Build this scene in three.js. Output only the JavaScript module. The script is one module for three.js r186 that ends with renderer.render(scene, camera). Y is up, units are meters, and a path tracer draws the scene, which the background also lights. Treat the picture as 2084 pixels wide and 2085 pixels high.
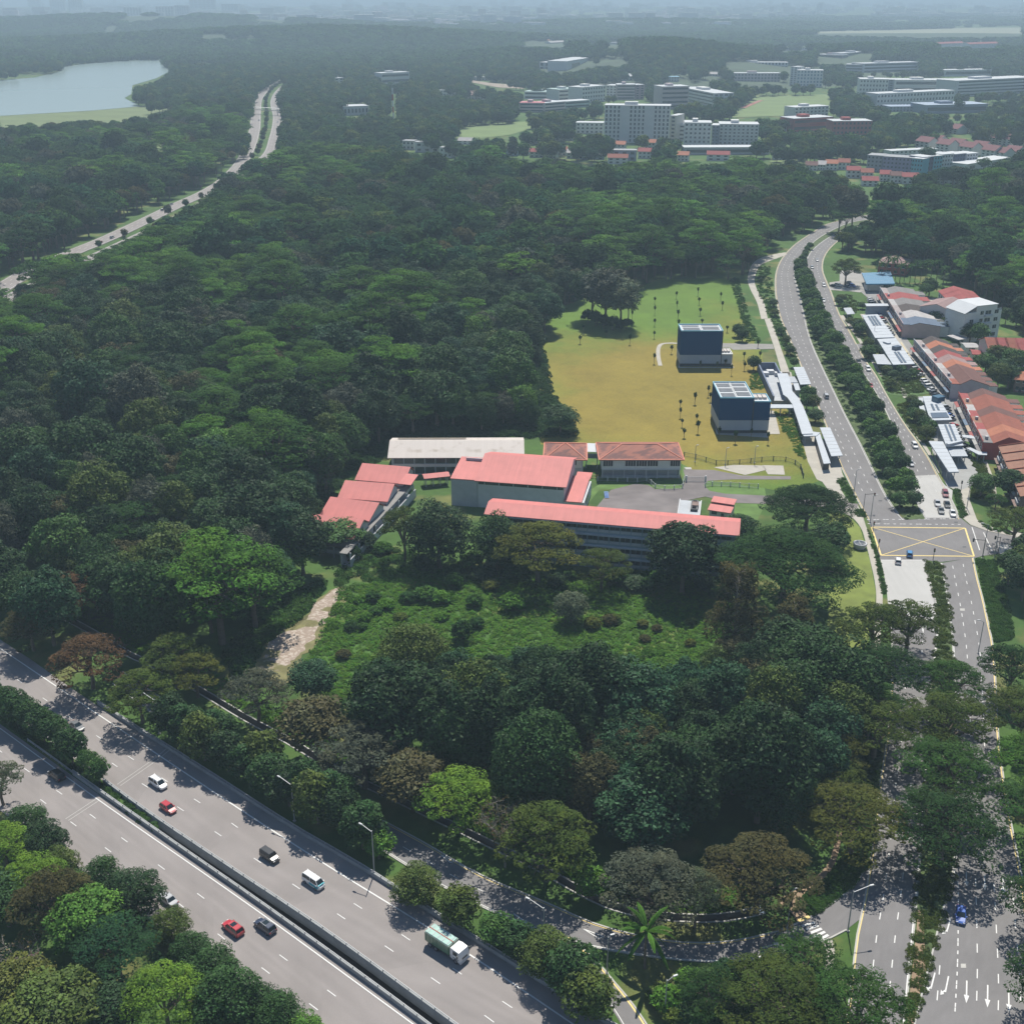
import * as THREE from 'three';
import { mergeGeometries } from 'three/addons/utils/BufferGeometryUtils.js';

// ---------------------------------------------------------------- camera, sky, sun, exposure
const scene = new THREE.Scene();
const EYE = 150, FOC = 2400, CX = 1042, CY = 1042.5, PITCH = Math.atan(1062 / FOC);
const camera = new THREE.PerspectiveCamera(2 * Math.atan(CY / FOC) * 180 / Math.PI, 1023 / 1024, 1, 40000);
camera.position.set(0, EYE, 0); camera.rotation.set(-PITCH, 0, 0);
scene.add(camera);
const renderer = new THREE.WebGLRenderer();
renderer.toneMapping = THREE.LinearToneMapping; renderer.toneMappingExposure = 1.32;
renderer.shadowMap.enabled = true;
const SUN_EL = 58 * Math.PI / 180, SUN_AZ = 8 * Math.PI / 180;   // ahead of the camera, a little to the right
const sunDir = new THREE.Vector3(Math.sin(SUN_AZ) * Math.cos(SUN_EL), Math.sin(SUN_EL), -Math.cos(SUN_AZ) * Math.cos(SUN_EL));
const sun = new THREE.DirectionalLight(new THREE.Color(1.0, 0.95, 0.86), 4.8);
sun.name = 'sun'; sun.position.copy(sunDir).multiplyScalar(2000); sun.target.position.set(0, 0, -600);
sun.position.add(sun.target.position); sun.castShadow = true; sun.shadow.radius = 1;
Object.assign(sun.shadow.camera, { left: -900, right: 900, top: 900, bottom: -900, near: 10, far: 4000 });
scene.add(sun, sun.target);
{ // a clear, slightly hazy tropical sky: deeper blue overhead, paler towards the horizon, the same all round
  const W = 64, H = 32, d = new Float32Array(W * H * 4);
  for (let r = 0; r < H; r++) {
    const y = Math.sin(((r + 0.5) / H - 0.5) * Math.PI), k = Math.pow(1 - Math.max(0, y), 3);
    for (let c = 0; c < W; c++) d.set([0.20 + 0.42 * k, 0.36 + 0.40 * k, 0.70 + 0.22 * k, 1], (r * W + c) * 4);
  }
  const sky = new THREE.DataTexture(d, W, H, THREE.RGBAFormat, THREE.FloatType);
  sky.mapping = THREE.EquirectangularReflectionMapping; sky.magFilter = THREE.LinearFilter; sky.needsUpdate = true;
  scene.background = sky; scene.environment = sky; scene.backgroundIntensity = 0.42; scene.environmentIntensity = 0.42;
}
scene.fog = new THREE.FogExp2(new THREE.Color(0.65, 0.86, 1.0), 0.00019);

// ---------------------------------------------------------------- helpers
let seed = 12345;
const rnd = () => { seed = (seed + 0x6d2b79f5) | 0; let t = Math.imul(seed ^ (seed >>> 15), 1 | seed); t = (t + Math.imul(t ^ (t >>> 7), 61 | t)) ^ t; return ((t ^ (t >>> 14)) >>> 0) / 4294967296; };
const rr = (a, b) => a + (b - a) * rnd();
const V = (x, y, z) => new THREE.Vector3(x, y, z);
const COS = Math.cos(PITCH), SIN = Math.sin(PITCH);
// survey: the place on the level ground (or at height h) that was sighted at photo position (u, v)
function G(u, v, h = 0) {
  const rx = (u - CX) / FOC, ry = -(v - CY) / FOC, dy = ry * COS - SIN, dz = -COS - ry * SIN, t = (h - EYE) / dy;
  return V(rx * t, h, dz * t);
}
function sight(x, y, z) { // the reverse: where a place is sighted
  const Y = y - EYE, yu = Y * COS - z * SIN, zf = -Y * SIN - z * COS;
  return [CX + FOC * x / zf, CY - FOC * yu / zf, zf];
}
function rise(u, vb, vt) { // height of something that stands at (u, vb) and reaches up to vt
  const p = G(u, vb); let lo = 0, hi = 148;
  for (let i = 0; i < 40; i++) { const m = (lo + hi) / 2; if (sight(p.x, m, p.z)[1] > vt) lo = m; else hi = m; }
  return lo;
}
const K = (ox, oy, s) => (x, y) => [ox + x / s, oy + y / s];   // survey sheets
const h1 = K(0, 1280, 3.218), h2 = K(0, 1600, 2.758), h3 = K(500, 1500, 2.575), s4 = K(1150, 1500, 2.971), f5 = K(500, 1080, 2.7586), f6 = K(1100, 1000, 2.7586);
const c2 = K(1050, 540, 3.218), c3 = K(1584, 500, 3.862), c4 = K(1584, 950, 3.862), c5 = K(1584, 1400, 2.82);
const t1 = K(0, 0, 2.7586), t2 = K(700, 0, 2.7586), t3 = K(1384, 0, 2.7586), m1 = K(0, 300, 2.7586), m2 = K(1384, 300, 2.7586);
const d1 = K(1750, 560, 5.78), d2 = K(1820, 740, 6.9), d3 = K(1380, 640, 6.037), d4 = K(640, 880, 4.023), d5 = K(1000, 860, 3.448);
const S = (k, ...pts) => pts.map((p) => k(...p));

const taken = new Map();
function numbered(name) { const n = taken.get(name) ?? 0; taken.set(name, n + 1); return n ? name + '_' + String(n).padStart(3, '0') : name; }
function tag(o, label, category, group) { o.userData.label = label; o.userData.category = category; if (group) o.userData.group = group; return o; }
function thing(name, label, category, pos = [0, 0, 0], turn = 0, group) {
  const o = new THREE.Group(); o.name = numbered(name); scene.add(o);
  o.position.set(...(pos.isVector3 ? pos.toArray() : pos)); o.rotation.y = turn; return tag(o, label, category, group);
}
function mesh(name, geo, mat, parent) {
  const m = new THREE.Mesh(geo, mat); m.castShadow = m.receiveShadow = true; m.name = parent ? name : numbered(name); (parent ?? scene).add(m); return m;
}
function struct(name, geo, mat) { const m = mesh(name, geo, mat); m.userData.kind = 'structure'; return m; }
function copyOf(o, pos, turn, label, group) {
  const c = o.clone(); c.name = numbered(o.name.replace(/_\d{3}$/, '')); scene.add(c);
  if (pos) c.position.set(...(pos.isVector3 ? pos.toArray() : pos)); if (turn !== undefined) c.rotation.y = turn;
  c.userData = { ...o.userData }; if (label) c.userData.label = label; if (group) c.userData.group = group; return c;
}
// collects faces; uv in metres
class B {
  constructor() { this.p = []; this.t = []; }
  tri(a, b, c, ua = [0, 0], ub = [1, 0], uc = [0, 1]) { this.p.push(a.x, a.y, a.z, b.x, b.y, b.z, c.x, c.y, c.z); this.t.push(...ua, ...ub, ...uc); return this; }
  quad(a, b, c, d, u0 = 0, v0 = 0) { // a b along, d c across, counter-clockwise from outside
    const w = a.distanceTo(b), h = a.distanceTo(d), w2 = d.distanceTo(c), q = [[u0, v0], [u0 + w, v0], [u0 + w2, v0 + h], [u0, v0 + h]];
    this.tri(a, b, c, q[0], q[1], q[2]); return this.tri(a, c, d, q[0], q[2], q[3]);
  }
  box(x0, x1, y0, y1, z0, z1) {
    const a = V(x0, y0, z1), b = V(x1, y0, z1), c = V(x1, y1, z1), d = V(x0, y1, z1), e = V(x0, y0, z0), f = V(x1, y0, z0), g = V(x1, y1, z0), h = V(x0, y1, z0);
    return this.quad(a, b, c, d).quad(f, e, h, g).quad(b, f, g, c).quad(e, a, d, h).quad(d, c, g, h).quad(e, f, b, a);
  }
  prism(pts, y0, y1) { // pts: [x, z] outline
    const sh = new THREE.Shape(pts.map(([x, z]) => new THREE.Vector2(x, -z))), area = THREE.ShapeUtils.area(sh.getPoints());
    const q = area < 0 ? [...pts].reverse() : pts, n = q.length, f = THREE.ShapeUtils.triangulateShape(q.map(([x, z]) => new THREE.Vector2(x, -z)), []);
    for (const [i, j, k] of f) {
      const P = [q[i], q[j], q[k]];
      this.tri(...P.map(([x, z]) => V(x, y1, z)), ...P); const R = [P[0], P[2], P[1]]; this.tri(...R.map(([x, z]) => V(x, y0, z)), ...R);
    }
    for (let i = 0, u = 0; i < n; i++) { const a = q[i], b = q[(i + 1) % n]; this.quad(V(a[0], y0, a[1]), V(b[0], y0, b[1]), V(b[0], y1, b[1]), V(a[0], y1, a[1]), u, 0); u += Math.hypot(b[0] - a[0], b[1] - a[1]); }
    return this;
  }
  bar(a, b, w, h = w) { // a straight bar between two places
    const d = b.clone().sub(a).normalize(), s = Math.abs(d.y) > 0.95 ? V(1, 0, 0) : V(d.z, 0, -d.x).normalize(), u = s.clone().cross(d).normalize();
    const q = (o, i, j) => o.clone().addScaledVector(s, i * w / 2).addScaledVector(u, j * h / 2);
    const A = [q(a, -1, -1), q(a, 1, -1), q(a, 1, 1), q(a, -1, 1)], C = [q(b, -1, -1), q(b, 1, -1), q(b, 1, 1), q(b, -1, 1)];
    for (let i = 0; i < 4; i++) { const j = (i + 1) % 4; this.quad(A[j], A[i], C[i], C[j]); }
    return this.quad(A[0], A[1], A[2], A[3]).quad(C[1], C[0], C[3], C[2]);
  }
  geo() {
    const g = new THREE.BufferGeometry(); g.setAttribute('position', new THREE.Float32BufferAttribute(this.p, 3)); g.setAttribute('uv', new THREE.Float32BufferAttribute(this.t, 2));
    g.computeVertexNormals(); return g;
  }
}
const box = (x0, x1, y0, y1, z0, z1) => new B().box(x0, x1, y0, y1, z0, z1).geo();
const boxCache = new Map();
function sizedBox(w, h, d) { const k = [w, h, d].map((x) => x.toFixed(2)).join(); if (!boxCache.has(k)) boxCache.set(k, box(-w / 2, w / 2, 0, h, -d / 2, d / 2)); return boxCache.get(k); }
function put(name, mat, parent, w, h, d, x, y, z, turn = 0) { const m = mesh(name, sizedBox(w, h, d), mat, parent); m.position.set(x, y, z); m.rotation.y = turn; return m; }

// resampled smooth line through surveyed ground points
function path(pts, step = 4, smooth = true, h = 0) {
  const w = pts.map((p) => G(p[0], p[1], h)), c = smooth && w.length > 2 ? new THREE.CatmullRomCurve3(w, false, 'centripetal') : null;
  if (c) return c.getSpacedPoints(Math.max(2, Math.round(c.getLength() / step)));
  const out = [];
  for (let i = 0; i + 1 < w.length; i++) { const n = Math.max(1, Math.round(w[i].distanceTo(w[i + 1]) / step)); for (let k = 0; k < n; k++) out.push(w[i].clone().lerp(w[i + 1], k / n)); }
  out.push(w.at(-1)); return out;
}
function resample(line, n) { const c = new THREE.CurvePath(); for (let i = 0; i + 1 < line.length; i++) c.add(new THREE.LineCurve3(line[i], line[i + 1])); return Array.from({ length: n + 1 }, (_, i) => c.getPointAt(i / n)); }
const lengthOf = (l) => l.reduce((s, p, i) => s + (i ? p.distanceTo(l[i - 1]) : 0), 0);
const between = (L, R, t) => L.map((p, i) => p.clone().lerp(R[i], t));
function offset(line, d) { return line.map((p, i) => { const a = line[Math.max(0, i - 1)], b = line[Math.min(line.length - 1, i + 1)], t = b.clone().sub(a).setY(0).normalize(); return V(p.x - t.z * d, p.y, p.z + t.x * d); }); } // d > 0: to the right of travel
function ribbon(L, R, y, b = new B()) {
  let v = 0;
  for (let i = 0; i + 1 < L.length; i++) {
    const a = L[i].clone().setY(y), c = R[i].clone().setY(y), d = R[i + 1].clone().setY(y), e = L[i + 1].clone().setY(y), l = a.distanceTo(e), w = a.distanceTo(c), w2 = e.distanceTo(d);
    b.tri(a, c, d, [0, v], [w, v], [w2, v + l]); b.tri(a, d, e, [0, v], [w2, v + l], [0, v + l]); v += l;
  }
  return b;
}
// faces are turned upwards whichever way the edges were given
function upward(g) { const p = g.attributes.position, n = g.attributes.normal, t = g.attributes.uv; if (n.getY(0) < 0) { for (let i = 0; i < p.count; i += 3) { for (const a of [p, t]) { const s = a.itemSize; for (let c = 0; c < s; c++) { const x = a.array[(i + 1) * s + c]; a.array[(i + 1) * s + c] = a.array[(i + 2) * s + c]; a.array[(i + 2) * s + c] = x; } } } g.computeVertexNormals(); } return g; }
function sheet(pts, y, holes = []) { // level polygon of Vector3 or [u, v] ground points
  const w = (q) => q.map((p) => p.isVector3 ? new THREE.Vector2(p.x, -p.z) : (() => { const g = G(p[0], p[1]); return new THREE.Vector2(g.x, -g.z); })());
  const sh = new THREE.Shape(w(pts)); for (const h of holes) sh.holes.push(new THREE.Path(w(h)));
  const g = new THREE.ShapeGeometry(sh); g.rotateX(-Math.PI / 2); g.translate(0, y, 0);
  const p = g.attributes.position, uv = g.attributes.uv; for (let i = 0; i < p.count; i++) uv.setXY(i, p.getX(i), -p.getZ(i)); return g;
}
function ragged(pts, amp, step = 1.2) { // the same outline with an uneven edge
  const w = pts.map((p) => (p.isVector3 ? p : G(p[0], p[1]))), out = []; for (let i = 0; i < w.length; i++) { const a = w[i], b = w[(i + 1) % w.length], n = Math.max(1, Math.round(a.distanceTo(b) / step)); for (let k = 0; k < n; k++) { const p = a.clone().lerp(b, k / n), f = amp * ((vnoise(p.x * 0.35 + 50, p.z * 0.35 + 500, 4096) - 0.5) * 2 + (vnoise(p.x * 1.3 + 90, p.z * 1.3 + 900, 4096) - 0.5)), t = b.clone().sub(a).normalize(); out.push(V(p.x - t.z * f, 0, p.z + t.x * f)); } } return out;
}
function wall(line, y0, y1, thick, b = new B()) { // an upright wall of some thickness along a line
  const A = offset(line, -thick / 2), C = offset(line, thick / 2); let u = 0;
  for (let i = 0; i + 1 < line.length; i++) {
    const f = (p, y) => p.clone().setY(y), l = line[i].distanceTo(line[i + 1]);
    b.quad(f(C[i], y0), f(C[i + 1], y0), f(C[i + 1], y1), f(C[i], y1), u).quad(f(A[i + 1], y0), f(A[i], y0), f(A[i], y1), f(A[i + 1], y1), u).quad(f(C[i], y1), f(C[i + 1], y1), f(A[i + 1], y1), f(A[i], y1), u); u += l;
  }
  const e = line.length - 1, f = (p, y) => p.clone().setY(y);
  b.quad(f(A[0], y0), f(C[0], y0), f(C[0], y1), f(A[0], y1)).quad(f(C[e], y0), f(A[e], y0), f(A[e], y1), f(C[e], y1)); return b;
}

// ---------------------------------------------------------------- surface patterns
function hash(x, y) { let h = Math.imul(x, 374761393) + Math.imul(y, 668265263); h = Math.imul(h ^ (h >>> 13), 1274126177); return ((h ^ (h >>> 16)) >>> 0) / 4294967296; }
function vnoise(x, y, per) { // repeats every per cells
  const xi = Math.floor(x), yi = Math.floor(y), fx = x - xi, fy = y - yi, s = fx * fx * (3 - 2 * fx), t = fy * fy * (3 - 2 * fy), m = (a) => ((a % per) + per) % per;
  const a = hash(m(xi), m(yi)), b = hash(m(xi + 1), m(yi)), c = hash(m(xi), m(yi + 1)), d = hash(m(xi + 1), m(yi + 1)); return a + (b - a) * s + (c - a) * t + (a - b - c + d) * s * t;
}
function fbm(u, v, f, oct = 4) { let s = 0, a = 0.5, n = 0; for (let i = 0; i < oct; i++, f *= 2, a *= 0.5) { s += a * vnoise(u * f + i * 17, v * f + i * 31, f); n += a; } return s / n; }
const toS = (x) => 255 * (x <= 0.0031308 ? 12.92 * x : 1.055 * Math.pow(x, 1 / 2.4) - 0.055);
function pattern(size, metres, fn) { // fn(u, v) -> linear colour; one repeat covers so many metres
  const d = new Uint8Array(size * size * 4);
  for (let y = 0; y < size; y++) for (let x = 0; x < size; x++) { const c = fn(x / size, y / size), o = (y * size + x) * 4; for (let k = 0; k < 3; k++) d[o + k] = Math.max(0, Math.min(255, toS(c[k]))); d[o + 3] = 255; }
  const t = new THREE.DataTexture(d, size, size); t.colorSpace = THREE.SRGBColorSpace; t.wrapS = t.wrapT = THREE.RepeatWrapping; t.magFilter = THREE.LinearFilter; t.minFilter = THREE.LinearMipmapLinearFilter;
  t.repeat.set(1 / metres, 1 / metres); t.needsUpdate = true; return t;
}
const mix = (a, b, t) => a.map((x, i) => x + (b[i] - x) * t), clamp01 = (x) => Math.max(0, Math.min(1, x)), ss = (a, b, x) => { x = clamp01((x - a) / (b - a)); return x * x * (3 - 2 * x); };
const mat = (c, rough = 0.85, extra = {}) => new THREE.MeshStandardMaterial({ color: new THREE.Color().setRGB(...c), roughness: rough, ...extra });
const matT = (map, rough = 0.9, extra = {}) => new THREE.MeshStandardMaterial({ map, roughness: rough, ...extra });
const greys = new Map();
function mottled(base, amp, metres, size = 256, f = 6) { // an even colour with fine and coarse grain; alike grains share one texture
  const key = [amp, metres, f].join(); if (!greys.has(key)) greys.set(key, pattern(256, metres, (u, v) => { const n = fbm(u, v, f) - 0.5, g = hash(Math.floor(u * 256), Math.floor(v * 256)) - 0.5, k = (1 + amp * 2 * n + amp * 0.5 * g) / 1.7; return [k, k, k]; }));
  return matT(greys.get(key), 0.9, { color: new THREE.Color().setRGB(...base.map((c) => c * 1.7)) });
}
const M = {};
M.asphalt = matT(pattern(512, 24, (u, v) => { const n = fbm(u, v, 6), st = fbm(u * 1, v * 0.25, 32, 2), g = hash(Math.floor(u * 512), Math.floor(v * 512)); const k = 0.17 * (0.86 + 0.22 * n + 0.12 * (st - 0.5) + 0.16 * (g - 0.5)); return [k * 1.05, k * 1.01, k]; }), 0.9);
M.highway = matT(pattern(512, 30, (u, v) => { const n = fbm(u, v, 5), st = vnoise(u * 24, v * 2, 24), g = hash(Math.floor(u * 512), Math.floor(v * 512)); const k = 0.225 * (0.86 + 0.2 * n + 0.14 * (st - 0.5) + 0.14 * (g - 0.5)); return [k * 1.1, k * 1.0, k * 0.95]; }), 0.9);
M.oldAsphalt = matT(pattern(512, 30, (u, v) => { const n = fbm(u, v, 4), st = fbm(u * 0.5, v, 16, 3), g = hash(Math.floor(u * 512), Math.floor(v * 512)); const k = 0.15 * (0.6 + 0.5 * n + 0.35 * st + 0.15 * (g - 0.5)); return [k * 1.1, k * 0.98, k * 0.95]; }), 0.95);
M.concrete = matT(pattern(512, 30, (u, v) => { const n = fbm(u, v, 6), st = vnoise(u * 40, v * 3, 40), g = hash(Math.floor(u * 512), Math.floor(v * 512)); const k = 0.42 * (0.9 + 0.12 * n + 0.06 * (st - 0.5) + 0.08 * (g - 0.5)); return [k, k * 0.985, k * 0.94]; }), 0.9);
M.path = mottled([0.38, 0.355, 0.305], 0.12, 10); M.brownPath = mottled([0.27, 0.19, 0.12], 0.25, 10); M.kerb = mottled([0.42, 0.41, 0.38], 0.15, 5);
M.dirt = matT(pattern(512, 22, (u, v) => { const n = fbm(u, v, 6, 5), f = fbm(u, v, 40, 3), g = hash(Math.floor(u * 512), Math.floor(v * 512)) - 0.5; return mix(mix([0.34, 0.27, 0.215], [0.44, 0.38, 0.32], ss(0.5, 0.7, f)), [0.16, 0.15, 0.06], ss(0.5, 0.66, n)).map((c) => c * (0.9 + 0.3 * (f - 0.5) + 0.2 * g)); }), 0.95);
M.white = mat([0.6, 0.6, 0.58], 0.6); M.yellow = mat([0.72, 0.55, 0.2], 0.7); M.metal = mat([0.36, 0.37, 0.38], 0.6, { metalness: 0.3 }); M.dark = mat([0.03, 0.035, 0.04], 0.5);
M.rubber = mat([0.02, 0.02, 0.02], 0.8); M.glass = mat([0.02, 0.03, 0.035], 0.12); M.parapet = mottled([0.3, 0.31, 0.31], 0.3, 8);
// ---------------------------------------------------------------- foliage
const leafMat = (c, through = 0.32) => through === 0 ? new THREE.MeshPhysicalMaterial({ color: new THREE.Color().setRGB(...c), roughness: 0.58, vertexColors: true, specularIntensity: 0.2 }) : new THREE.MeshPhysicalMaterial({ color: new THREE.Color().setRGB(...c), roughness: 0.95, vertexColors: true, transmission: through, thickness: 0, specularIntensity: 0.08 });
const barkMat = mottled([0.16, 0.125, 0.095], 0.3, 3, 128), paleBark = mottled([0.26, 0.23, 0.19], 0.3, 3, 128);
class Leaves {
  constructor() { this.p = []; this.n = []; this.c = []; }
  leaf(x, y, z, nx, ny, nz, w, l, tint, drop = 0) {
    let d = Math.hypot(nx, ny, nz) || 1; nx /= d; ny /= d; nz /= d;
    let ax = rnd() - 0.5, ay = (rnd() - 0.5) * 0.7 - drop, az = rnd() - 0.5, k = ax * nx + ay * ny + az * nz; ax -= k * nx; ay -= k * ny; az -= k * nz; d = Math.hypot(ax, ay, az) || 1; ax /= d; ay /= d; az /= d;
    const bx = ny * az - nz * ay, by = nz * ax - nx * az, bz = nx * ay - ny * ax, L = l / 2, W = w / 2, f = 0.12 * l;
    // a leaf spray: four corners, pinched at the tip and folded a little along the middle
    const A = [x - ax * L, y - ay * L, z - az * L], C = [x + ax * L, y + ay * L, z + az * L], D = [x + bx * W - nx * f, y + by * W - ny * f, z + bz * W - nz * f], E = [x - bx * W - nx * f, y - by * W - ny * f, z - bz * W - nz * f];
    this.p.push(...A, ...C, ...D, ...A, ...E, ...C);
    for (let i = 0; i < 6; i++) { this.n.push(nx, ny, nz); this.c.push(tint[0], tint[1], tint[2]); }
  }
  clump(cx, cy, cz, rx, ry, rz, count, size, o = {}) {
    const { tintAmp = 0.36, up = 0.35, messy = 0.75, aspect = 0.7, low = -0.35, base = [1, 1, 1], drop = 0 } = o, ct = rr(1 - tintAmp * 0.55, 1 + tintAmp * 0.55), warm = rr(-0.08, 0.1);
    for (let i = 0; i < count; i++) {
      const dy = rr(low, 1), a = rr(0, Math.PI * 2), s = Math.sqrt(Math.max(0, 1 - dy * dy)), dx = s * Math.cos(a), dz = s * Math.sin(a), q = 0.72 + 0.36 * Math.pow(rnd(), 0.6);
      const t = ct * rr(1 - tintAmp, 1 + tintAmp), w = size * rr(0.6, 1.3);
      this.leaf(cx + dx * rx * q, cy + dy * ry * q, cz + dz * rz * q, dx * 0.8 + rr(-messy, messy), dy * 0.8 + up + rr(-messy, messy) * 0.7, dz * 0.8 + rr(-messy, messy), w * aspect, w * 1.25, [base[0] * t * (1 + warm), base[1] * t, base[2] * t * (1 - warm)], drop);
    }
  }
  geo() { const g = new THREE.BufferGeometry(); g.setAttribute('position', new THREE.Float32BufferAttribute(this.p, 3)); g.setAttribute('normal', new THREE.Float32BufferAttribute(this.n, 3)); g.setAttribute('color', new THREE.Float32BufferAttribute(this.c, 3)); return g; }
}
// tapered, bent limb as a six-sided tube
function limb(b, pts, r0, r1, sides = 6) {
  const c = new THREE.CatmullRomCurve3(pts), n = Math.max(3, pts.length * 2), rings = [];
  for (let i = 0; i <= n; i++) {
    const p = c.getPoint(i / n), t = c.getTangent(i / n), s = V(t.y, -t.x, 0.3).cross(t).normalize(), u = t.clone().cross(s), r = r0 + (r1 - r0) * i / n;
    rings.push(Array.from({ length: sides }, (_, k) => p.clone().addScaledVector(s, r * Math.cos(k / sides * 6.2832)).addScaledVector(u, r * Math.sin(k / sides * 6.2832))));
  }
  for (let i = 0; i < n; i++) for (let k = 0; k < sides; k++) { const j = (k + 1) % sides; b.quad(rings[i][k], rings[i][j], rings[i + 1][j], rings[i + 1][k]); }
  return b;
}
const jitter = (p, d) => V(p.x + rr(-d, d), p.y + rr(-d, d), p.z + rr(-d, d));
// each builder returns { crown, trunk } geometries for one tree; H height, R crown radius in metres
const SHAPES = {
  // rounded broadleaf crown of many bulging clumps
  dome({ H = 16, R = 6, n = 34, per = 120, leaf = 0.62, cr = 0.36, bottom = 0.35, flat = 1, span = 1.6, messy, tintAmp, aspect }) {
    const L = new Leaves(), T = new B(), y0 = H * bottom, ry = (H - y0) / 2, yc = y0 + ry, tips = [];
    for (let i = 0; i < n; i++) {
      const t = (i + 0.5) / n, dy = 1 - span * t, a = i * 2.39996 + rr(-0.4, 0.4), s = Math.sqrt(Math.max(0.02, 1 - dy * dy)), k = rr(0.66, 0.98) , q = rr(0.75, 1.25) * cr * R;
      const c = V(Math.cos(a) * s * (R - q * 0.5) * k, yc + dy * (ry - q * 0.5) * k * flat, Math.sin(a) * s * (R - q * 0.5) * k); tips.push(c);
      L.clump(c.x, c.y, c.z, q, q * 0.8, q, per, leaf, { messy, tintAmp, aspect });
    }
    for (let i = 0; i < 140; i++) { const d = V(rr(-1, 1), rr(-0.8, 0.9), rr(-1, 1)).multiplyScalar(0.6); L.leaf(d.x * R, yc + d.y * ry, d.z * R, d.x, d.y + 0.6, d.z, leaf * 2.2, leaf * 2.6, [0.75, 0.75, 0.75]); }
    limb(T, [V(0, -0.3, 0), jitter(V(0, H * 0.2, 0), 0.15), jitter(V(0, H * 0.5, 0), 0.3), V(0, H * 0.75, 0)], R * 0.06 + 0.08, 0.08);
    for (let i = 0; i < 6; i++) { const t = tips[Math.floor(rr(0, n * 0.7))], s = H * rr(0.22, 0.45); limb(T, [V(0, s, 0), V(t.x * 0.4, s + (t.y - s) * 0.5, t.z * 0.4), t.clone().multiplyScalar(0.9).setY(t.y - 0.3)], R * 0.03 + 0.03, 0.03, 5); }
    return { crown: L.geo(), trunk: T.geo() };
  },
  // layered flat-topped crown: tiers of wide thin pads on long limbs
  tier({ H = 18, R = 8, n = 34, per = 170, leaf = 0.5, thin = 0.26, pad = 0.3, depth = 0.42, arch = 0.3, tintAmp, limbs = 9, messy = 0.5 }) {
    const L = new Leaves(), T = new B(), fork = H * 0.34, tips = [];
    for (let i = 0; i < n; i++) {
      const r = Math.sqrt((i + 0.5) / n) * 0.92, a = i * 2.39996 + rr(-0.3, 0.3), q = R * pad * rr(0.7, 1.25), y = H * (1 - arch * r * r) - q * thin - H * depth * Math.pow(rnd(), 1.7) * 0.7;
      const c = V(Math.cos(a) * r * R, y, Math.sin(a) * r * R); tips.push(c);
      L.clump(c.x, c.y, c.z, q, q * thin, q, per, leaf, { up: 0.9, messy, low: -0.6, tintAmp, aspect: 0.6 });
    }
    limb(T, [V(0, -0.3, 0), V(rr(-0.3, 0.3), fork * 0.6, rr(-0.3, 0.3)), V(0, fork, 0)], R * 0.055 + 0.1, R * 0.04 + 0.05, 7);
    for (let i = 0; i < limbs; i++) {
      const t = tips[Math.floor(i * n / limbs * 0.999)], mid = V(t.x * 0.45, fork + (t.y - fork) * 0.6, t.z * 0.45); limb(T, [V(0, fork * 0.95, 0), jitter(mid, 0.5), t.clone().setY(t.y - 0.2)], R * 0.028 + 0.03, 0.05, 5);
      for (let k = 0; k < 3; k++) { const u = tips.reduce((m, p) => (p !== t && Math.abs(p.distanceTo(t) - R * 0.3 * (k + 1)) < Math.abs(m.distanceTo(t) - R * 0.3 * (k + 1)) ? p : m), tips[(i + k) % n]); limb(T, [mid, mid.clone().lerp(u, 0.5).add(V(0, 0.4, 0)), u.clone().setY(u.y - 0.2)], R * 0.013 + 0.02, 0.025, 4); }
    }
    return { crown: L.geo(), trunk: T.geo() };
  },
  // slender wispy crown of drooping needles
  wisp({ H = 20, R = 4.5, n = 60, per = 70, leaf = 0.9 }) {
    const L = new Leaves(), T = new B();
    limb(T, [V(0, -0.3, 0), jitter(V(0, H * 0.4, 0), 0.4), V(rr(-0.4, 0.4), H * 0.96, rr(-0.4, 0.4))], 0.32, 0.04);
    for (let i = 0; i < n; i++) {
      const t = 0.24 + 0.76 * (i + rnd()) / n, a = rr(0, 6.283), r = R * (0.35 + 0.65 * Math.sin(Math.min(1, (1.06 - t) * 1.35) * 1.57)) * rr(0.5, 1), c = V(Math.cos(a) * r, H * t, Math.sin(a) * r), q = R * 0.28;
      limb(T, [V(0, H * t - r * 0.5, 0), V(c.x * 0.6, c.y - r * 0.05, c.z * 0.6), c], 0.06, 0.02, 4); L.clump(c.x, c.y, c.z, q, q * 1.0, q, per, leaf, { messy: 1, aspect: 0.13, low: -1, drop: 0.4, tintAmp: 0.35 });
    }
    return { crown: L.geo(), trunk: T.geo() };
  },
  // leafless or thinly leaved tree
  twigs({ H = 13, R = 5, leafy = 500, leaf = 0.3 }) {
    const L = new Leaves(), T = new B(); limb(T, [V(0, -0.3, 0), V(0.2, H * 0.25, 0), V(0, H * 0.4, 0.1)], 0.22, 0.15);
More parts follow.
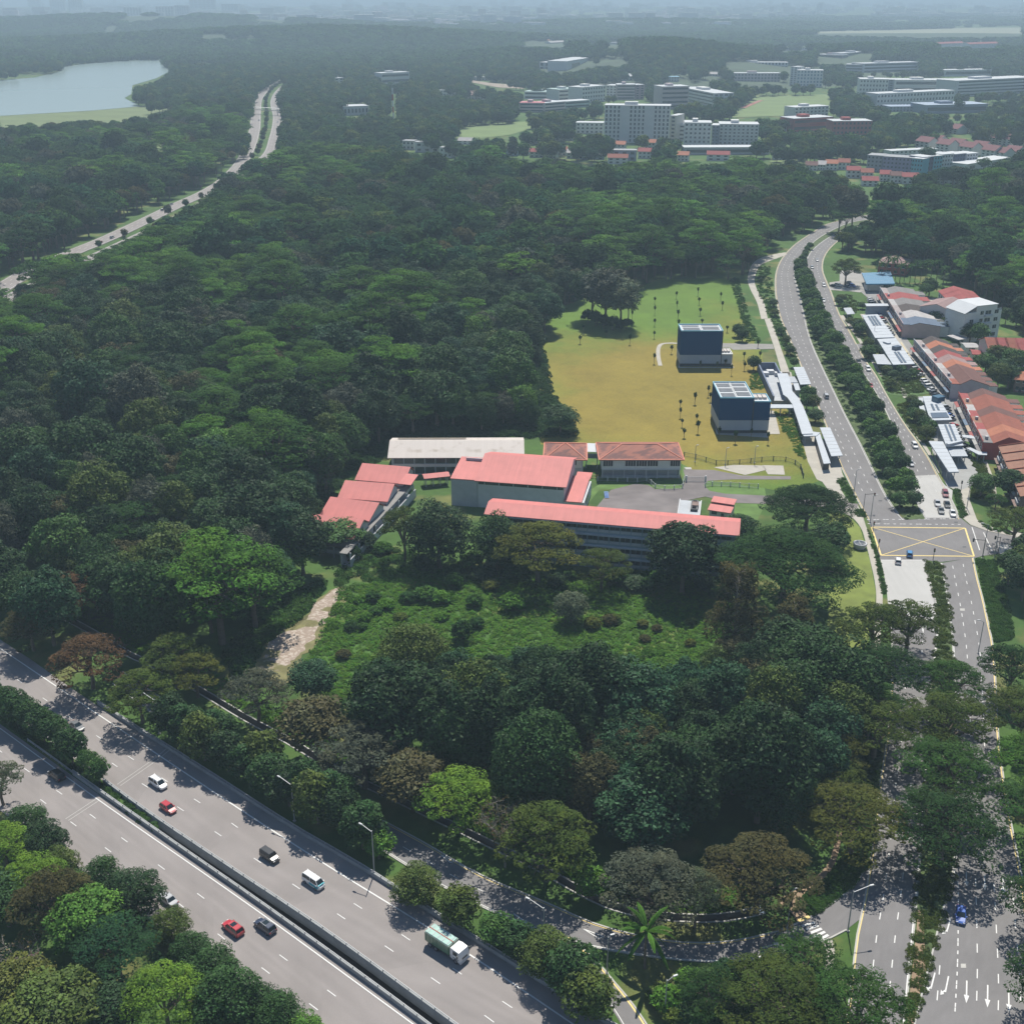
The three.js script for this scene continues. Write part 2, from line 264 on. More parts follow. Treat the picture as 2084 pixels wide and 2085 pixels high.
    for (let i = 0; i < 9; i++) {
      const a = i * 2.4, tip = V(Math.cos(a) * R * rr(0.5, 0.95), H * rr(0.72, 0.97), Math.sin(a) * R * rr(0.5, 0.95)), mid = V(tip.x * 0.4, H * 0.6, tip.z * 0.4); limb(T, [V(0, H * rr(0.25, 0.4), 0), mid, tip], 0.12, 0.025, 5);
      for (let k = 0; k < 9; k++) { const q = mid.clone().lerp(tip, rr(0.1, 0.9)), e = jitter(q, R * 0.3).add(V(0, R * 0.16, 0)); limb(T, [q, q.clone().lerp(e, 0.5), e], 0.05, 0.02, 3); for (let m = 0; m < 3; m++) { const s = q.clone().lerp(e, rr(0.3, 0.9)); limb(T, [s, jitter(s, 0.4), jitter(s, R * 0.17)], 0.03, 0.012, 3); } for (let m = 0; m < leafy / 80; m++) { const s = jitter(e, R * 0.16); L.leaf(s.x, s.y, s.z, rr(-1, 1), 1, rr(-1, 1), leaf, leaf * 1.4, [1, 1, 1].map((x) => x * rr(0.7, 1.3))); } }
    }
    return { crown: L.geo(), trunk: T.geo() };
  },
  palm({ H = 10, R = 3.4, fronds = 16, w = 0.8, stiff = 0.25 }) {
    const L = new Leaves(), T = new B(); limb(T, [V(0, -0.3, 0), V(rr(-0.3, 0.3), H * 0.5, rr(-0.3, 0.3)), V(0, H, 0)], 0.22, 0.14);
    for (let i = 0; i < fronds; i++) {
      const a = i * 2.39996, e = 1.15 - 1.5 * (i / fronds), dx = Math.cos(a), dz = Math.sin(a), t = rr(0.75, 1.2); let prev = null;
      for (let k = 0; k <= 7; k++) {
        const s = k / 7, r = R * s * Math.cos(e * (1 - s * 0.3)), y = H + R * s * Math.sin(e) - R * (1 - stiff) * s * s * 0.8, ww = w * Math.sin(0.25 + s * 2.6) * 0.5, P = V(dx * r, y, dz * r), l = V(P.x - dz * ww, y - ww * 0.35, P.z + dx * ww), q = V(P.x + dz * ww, y - ww * 0.35, P.z - dx * ww);
        if (prev) for (const [a1, b1, c1, d1] of [[prev.P, prev.l, l, P], [P, q, prev.q, prev.P]]) { const nn = b1.clone().sub(a1).cross(d1.clone().sub(a1)).normalize(); if (nn.y < 0) nn.negate(); for (const v of [a1, b1, c1, a1, c1, d1]) { L.p.push(v.x, v.y, v.z); L.n.push(nn.x, nn.y, nn.z); L.c.push(t, t, t); } }
        prev = { P, l, q };
      }
    }
    return { crown: L.geo(), trunk: T.geo() };
  },
  // low bush, leafy to the ground
  bush({ H = 2.6, R = 1.6, n = 12, per = 90, leaf = 0.34 }) {
    const L = new Leaves(), T = new B();
    for (let i = 0; i < n; i++) { const t = (i + 0.5) / n, dy = 1 - 1.1 * t, a = i * 2.4, s = Math.sqrt(Math.max(0.02, 1 - dy * dy)), q = R * rr(0.34, 0.5); L.clump(Math.cos(a) * s * R * 0.62, H * 0.42 + dy * H * 0.34, Math.sin(a) * s * R * 0.62, q, q * 0.85, q, per, leaf); }
    for (let i = 0; i < 3; i++) limb(T, [V(0, -0.15, 0), V(rr(-0.2, 0.2), H * 0.3, rr(-0.2, 0.2)), V(rr(-0.5, 0.5) * R, H * 0.6, rr(-0.5, 0.5) * R)], 0.06, 0.02, 4);
    return { crown: L.geo(), trunk: T.geo() };
  },
};
const GREENS = {
  deep: [0.022, 0.05, 0.017], forest: [0.029, 0.07, 0.019], mid: [0.045, 0.105, 0.022], fresh: [0.072, 0.165, 0.024], lime: [0.125, 0.225, 0.03], blue: [0.025, 0.07, 0.029], olive: [0.09, 0.105, 0.022], moss: [0.068, 0.102, 0.021],
  rust: [0.1, 0.06, 0.03], brown: [0.068, 0.066, 0.026], grey: [0.075, 0.088, 0.058], dry: [0.15, 0.14, 0.075], pale: [0.1, 0.13, 0.07],
};
const models = new Map();
function model(kind, color, opts = {}) { // one tree of a kind, built when first needed
  const key = kind + color + JSON.stringify(opts); if (models.has(key)) return models.get(key);
  const { crown, trunk } = SHAPES[kind](opts), m = { crown, trunk, leaf: leafMat(GREENS[color], opts.through ?? (kind === 'tier' || kind === 'palm' ? 0.26 : kind === 'dome' && opts.R > 1 && !(opts.per < 60) ? 0 : 0.15)), bark: ['wisp', 'twigs'].includes(kind) || opts.pale ? paleBark : barkMat, H: opts.H ?? 16, R: opts.R ?? 6 };
  models.set(key, m); return m;
}
function plant(name, m, pos, scale, label, category, group, turn = rr(0, 6.283), stretch = 1) {
  const o = thing(name, label, category, pos, turn, group); o.scale.set(scale, scale * stretch, scale);
  mesh('trunk', m.trunk, m.bark, o); if (m.crown.attributes.position.count) mesh('crown', m.crown, m.leaf, o); return o;
}
function tree(name, kind, color, opts, [u, v], H, R, label, group) { // surveyed by its foot; height and crown radius in metres
  const m = model(kind, color, opts), p = G(u, v), s = R / m.R; return plant(name, m, p, s, label, category_of(name), group, undefined, H / (m.H * s));
}
const category_of = (n) => /palm/.test(n) ? 'palm' : /bush|shrub/.test(n) ? 'shrub' : 'tree';
function stuff(name, geo, m, mats, colors, label, category, parent) {
  const im = new THREE.InstancedMesh(geo, m, mats.length); mats.forEach((x, i) => im.setMatrixAt(i, x)); if (colors) colors.forEach((c, i) => im.setColorAt(i, c)); im.castShadow = im.receiveShadow = true;
  im.name = parent ? name : numbered(name); im.userData.kind = 'stuff'; if (!parent) tag(im, label, category); (parent ?? scene).add(im); return im;
}
const inside = (poly, x, y) => { let c = false; for (let i = 0, j = poly.length - 1; i < poly.length; j = i++) { const [xi, yi] = poly[i], [xj, yj] = poly[j]; if ((yi > y) !== (yj > y) && x < (xj - xi) * (y - yi) / (yj - yi) + xi) c = !c; } return c; };
// ---------------------------------------------------------------- ground, lawns, water
const D = (L) => L.map(([u, v]) => G(u, v));
const drainLine = path([[-40, 1148], [0, 1171], [65, 1220], [183, 1284], [264, 1333], [311, 1353], [404, 1404], [497, 1460], [590, 1510], [690, 1570], [811, 1628], [939, 1690], [1044, 1741], [1094, 1764], [1150, 1797], [1197, 1823], [1251, 1847], [1318, 1862], [1386, 1869], [1453, 1870], [1503, 1864], [1551, 1852]], 4);
const hwUp = [[-60, 1262], [0, 1302], [62, 1342], [149, 1404], [267, 1480], [342, 1526], [435, 1585], [600, 1691], [737, 1765 + 6], [904, 1872 + 6], [1009, 1944], [1152, 2034], [1250, 2096], [1330, 2147]];
const hwMed = [[-60, 1392], [0, 1434], [84, 1496], [186, 1572], [236, 1610], [311, 1664], [500, 1791], [600, 1857], [675, 1908], [888, 2063], [930, 2094], [1005, 2147]];
const hwLowUp = [[-60, 1430], [0, 1474], [199, 1616], [370, 1735], [528, 1845], [680, 1954], [838, 2070], [935, 2142]], hwLowDn = [[-60, 1605], [0, 1650], [199, 1796], [370, 1920], [528, 2035], [680, 2147], [838, 2262], [935, 2335]];
// the ground is open below both decks, from the bridge joint onwards
const gapHole = [[282, 1566], [360, 1616], [500, 1704], [600, 1772], [720, 1850], [900, 1970], [1130, 2125], [1240, 2200], [840, 2170], [680, 2052], [528, 1945], [370, 1832], [222, 1722]];
const gapW = D(gapHole), drainHole = [...offset(drainLine, -0.8), ...offset(drainLine, 0.8).reverse()];
M.grass = matT(pattern(1024, 90, (u, v) => { const n = fbm(u, v, 6, 5), f = fbm(u, v, 48, 3), g = hash(Math.floor(u * 1024), Math.floor(v * 1024)), k = 0.7 + 0.5 * n + 0.3 * (f - 0.5) + 0.3 * (g - 0.5); return mix([0.055, 0.115, 0.02], [0.14, 0.15, 0.045], ss(0.52, 0.78, fbm(u + 0.3, v, 9, 4))).map((c) => c * k); }), 1);
M.weeds = matT(pattern(1024, 60, (u, v) => { const n = fbm(u, v, 5, 5), f = fbm(u, v, 40, 4), g = hash(Math.floor(u * 1024), Math.floor(v * 1024)), k = 0.6 + 0.45 * n + 0.6 * (f - 0.5) + 0.35 * (g - 0.5); return mix([0.06, 0.135, 0.02], [0.15, 0.2, 0.04], ss(0.5, 0.72, fbm(u + 0.2, v + 0.6, 7, 4))).map((c) => c * k); }), 1);
{ // the mown field: green where it is watered, straw-coloured where it has dried out
  const t = pattern(1024, 400, (u, v) => {
    const x = u * 400, z = v * 400 + 350, n = fbm(u, v, 9, 5), f = fbm(u, v, 64, 4), g = hash(Math.floor(u * 1024), Math.floor(v * 1024)) - 0.5;
    const dry = ss(0.25, 0.62, 0.36 * n + 0.12 * f + 0.42 * Math.exp(-(((x - 66) / 42) ** 2) - (((z - 470) / 62) ** 2)) + 0.2 * Math.exp(-(((x - 112) / 25) ** 2) - (((z - 590) / 50) ** 2)) + 0.16 - 0.2 * ss(540, 610, z));
    return mix([0.09, 0.16, 0.018], [0.21, 0.165, 0.028], dry).map((c) => c * (0.72 + 0.36 * fbm(u + 0.5, v, 24, 4) + 0.2 * fbm(u, v + 0.3, 110, 3) + 0.26 * g));
  }); t.offset.set(0, -350 / 400); M.lawn = matT(t, 1);
}
M.verge = mottled([0.15, 0.19, 0.032], 0.3, 20, 256, 7);
const ground = struct('ground', sheet([V(-9000, 0, 600), V(9000, 0, 600), V(9000, 0, -13000), V(-9000, 0, -13000)], 0, [gapW, drainHole]), M.grass);
{ // sunken slot between the two carriageways, and the storm drain
  const b = new B(), l = gapW, n = l.length, a = THREE.ShapeUtils.area(l.map((p) => new THREE.Vector2(p.x, -p.z))), q = a < 0 ? l : [...l].reverse();
  for (let i = 0; i < n; i++) { const p = q[i], r = q[(i + 1) % n]; b.quad(V(p.x, -8, p.z), V(r.x, -8, r.z), V(r.x, 0, r.z), V(p.x, 0, p.z)); }
  const slot = struct('underpass_slot', b.geo(), M.parapet); const fl = mesh('slot_floor', sheet(gapW, -8), M.oldAsphalt, slot);
  const A = offset(drainLine, -0.8), C = offset(drainLine, 0.8), c = new B();
  for (let i = 0; i + 1 < A.length; i++) { const y = (p, h) => p.clone().setY(h); c.quad(y(A[i], -1.6), y(A[i + 1], -1.6), y(A[i + 1], 0.05), y(A[i], 0.05)); c.quad(y(C[i + 1], -1.6), y(C[i], -1.6), y(C[i], 0.05), y(C[i + 1], 0.05)); c.quad(y(C[i], -1.6), y(C[i + 1], -1.6), y(A[i + 1], -1.6), y(A[i], -1.6)); }
  const dr = struct('storm_drain', c.geo(), mottled([0.13, 0.125, 0.115], 0.3, 6));
  for (const [s, nm] of [[-0.95, 'drain_kerb'], [0.95, 'drain_kerb']]) mesh(nm, wall(offset(drainLine, s), 0, 0.12, 0.3).geo(), M.kerb, dr);
}
const lawnPts = [[1120, 632], [1200, 606], [1290, 590], [1340, 568], [1492, 568], [1524, 674], [1556, 735], [1600, 830], [1640, 905], [1668, 980], [1600, 1000], [1420, 975], [1385, 940], [1330, 905], [1180, 915], [1100, 905], [1100, 840], [1095, 739], [1105, 690]];
struct('lawn', sheet(ragged(lawnPts, 0.8, 2), 0.05), M.lawn);
const fieldPts = [[610, 1375], [655, 1290], [690, 1210], [800, 1165], [960, 1160], [1140, 1180], [1290, 1160], [1480, 1180], [1500, 1300], [1480, 1370], [1200, 1390], [950, 1420], [800, 1450], [690, 1440]];
struct('overgrown_field', sheet(ragged(fieldPts, 2, 2), 0.05), M.weeds);
struct('grass_verge', sheet(S(c4, [415, 345], [560, 395], [640, 480], [720, 750], [765, 990], [740, 1200], [640, 1700], [560, 1931], [380, 1931], [380, 1300], [420, 800], [380, 450]), 0.06), M.verge);
struct('school_lawn', sheet(S(d5, [700, 470], [800, 410], [1010, 430], [1340, 395], [1340, 260], [1900, 330], [1931, 560], [1860, 700], [1690, 690], [1690, 560], [1300, 470], [760, 470], [640, 620]), 0.04), mottled([0.085, 0.16, 0.03], 0.3, 16));
struct('dirt_track', sheet(ragged(S(f5, [60, 745], [170, 590], [330, 545], [360, 440], [420, 390], [500, 330], [540, 340], [490, 430], [440, 520], [380, 600], [300, 700], [220, 790], [110, 800]), 1.1), 0.09), M.dirt);
struct('dirt_verge', sheet(ragged(S(f5, [40, 720], [150, 590], [320, 500], [420, 370], [560, 300], [560, 380], [470, 560], [370, 660], [240, 860], [190, 900], [40, 800]), 1.6), 0.07), mottled([0.16, 0.15, 0.06], 0.35, 12));
const lakePts = S(t1, [-300, 470], [0, 452], [200, 436], [345, 400], [352, 374], [640, 343], [915, 336], [930, 372], [955, 400], [880, 440], [745, 480], [738, 530], [700, 552], [790, 598], [520, 622], [0, 652], [-300, 668]);
struct('lake', sheet(lakePts, 0.3), new THREE.MeshStandardMaterial({ color: new THREE.Color().setRGB(0.29, 0.37, 0.35), roughness: 0.2 }));
struct('dam_bank', sheet(S(t1, [-300, 670], [0, 654], [520, 624], [790, 600], [960, 590], [960, 640], [700, 690], [400, 725], [-300, 745]), 0.5), mottled([0.13, 0.17, 0.06], 0.2, 60));
const paleGreen = mottled([0.13, 0.19, 0.055], 0.2, 60), airfieldMat = mottled([0.26, 0.27, 0.17], 0.15, 200);
struct('sports_field', sheet(S(t3, [345, 603], [432, 540], [842, 530], [835, 645], [280, 662], [200, 645]), 0.4), paleGreen);
struct('running_track', sheet(S(t3, [335, 606], [440, 566], [468, 566], [365, 610]), 0.7), mottled([0.3, 0.13, 0.1], 0.15, 30));
struct('airfield', sheet(S(t3, [560, 184], [900, 172], [1400, 160], [2400, 150], [2400, 205], [1500, 208], [1000, 196], [640, 190]), 0.6), airfieldMat);
for (const q of [S(t2, [600, 775], [700, 702], [1080, 680], [1090, 712], [930, 760], [700, 785]), S(t3, [500, 905], [720, 895], [735, 935], [520, 925]), S(t3, [150, 925], [205, 915], [195, 955], [150, 955]), S(t1, [865, 850], [880, 795], [950, 800], [975, 835], [900, 870]), S(t1, [1285, 620], [1370, 600], [1370, 650], [1310, 650]), S(t1, [1740, 500], [1830, 470], [1900, 540], [1760, 545]), S(t2, [0, 490], [100, 480], [90, 560], [0, 575]), S(t2, [400, 340], [470, 290], [660, 300], [650, 330], [430, 355]), S(t3, [1060, 680], [1250, 690], [1200, 715], [1080, 722]), S(t1, [880, 640], [960, 600], [940, 680], [890, 690]), S(m2, [1060, 290], [1320, 280], [1320, 320], [1080, 330])])
  struct('meadow', sheet(q, 0.35), paleGreen);

// ---------------------------------------------------------------- roads
function carriageway(name, left, right, y, m, step = 5) {
  const l = path(left, step), r = path(right, step), n = Math.max(l.length, r.length), L = resample(l, n), R = resample(r, n);
  const o = struct(name, upward(ribbon(L, R, y).geo()), m); o.userData.L = L; o.userData.R = R; o.userData.y = y; return o;
}
const cut = (o, t) => between(o.userData.L, o.userData.R, t);
function solidLine(o, line, w = 0.15, m = M.white, dy = 0.04, name = 'edge_line') { return mesh(name, upward(ribbon(offset(line, -w / 2), offset(line, w / 2), o.userData.y + dy).geo()), m, o); }
const dashGeo = new Map();
function dashes(o, line, len, gap, w = 0.16, from = 0, to = 1, m = M.white) {
  const total = lengthOf(line), n = Math.round(total), q = resample(line, n), key = len + '/' + w;
  if (!dashGeo.has(key)) dashGeo.set(key, new B().quad(V(-w / 2, 0, len / 2), V(w / 2, 0, len / 2), V(w / 2, 0, -len / 2), V(-w / 2, 0, -len / 2)).geo());
  for (let s = from * total; s + len < to * total; s += len + gap) {
    const i = Math.min(n - 1, Math.floor((s + len / 2) / total * n)), a = q[i], b = q[i + 1], p = sight(a.x, 0, a.z);
    if (p[0] < -60 || p[0] > 2140 || p[1] > 2140) continue;
    const d = mesh('lane_dash', dashGeo.get(key), m, o); d.position.set(a.x, o.userData.y + 0.04, a.z); d.rotation.y = Math.atan2(a.x - b.x, a.z - b.z);
  }
}
function kerb(o, line, h = 0.16, w = 0.3, m = M.kerb) { return mesh('kerb', wall(line, 0, h, w).geo(), m, o); }
const arrowShape = (() => { const b = new B(), q = (a, c) => V(a, 0, -c); b.quad(q(-0.11, -2), q(0.11, -2), q(0.11, 0.6), q(-0.11, 0.6)); b.tri(q(-0.42, 0.6), q(0.42, 0.6), q(0, 2)); return b.geo(); })();
const turnShape = (s) => { const b = new B(), q = (a, c) => V(a, 0, -c), Q = (...p) => (s > 0 ? b.quad(...p) : b.quad(p[1], p[0], p[3], p[2])); Q(q(-0.11, -2), q(0.11, -2), q(0.11, 1.2), q(-0.11, 1.2)); Q(q(s * -0.05, 0.95), q(s * 0.16, 0.8), q(s * 0.5, 1.3), q(s * 0.3, 1.45)); s > 0 ? b.tri(q(0.1, 1.62), q(0.72, 1.0), q(0.66, 2)) : b.tri(q(-0.1, 1.62), q(-0.66, 2), q(-0.72, 1.0)); return b.geo(); };
const turnL = turnShape(-1), turnR = turnShape(1);
function arrow(o, g, [u, v], [u2, v2], k = 1, name = 'lane_arrow') { const a = G(u, v), b = G(u2, v2), m = mesh(name, g, M.white, o); m.position.set((a.x + b.x) / 2, o.userData.y + 0.05, (a.z + b.z) / 2); m.rotation.y = Math.atan2(a.x - b.x, a.z - b.z); m.scale.set(k, 1, a.distanceTo(b) / 4); return m; }

// expressway, two carriageways with a slot between them
const hwA = carriageway('expressway', hwUp, hwMed, 0.06, M.highway, 8), hwB = carriageway('expressway', hwLowUp, hwLowDn, 0.06, M.highway, 8);
const shoulder = path([[-60, 1279], [0, 1320], [329, 1542], [500, 1656], [679, 1771], [888, 1900], [1051, 2008], [1160, 2082], [1250, 2142]], 8);
solidLine(hwA, shoulder, 0.28); solidLine(hwA, offset(path(hwMed, 8), -0.55), 0.2);
{
  const row = (p, o, f) => dashes(o, path(p, 8), 2.1, 9.6, 0.16, f);
  row([[-60, 1315], ...S(h1, [650, 715], [865, 853], [1290, 1130], [1530, 1285]), ...S(h3, [265, 700], [585, 885], [825, 1045], [1110, 1232], [1385, 1417]), [1230, 2170]], hwA, 0.005);
  row([[-60, 1352], ...S(h1, [760, 900], [965, 1040], [1190, 1187], [1425, 1343], [1670, 1510]), ...S(h3, [265, 787], [495, 940], [740, 1105], [1005, 1288], [1290, 1490]), [1120, 2170]], hwA, 0.02);
  solidLine(hwB, path([[-60, 1440], [0, 1483], [199, 1628], [528, 1858], [838, 2084], [935, 2155]], 8), 0.22);
  row([[-60, 1478], ...S(h2, [0, -195 + 0], [415, 95], [605, 235], [790, 372], [1000, 527], [1222, 690], [1470, 878], [1725, 1065], [2000, 1270], [2200, 1420])], hwB, 0.01);
  row([...S(h2, [-150, -200], [500, 280], [1120, 752], [1360, 940], [1625, 1140], [2000, 1425])], hwB, 0.03);
}
for (const [o, a, b] of [[hwA, h1(1035, 850), h1(780, 1027)], [hwA, h1(1105, 790), h1(1035, 850)], [hwB, h2(552, 78), h2(378, 192)]]) for (const d of [-0.45, 0.45]) solidLine(o, offset([G(...a), G(...b)], d), 0.16, M.kerb, 0.035, 'bridge_joint');
// parapets with railings
function parapet(label, pts, h, w, side, railed, step = 6, base = -0.9) {
  const line = path(pts, step), o = thing('parapet', label, 'barrier', line[0]), org = line[0], loc = line.map((p) => p.clone().sub(org));
  mesh('concrete_wall', wall(loc, base, h, w).geo(), M.parapet, o);
  if (railed) {
    const rail = new B(), up = loc.map((p) => p.clone().setY(h + 0.42)); for (let i = 0; i + 1 < up.length; i++) rail.bar(up[i], up[i + 1], 0.09, 0.12); mesh('rail', rail.geo(), M.metal, o);
    const n = Math.round(lengthOf(loc) / 3), q = resample(loc, n); for (let i = 0; i <= n; i++) put('rail_post', M.metal, o, 0.14, 0.5, 0.14, q[i].x, h - 0.04, q[i].z);
  }
  return o;
}
parapet('long pale concrete barrier between expressway and roadside trees', [[199, 1437], [267, 1482], [342, 1528], [435, 1587], [600, 1693], [737, 1773], [904, 1880], [1009, 1946], [1152, 2036], [1250, 2098], [1325, 2145]].map(([a, b]) => [a + 1, b - 3]), 0.85, 0.45, 1, true, 8, -0.1);
parapet('grey parapet wall with posts on upper carriageway beside dark slot', [[212, 1593], [236, 1611], [311, 1665], [500, 1792], [600, 1858], [675, 1909], [888, 2064], [1000, 2146]], 0.8, 0.4, 1, true, 8, -1.3);
parapet('railed parapet on lower carriageway left of dark slot', [[150, 1577], [199, 1612], [370, 1732], [528, 1842], [680, 1951], [838, 2067], [933, 2139]], 0.85, 0.42, 1, true, 8, -1.4);
{ // steel guard rail before the slot starts
  const line = path(S(h1, [185, 740], [420, 910], [640, 1080]), 3), org = line[0], o = thing('guard_rail', 'galvanised steel guard rail beside the planted median', 'guard rail', org), loc = line.map((p) => p.clone().sub(org)), b = new B();
  for (const y of [0.45, 0.75]) for (let i = 0; i + 1 < loc.length; i++) b.bar(loc[i].clone().setY(y), loc[i + 1].clone().setY(y), 0.12, 0.24); mesh('rail', b.geo(), M.metal, o); for (const p of loc) put('post', M.metal, o, 0.12, 0.9, 0.12, p.x, 0, p.z);
}
struct('median_soil', sheet([[-60, 1400], [0, 1442], [84, 1504], [186, 1580], [228, 1612], [215, 1620], [199, 1606], [0, 1466], [-60, 1422]], 0.12), M.weeds);

// slip road and its branch
const slip = carriageway('slip_road', [[250, 1368], [323, 1418], [400, 1464], [560, 1555], [756, 1659], [865, 1717], [974, 1780], [1121, 1842], [1217, 1884], [1352, 1916], [1419, 1921], [1487, 1917], [1571, 1900], [1631, 1877], [1688, 1843], [1739, 1803], [1772, 1745]], [[230, 1392], [290, 1438], [365, 1492], [530, 1592], [720, 1695], [803, 1748], [930, 1822], [1060, 1882], [1184, 1924], [1345, 1951], [1439, 1959], [1520, 1956], [1588, 1941], [1689, 1911], [1746, 1876], [1766, 1840], [1778, 1790]], 0.05, M.asphalt, 4);
{
  const n = slip.userData.L.length - 1, sub = (t, a, b) => cut(slip, t).slice(Math.round(a * n), Math.round(b * n));
  solidLine(slip, sub(0.06, 0, 0.86), 0.14, M.yellow); solidLine(slip, sub(0.94, 0, 0.86), 0.14); dashes(slip, sub(0.5, 0, 0.62), 2, 4, 0.14);
  kerb(slip, slip.userData.L); kerb(slip, sub(1, 0, 0.95));
  const z0 = G(...s4(1465, 1140)), z1 = G(...s4(1545, 1215)); // crossing
  for (let i = 0; i < 5; i++) { const a = G(...s4(1430 + i * 26, 1148 + i * 21)), b = G(...s4(1510 + i * 20, 1125 + i * 19)); solidLine(slip, [a, b], 0.5, M.white, 0.05, 'crossing_stripe'); }
  for (const [a, b, c] of [[[1020, 620], [1095, 655], [1075, 662]], [[1770, 1010], [1875, 1050], [1850, 1060]]]) { for (const [p, q] of [[a, b], [b, c], [c, a]]) solidLine(slip, [G(...h3(...p)), G(...h3(...q))], 0.18, M.white, 0.05, 'give_way_mark'); }
  arrow(slip, arrowShape, h3(1120, 672), h3(1225, 722)); arrow(slip, arrowShape, h3(1405, 930), h3(1490, 990)); arrow(slip, arrowShape, s4(1185, 1282), s4(1310, 1245));
}
const branch = carriageway('branch_road', [[1085, 1885], [1140, 1925], [1185, 1965], [1232, 2035], [1264, 2085], [1290, 2135]], [[1165, 1912], [1200, 1945], [1222, 1966], [1248, 1998], [1274, 2028], [1298, 2059], [1315, 2085], [1345, 2135]], 0.055, M.asphalt, 4);
solidLine(branch, cut(branch, 0.9), 0.3, M.yellow); solidLine(branch, cut(branch, 0.1).slice(2), 0.14); kerb(branch, branch.userData.R);

// dual carriageway on the right, north of the crossing
const nL = carriageway('dual_carriageway', [[1800, 430], [1779, 436], [1746, 441], [1710, 449], [1681, 457], [1652, 474], [1616, 499], [1592, 525], [1579, 554], [1577, 590], [1582, 626], [1589, 652], [1600, 677], [1623, 730], [1651, 798], [1671, 844], [1690, 892], [1711, 950], [1725, 978], [1742, 1014], [1766, 1059]], [[1806, 437], [1785, 444], [1732, 453], [1696, 468], [1662, 488], [1640, 510], [1623, 535], [1617, 562], [1625, 590], [1633, 622], [1640, 657], [1651, 697], [1670, 741], [1695, 793], [1721, 847], [1751, 904], [1776, 955], [1797, 999], [1826, 1044], [1840, 1059]], 0.06, M.asphalt);
const nR = carriageway('dual_carriageway', [[1812, 440], [1790, 448], [1740, 461], [1702, 475], [1668, 496], [1647, 517], [1639, 542], [1646, 572], [1659, 604], [1672, 640], [1688, 666], [1713, 702], [1734, 730], [1763, 769], [1786, 806], [1806, 845], [1820, 880], [1833, 914], [1847, 961], [1857, 1002], [1870, 1035], [1882, 1057]], [[1822, 446], [1800, 453], [1760, 464], [1722, 480], [1694, 501], [1678, 523], [1674, 549], [1682, 573], [1692, 596], [1699, 616], [1709, 642], [1724, 667], [1738, 692], [1750, 715], [1763, 737], [1781, 762], [1799, 795], [1820, 831], [1841, 864], [1866, 898], [1889, 932], [1907, 966], [1924, 995], [1940, 1025], [1954, 1058]], 0.06, M.asphalt);
for (const [o, a] of [[nL, [0.31, 0.62]], [nR, [0.36, 0.68]]]) { for (const t of a) dashes(o, cut(o, t), 2, 4.5, 0.17, 0.04, 0.97); solidLine(o, cut(o, 0.04), 0.16, o === nL ? M.yellow : M.white); solidLine(o, cut(o, 0.96), 0.16, o === nL ? M.white : M.yellow); kerb(o, o.userData.L.slice(0, -1)); kerb(o, o.userData.R.slice(0, -1)); }
const busBay = struct('concrete_road', sheet(S(c4, [1012, 78], [1240, 66], [1310, 150], [1368, 190], [1362, 262], [1420, 405], [1150, 405], [1100, 320], [1052, 200]), 0.1), M.concrete);
// south of the crossing
const sL = carriageway('dual_carriageway', [[1792, 1140], [1804, 1183], [1808, 1206], [1813, 1274], [1815, 1338], [1811, 1446], [1798, 1552], [1788, 1606], [1778, 1708], [1768, 1780], [1757, 1845], [1745, 1896], [1736, 1967], [1726, 2056], [1716, 2120]], [[1883, 1142], [1892, 1183], [1905, 1230], [1910, 1266], [1907, 1307], [1899, 1364], [1894, 1400], [1889, 1506], [1882, 1613], [1875, 1719], [1864, 1847], [1850, 1985], [1841, 2085], [1837, 2120]], 0.06, M.asphalt);
const sR = carriageway('dual_carriageway', [[1914, 1147], [1923, 1199], [1931, 1248], [1938, 1312], [1942, 1390], [1945, 1450], [1945, 1542], [1944, 1648], [1942, 1740], [1934, 1800], [1913, 1870], [1900, 1930], [1885, 1985], [1868, 2056], [1853, 2120]], [[1980, 1136], [1988, 1175], [2001, 1224], [2011, 1271], [2020, 1312], [2026, 1390], [2032, 1506], [2041, 1577], [2052, 1648], [2066, 1720], [2080, 1790], [2092, 1870], [2100, 1960], [2110, 2060], [2118, 2120]], 0.06, M.asphalt);
struct('concrete_road', sheet(S(c4, [805, 737], [1157, 737], [1190, 880], [1245, 1080], [1264, 1224], [870, 1224], [850, 960]), 0.1), M.concrete);
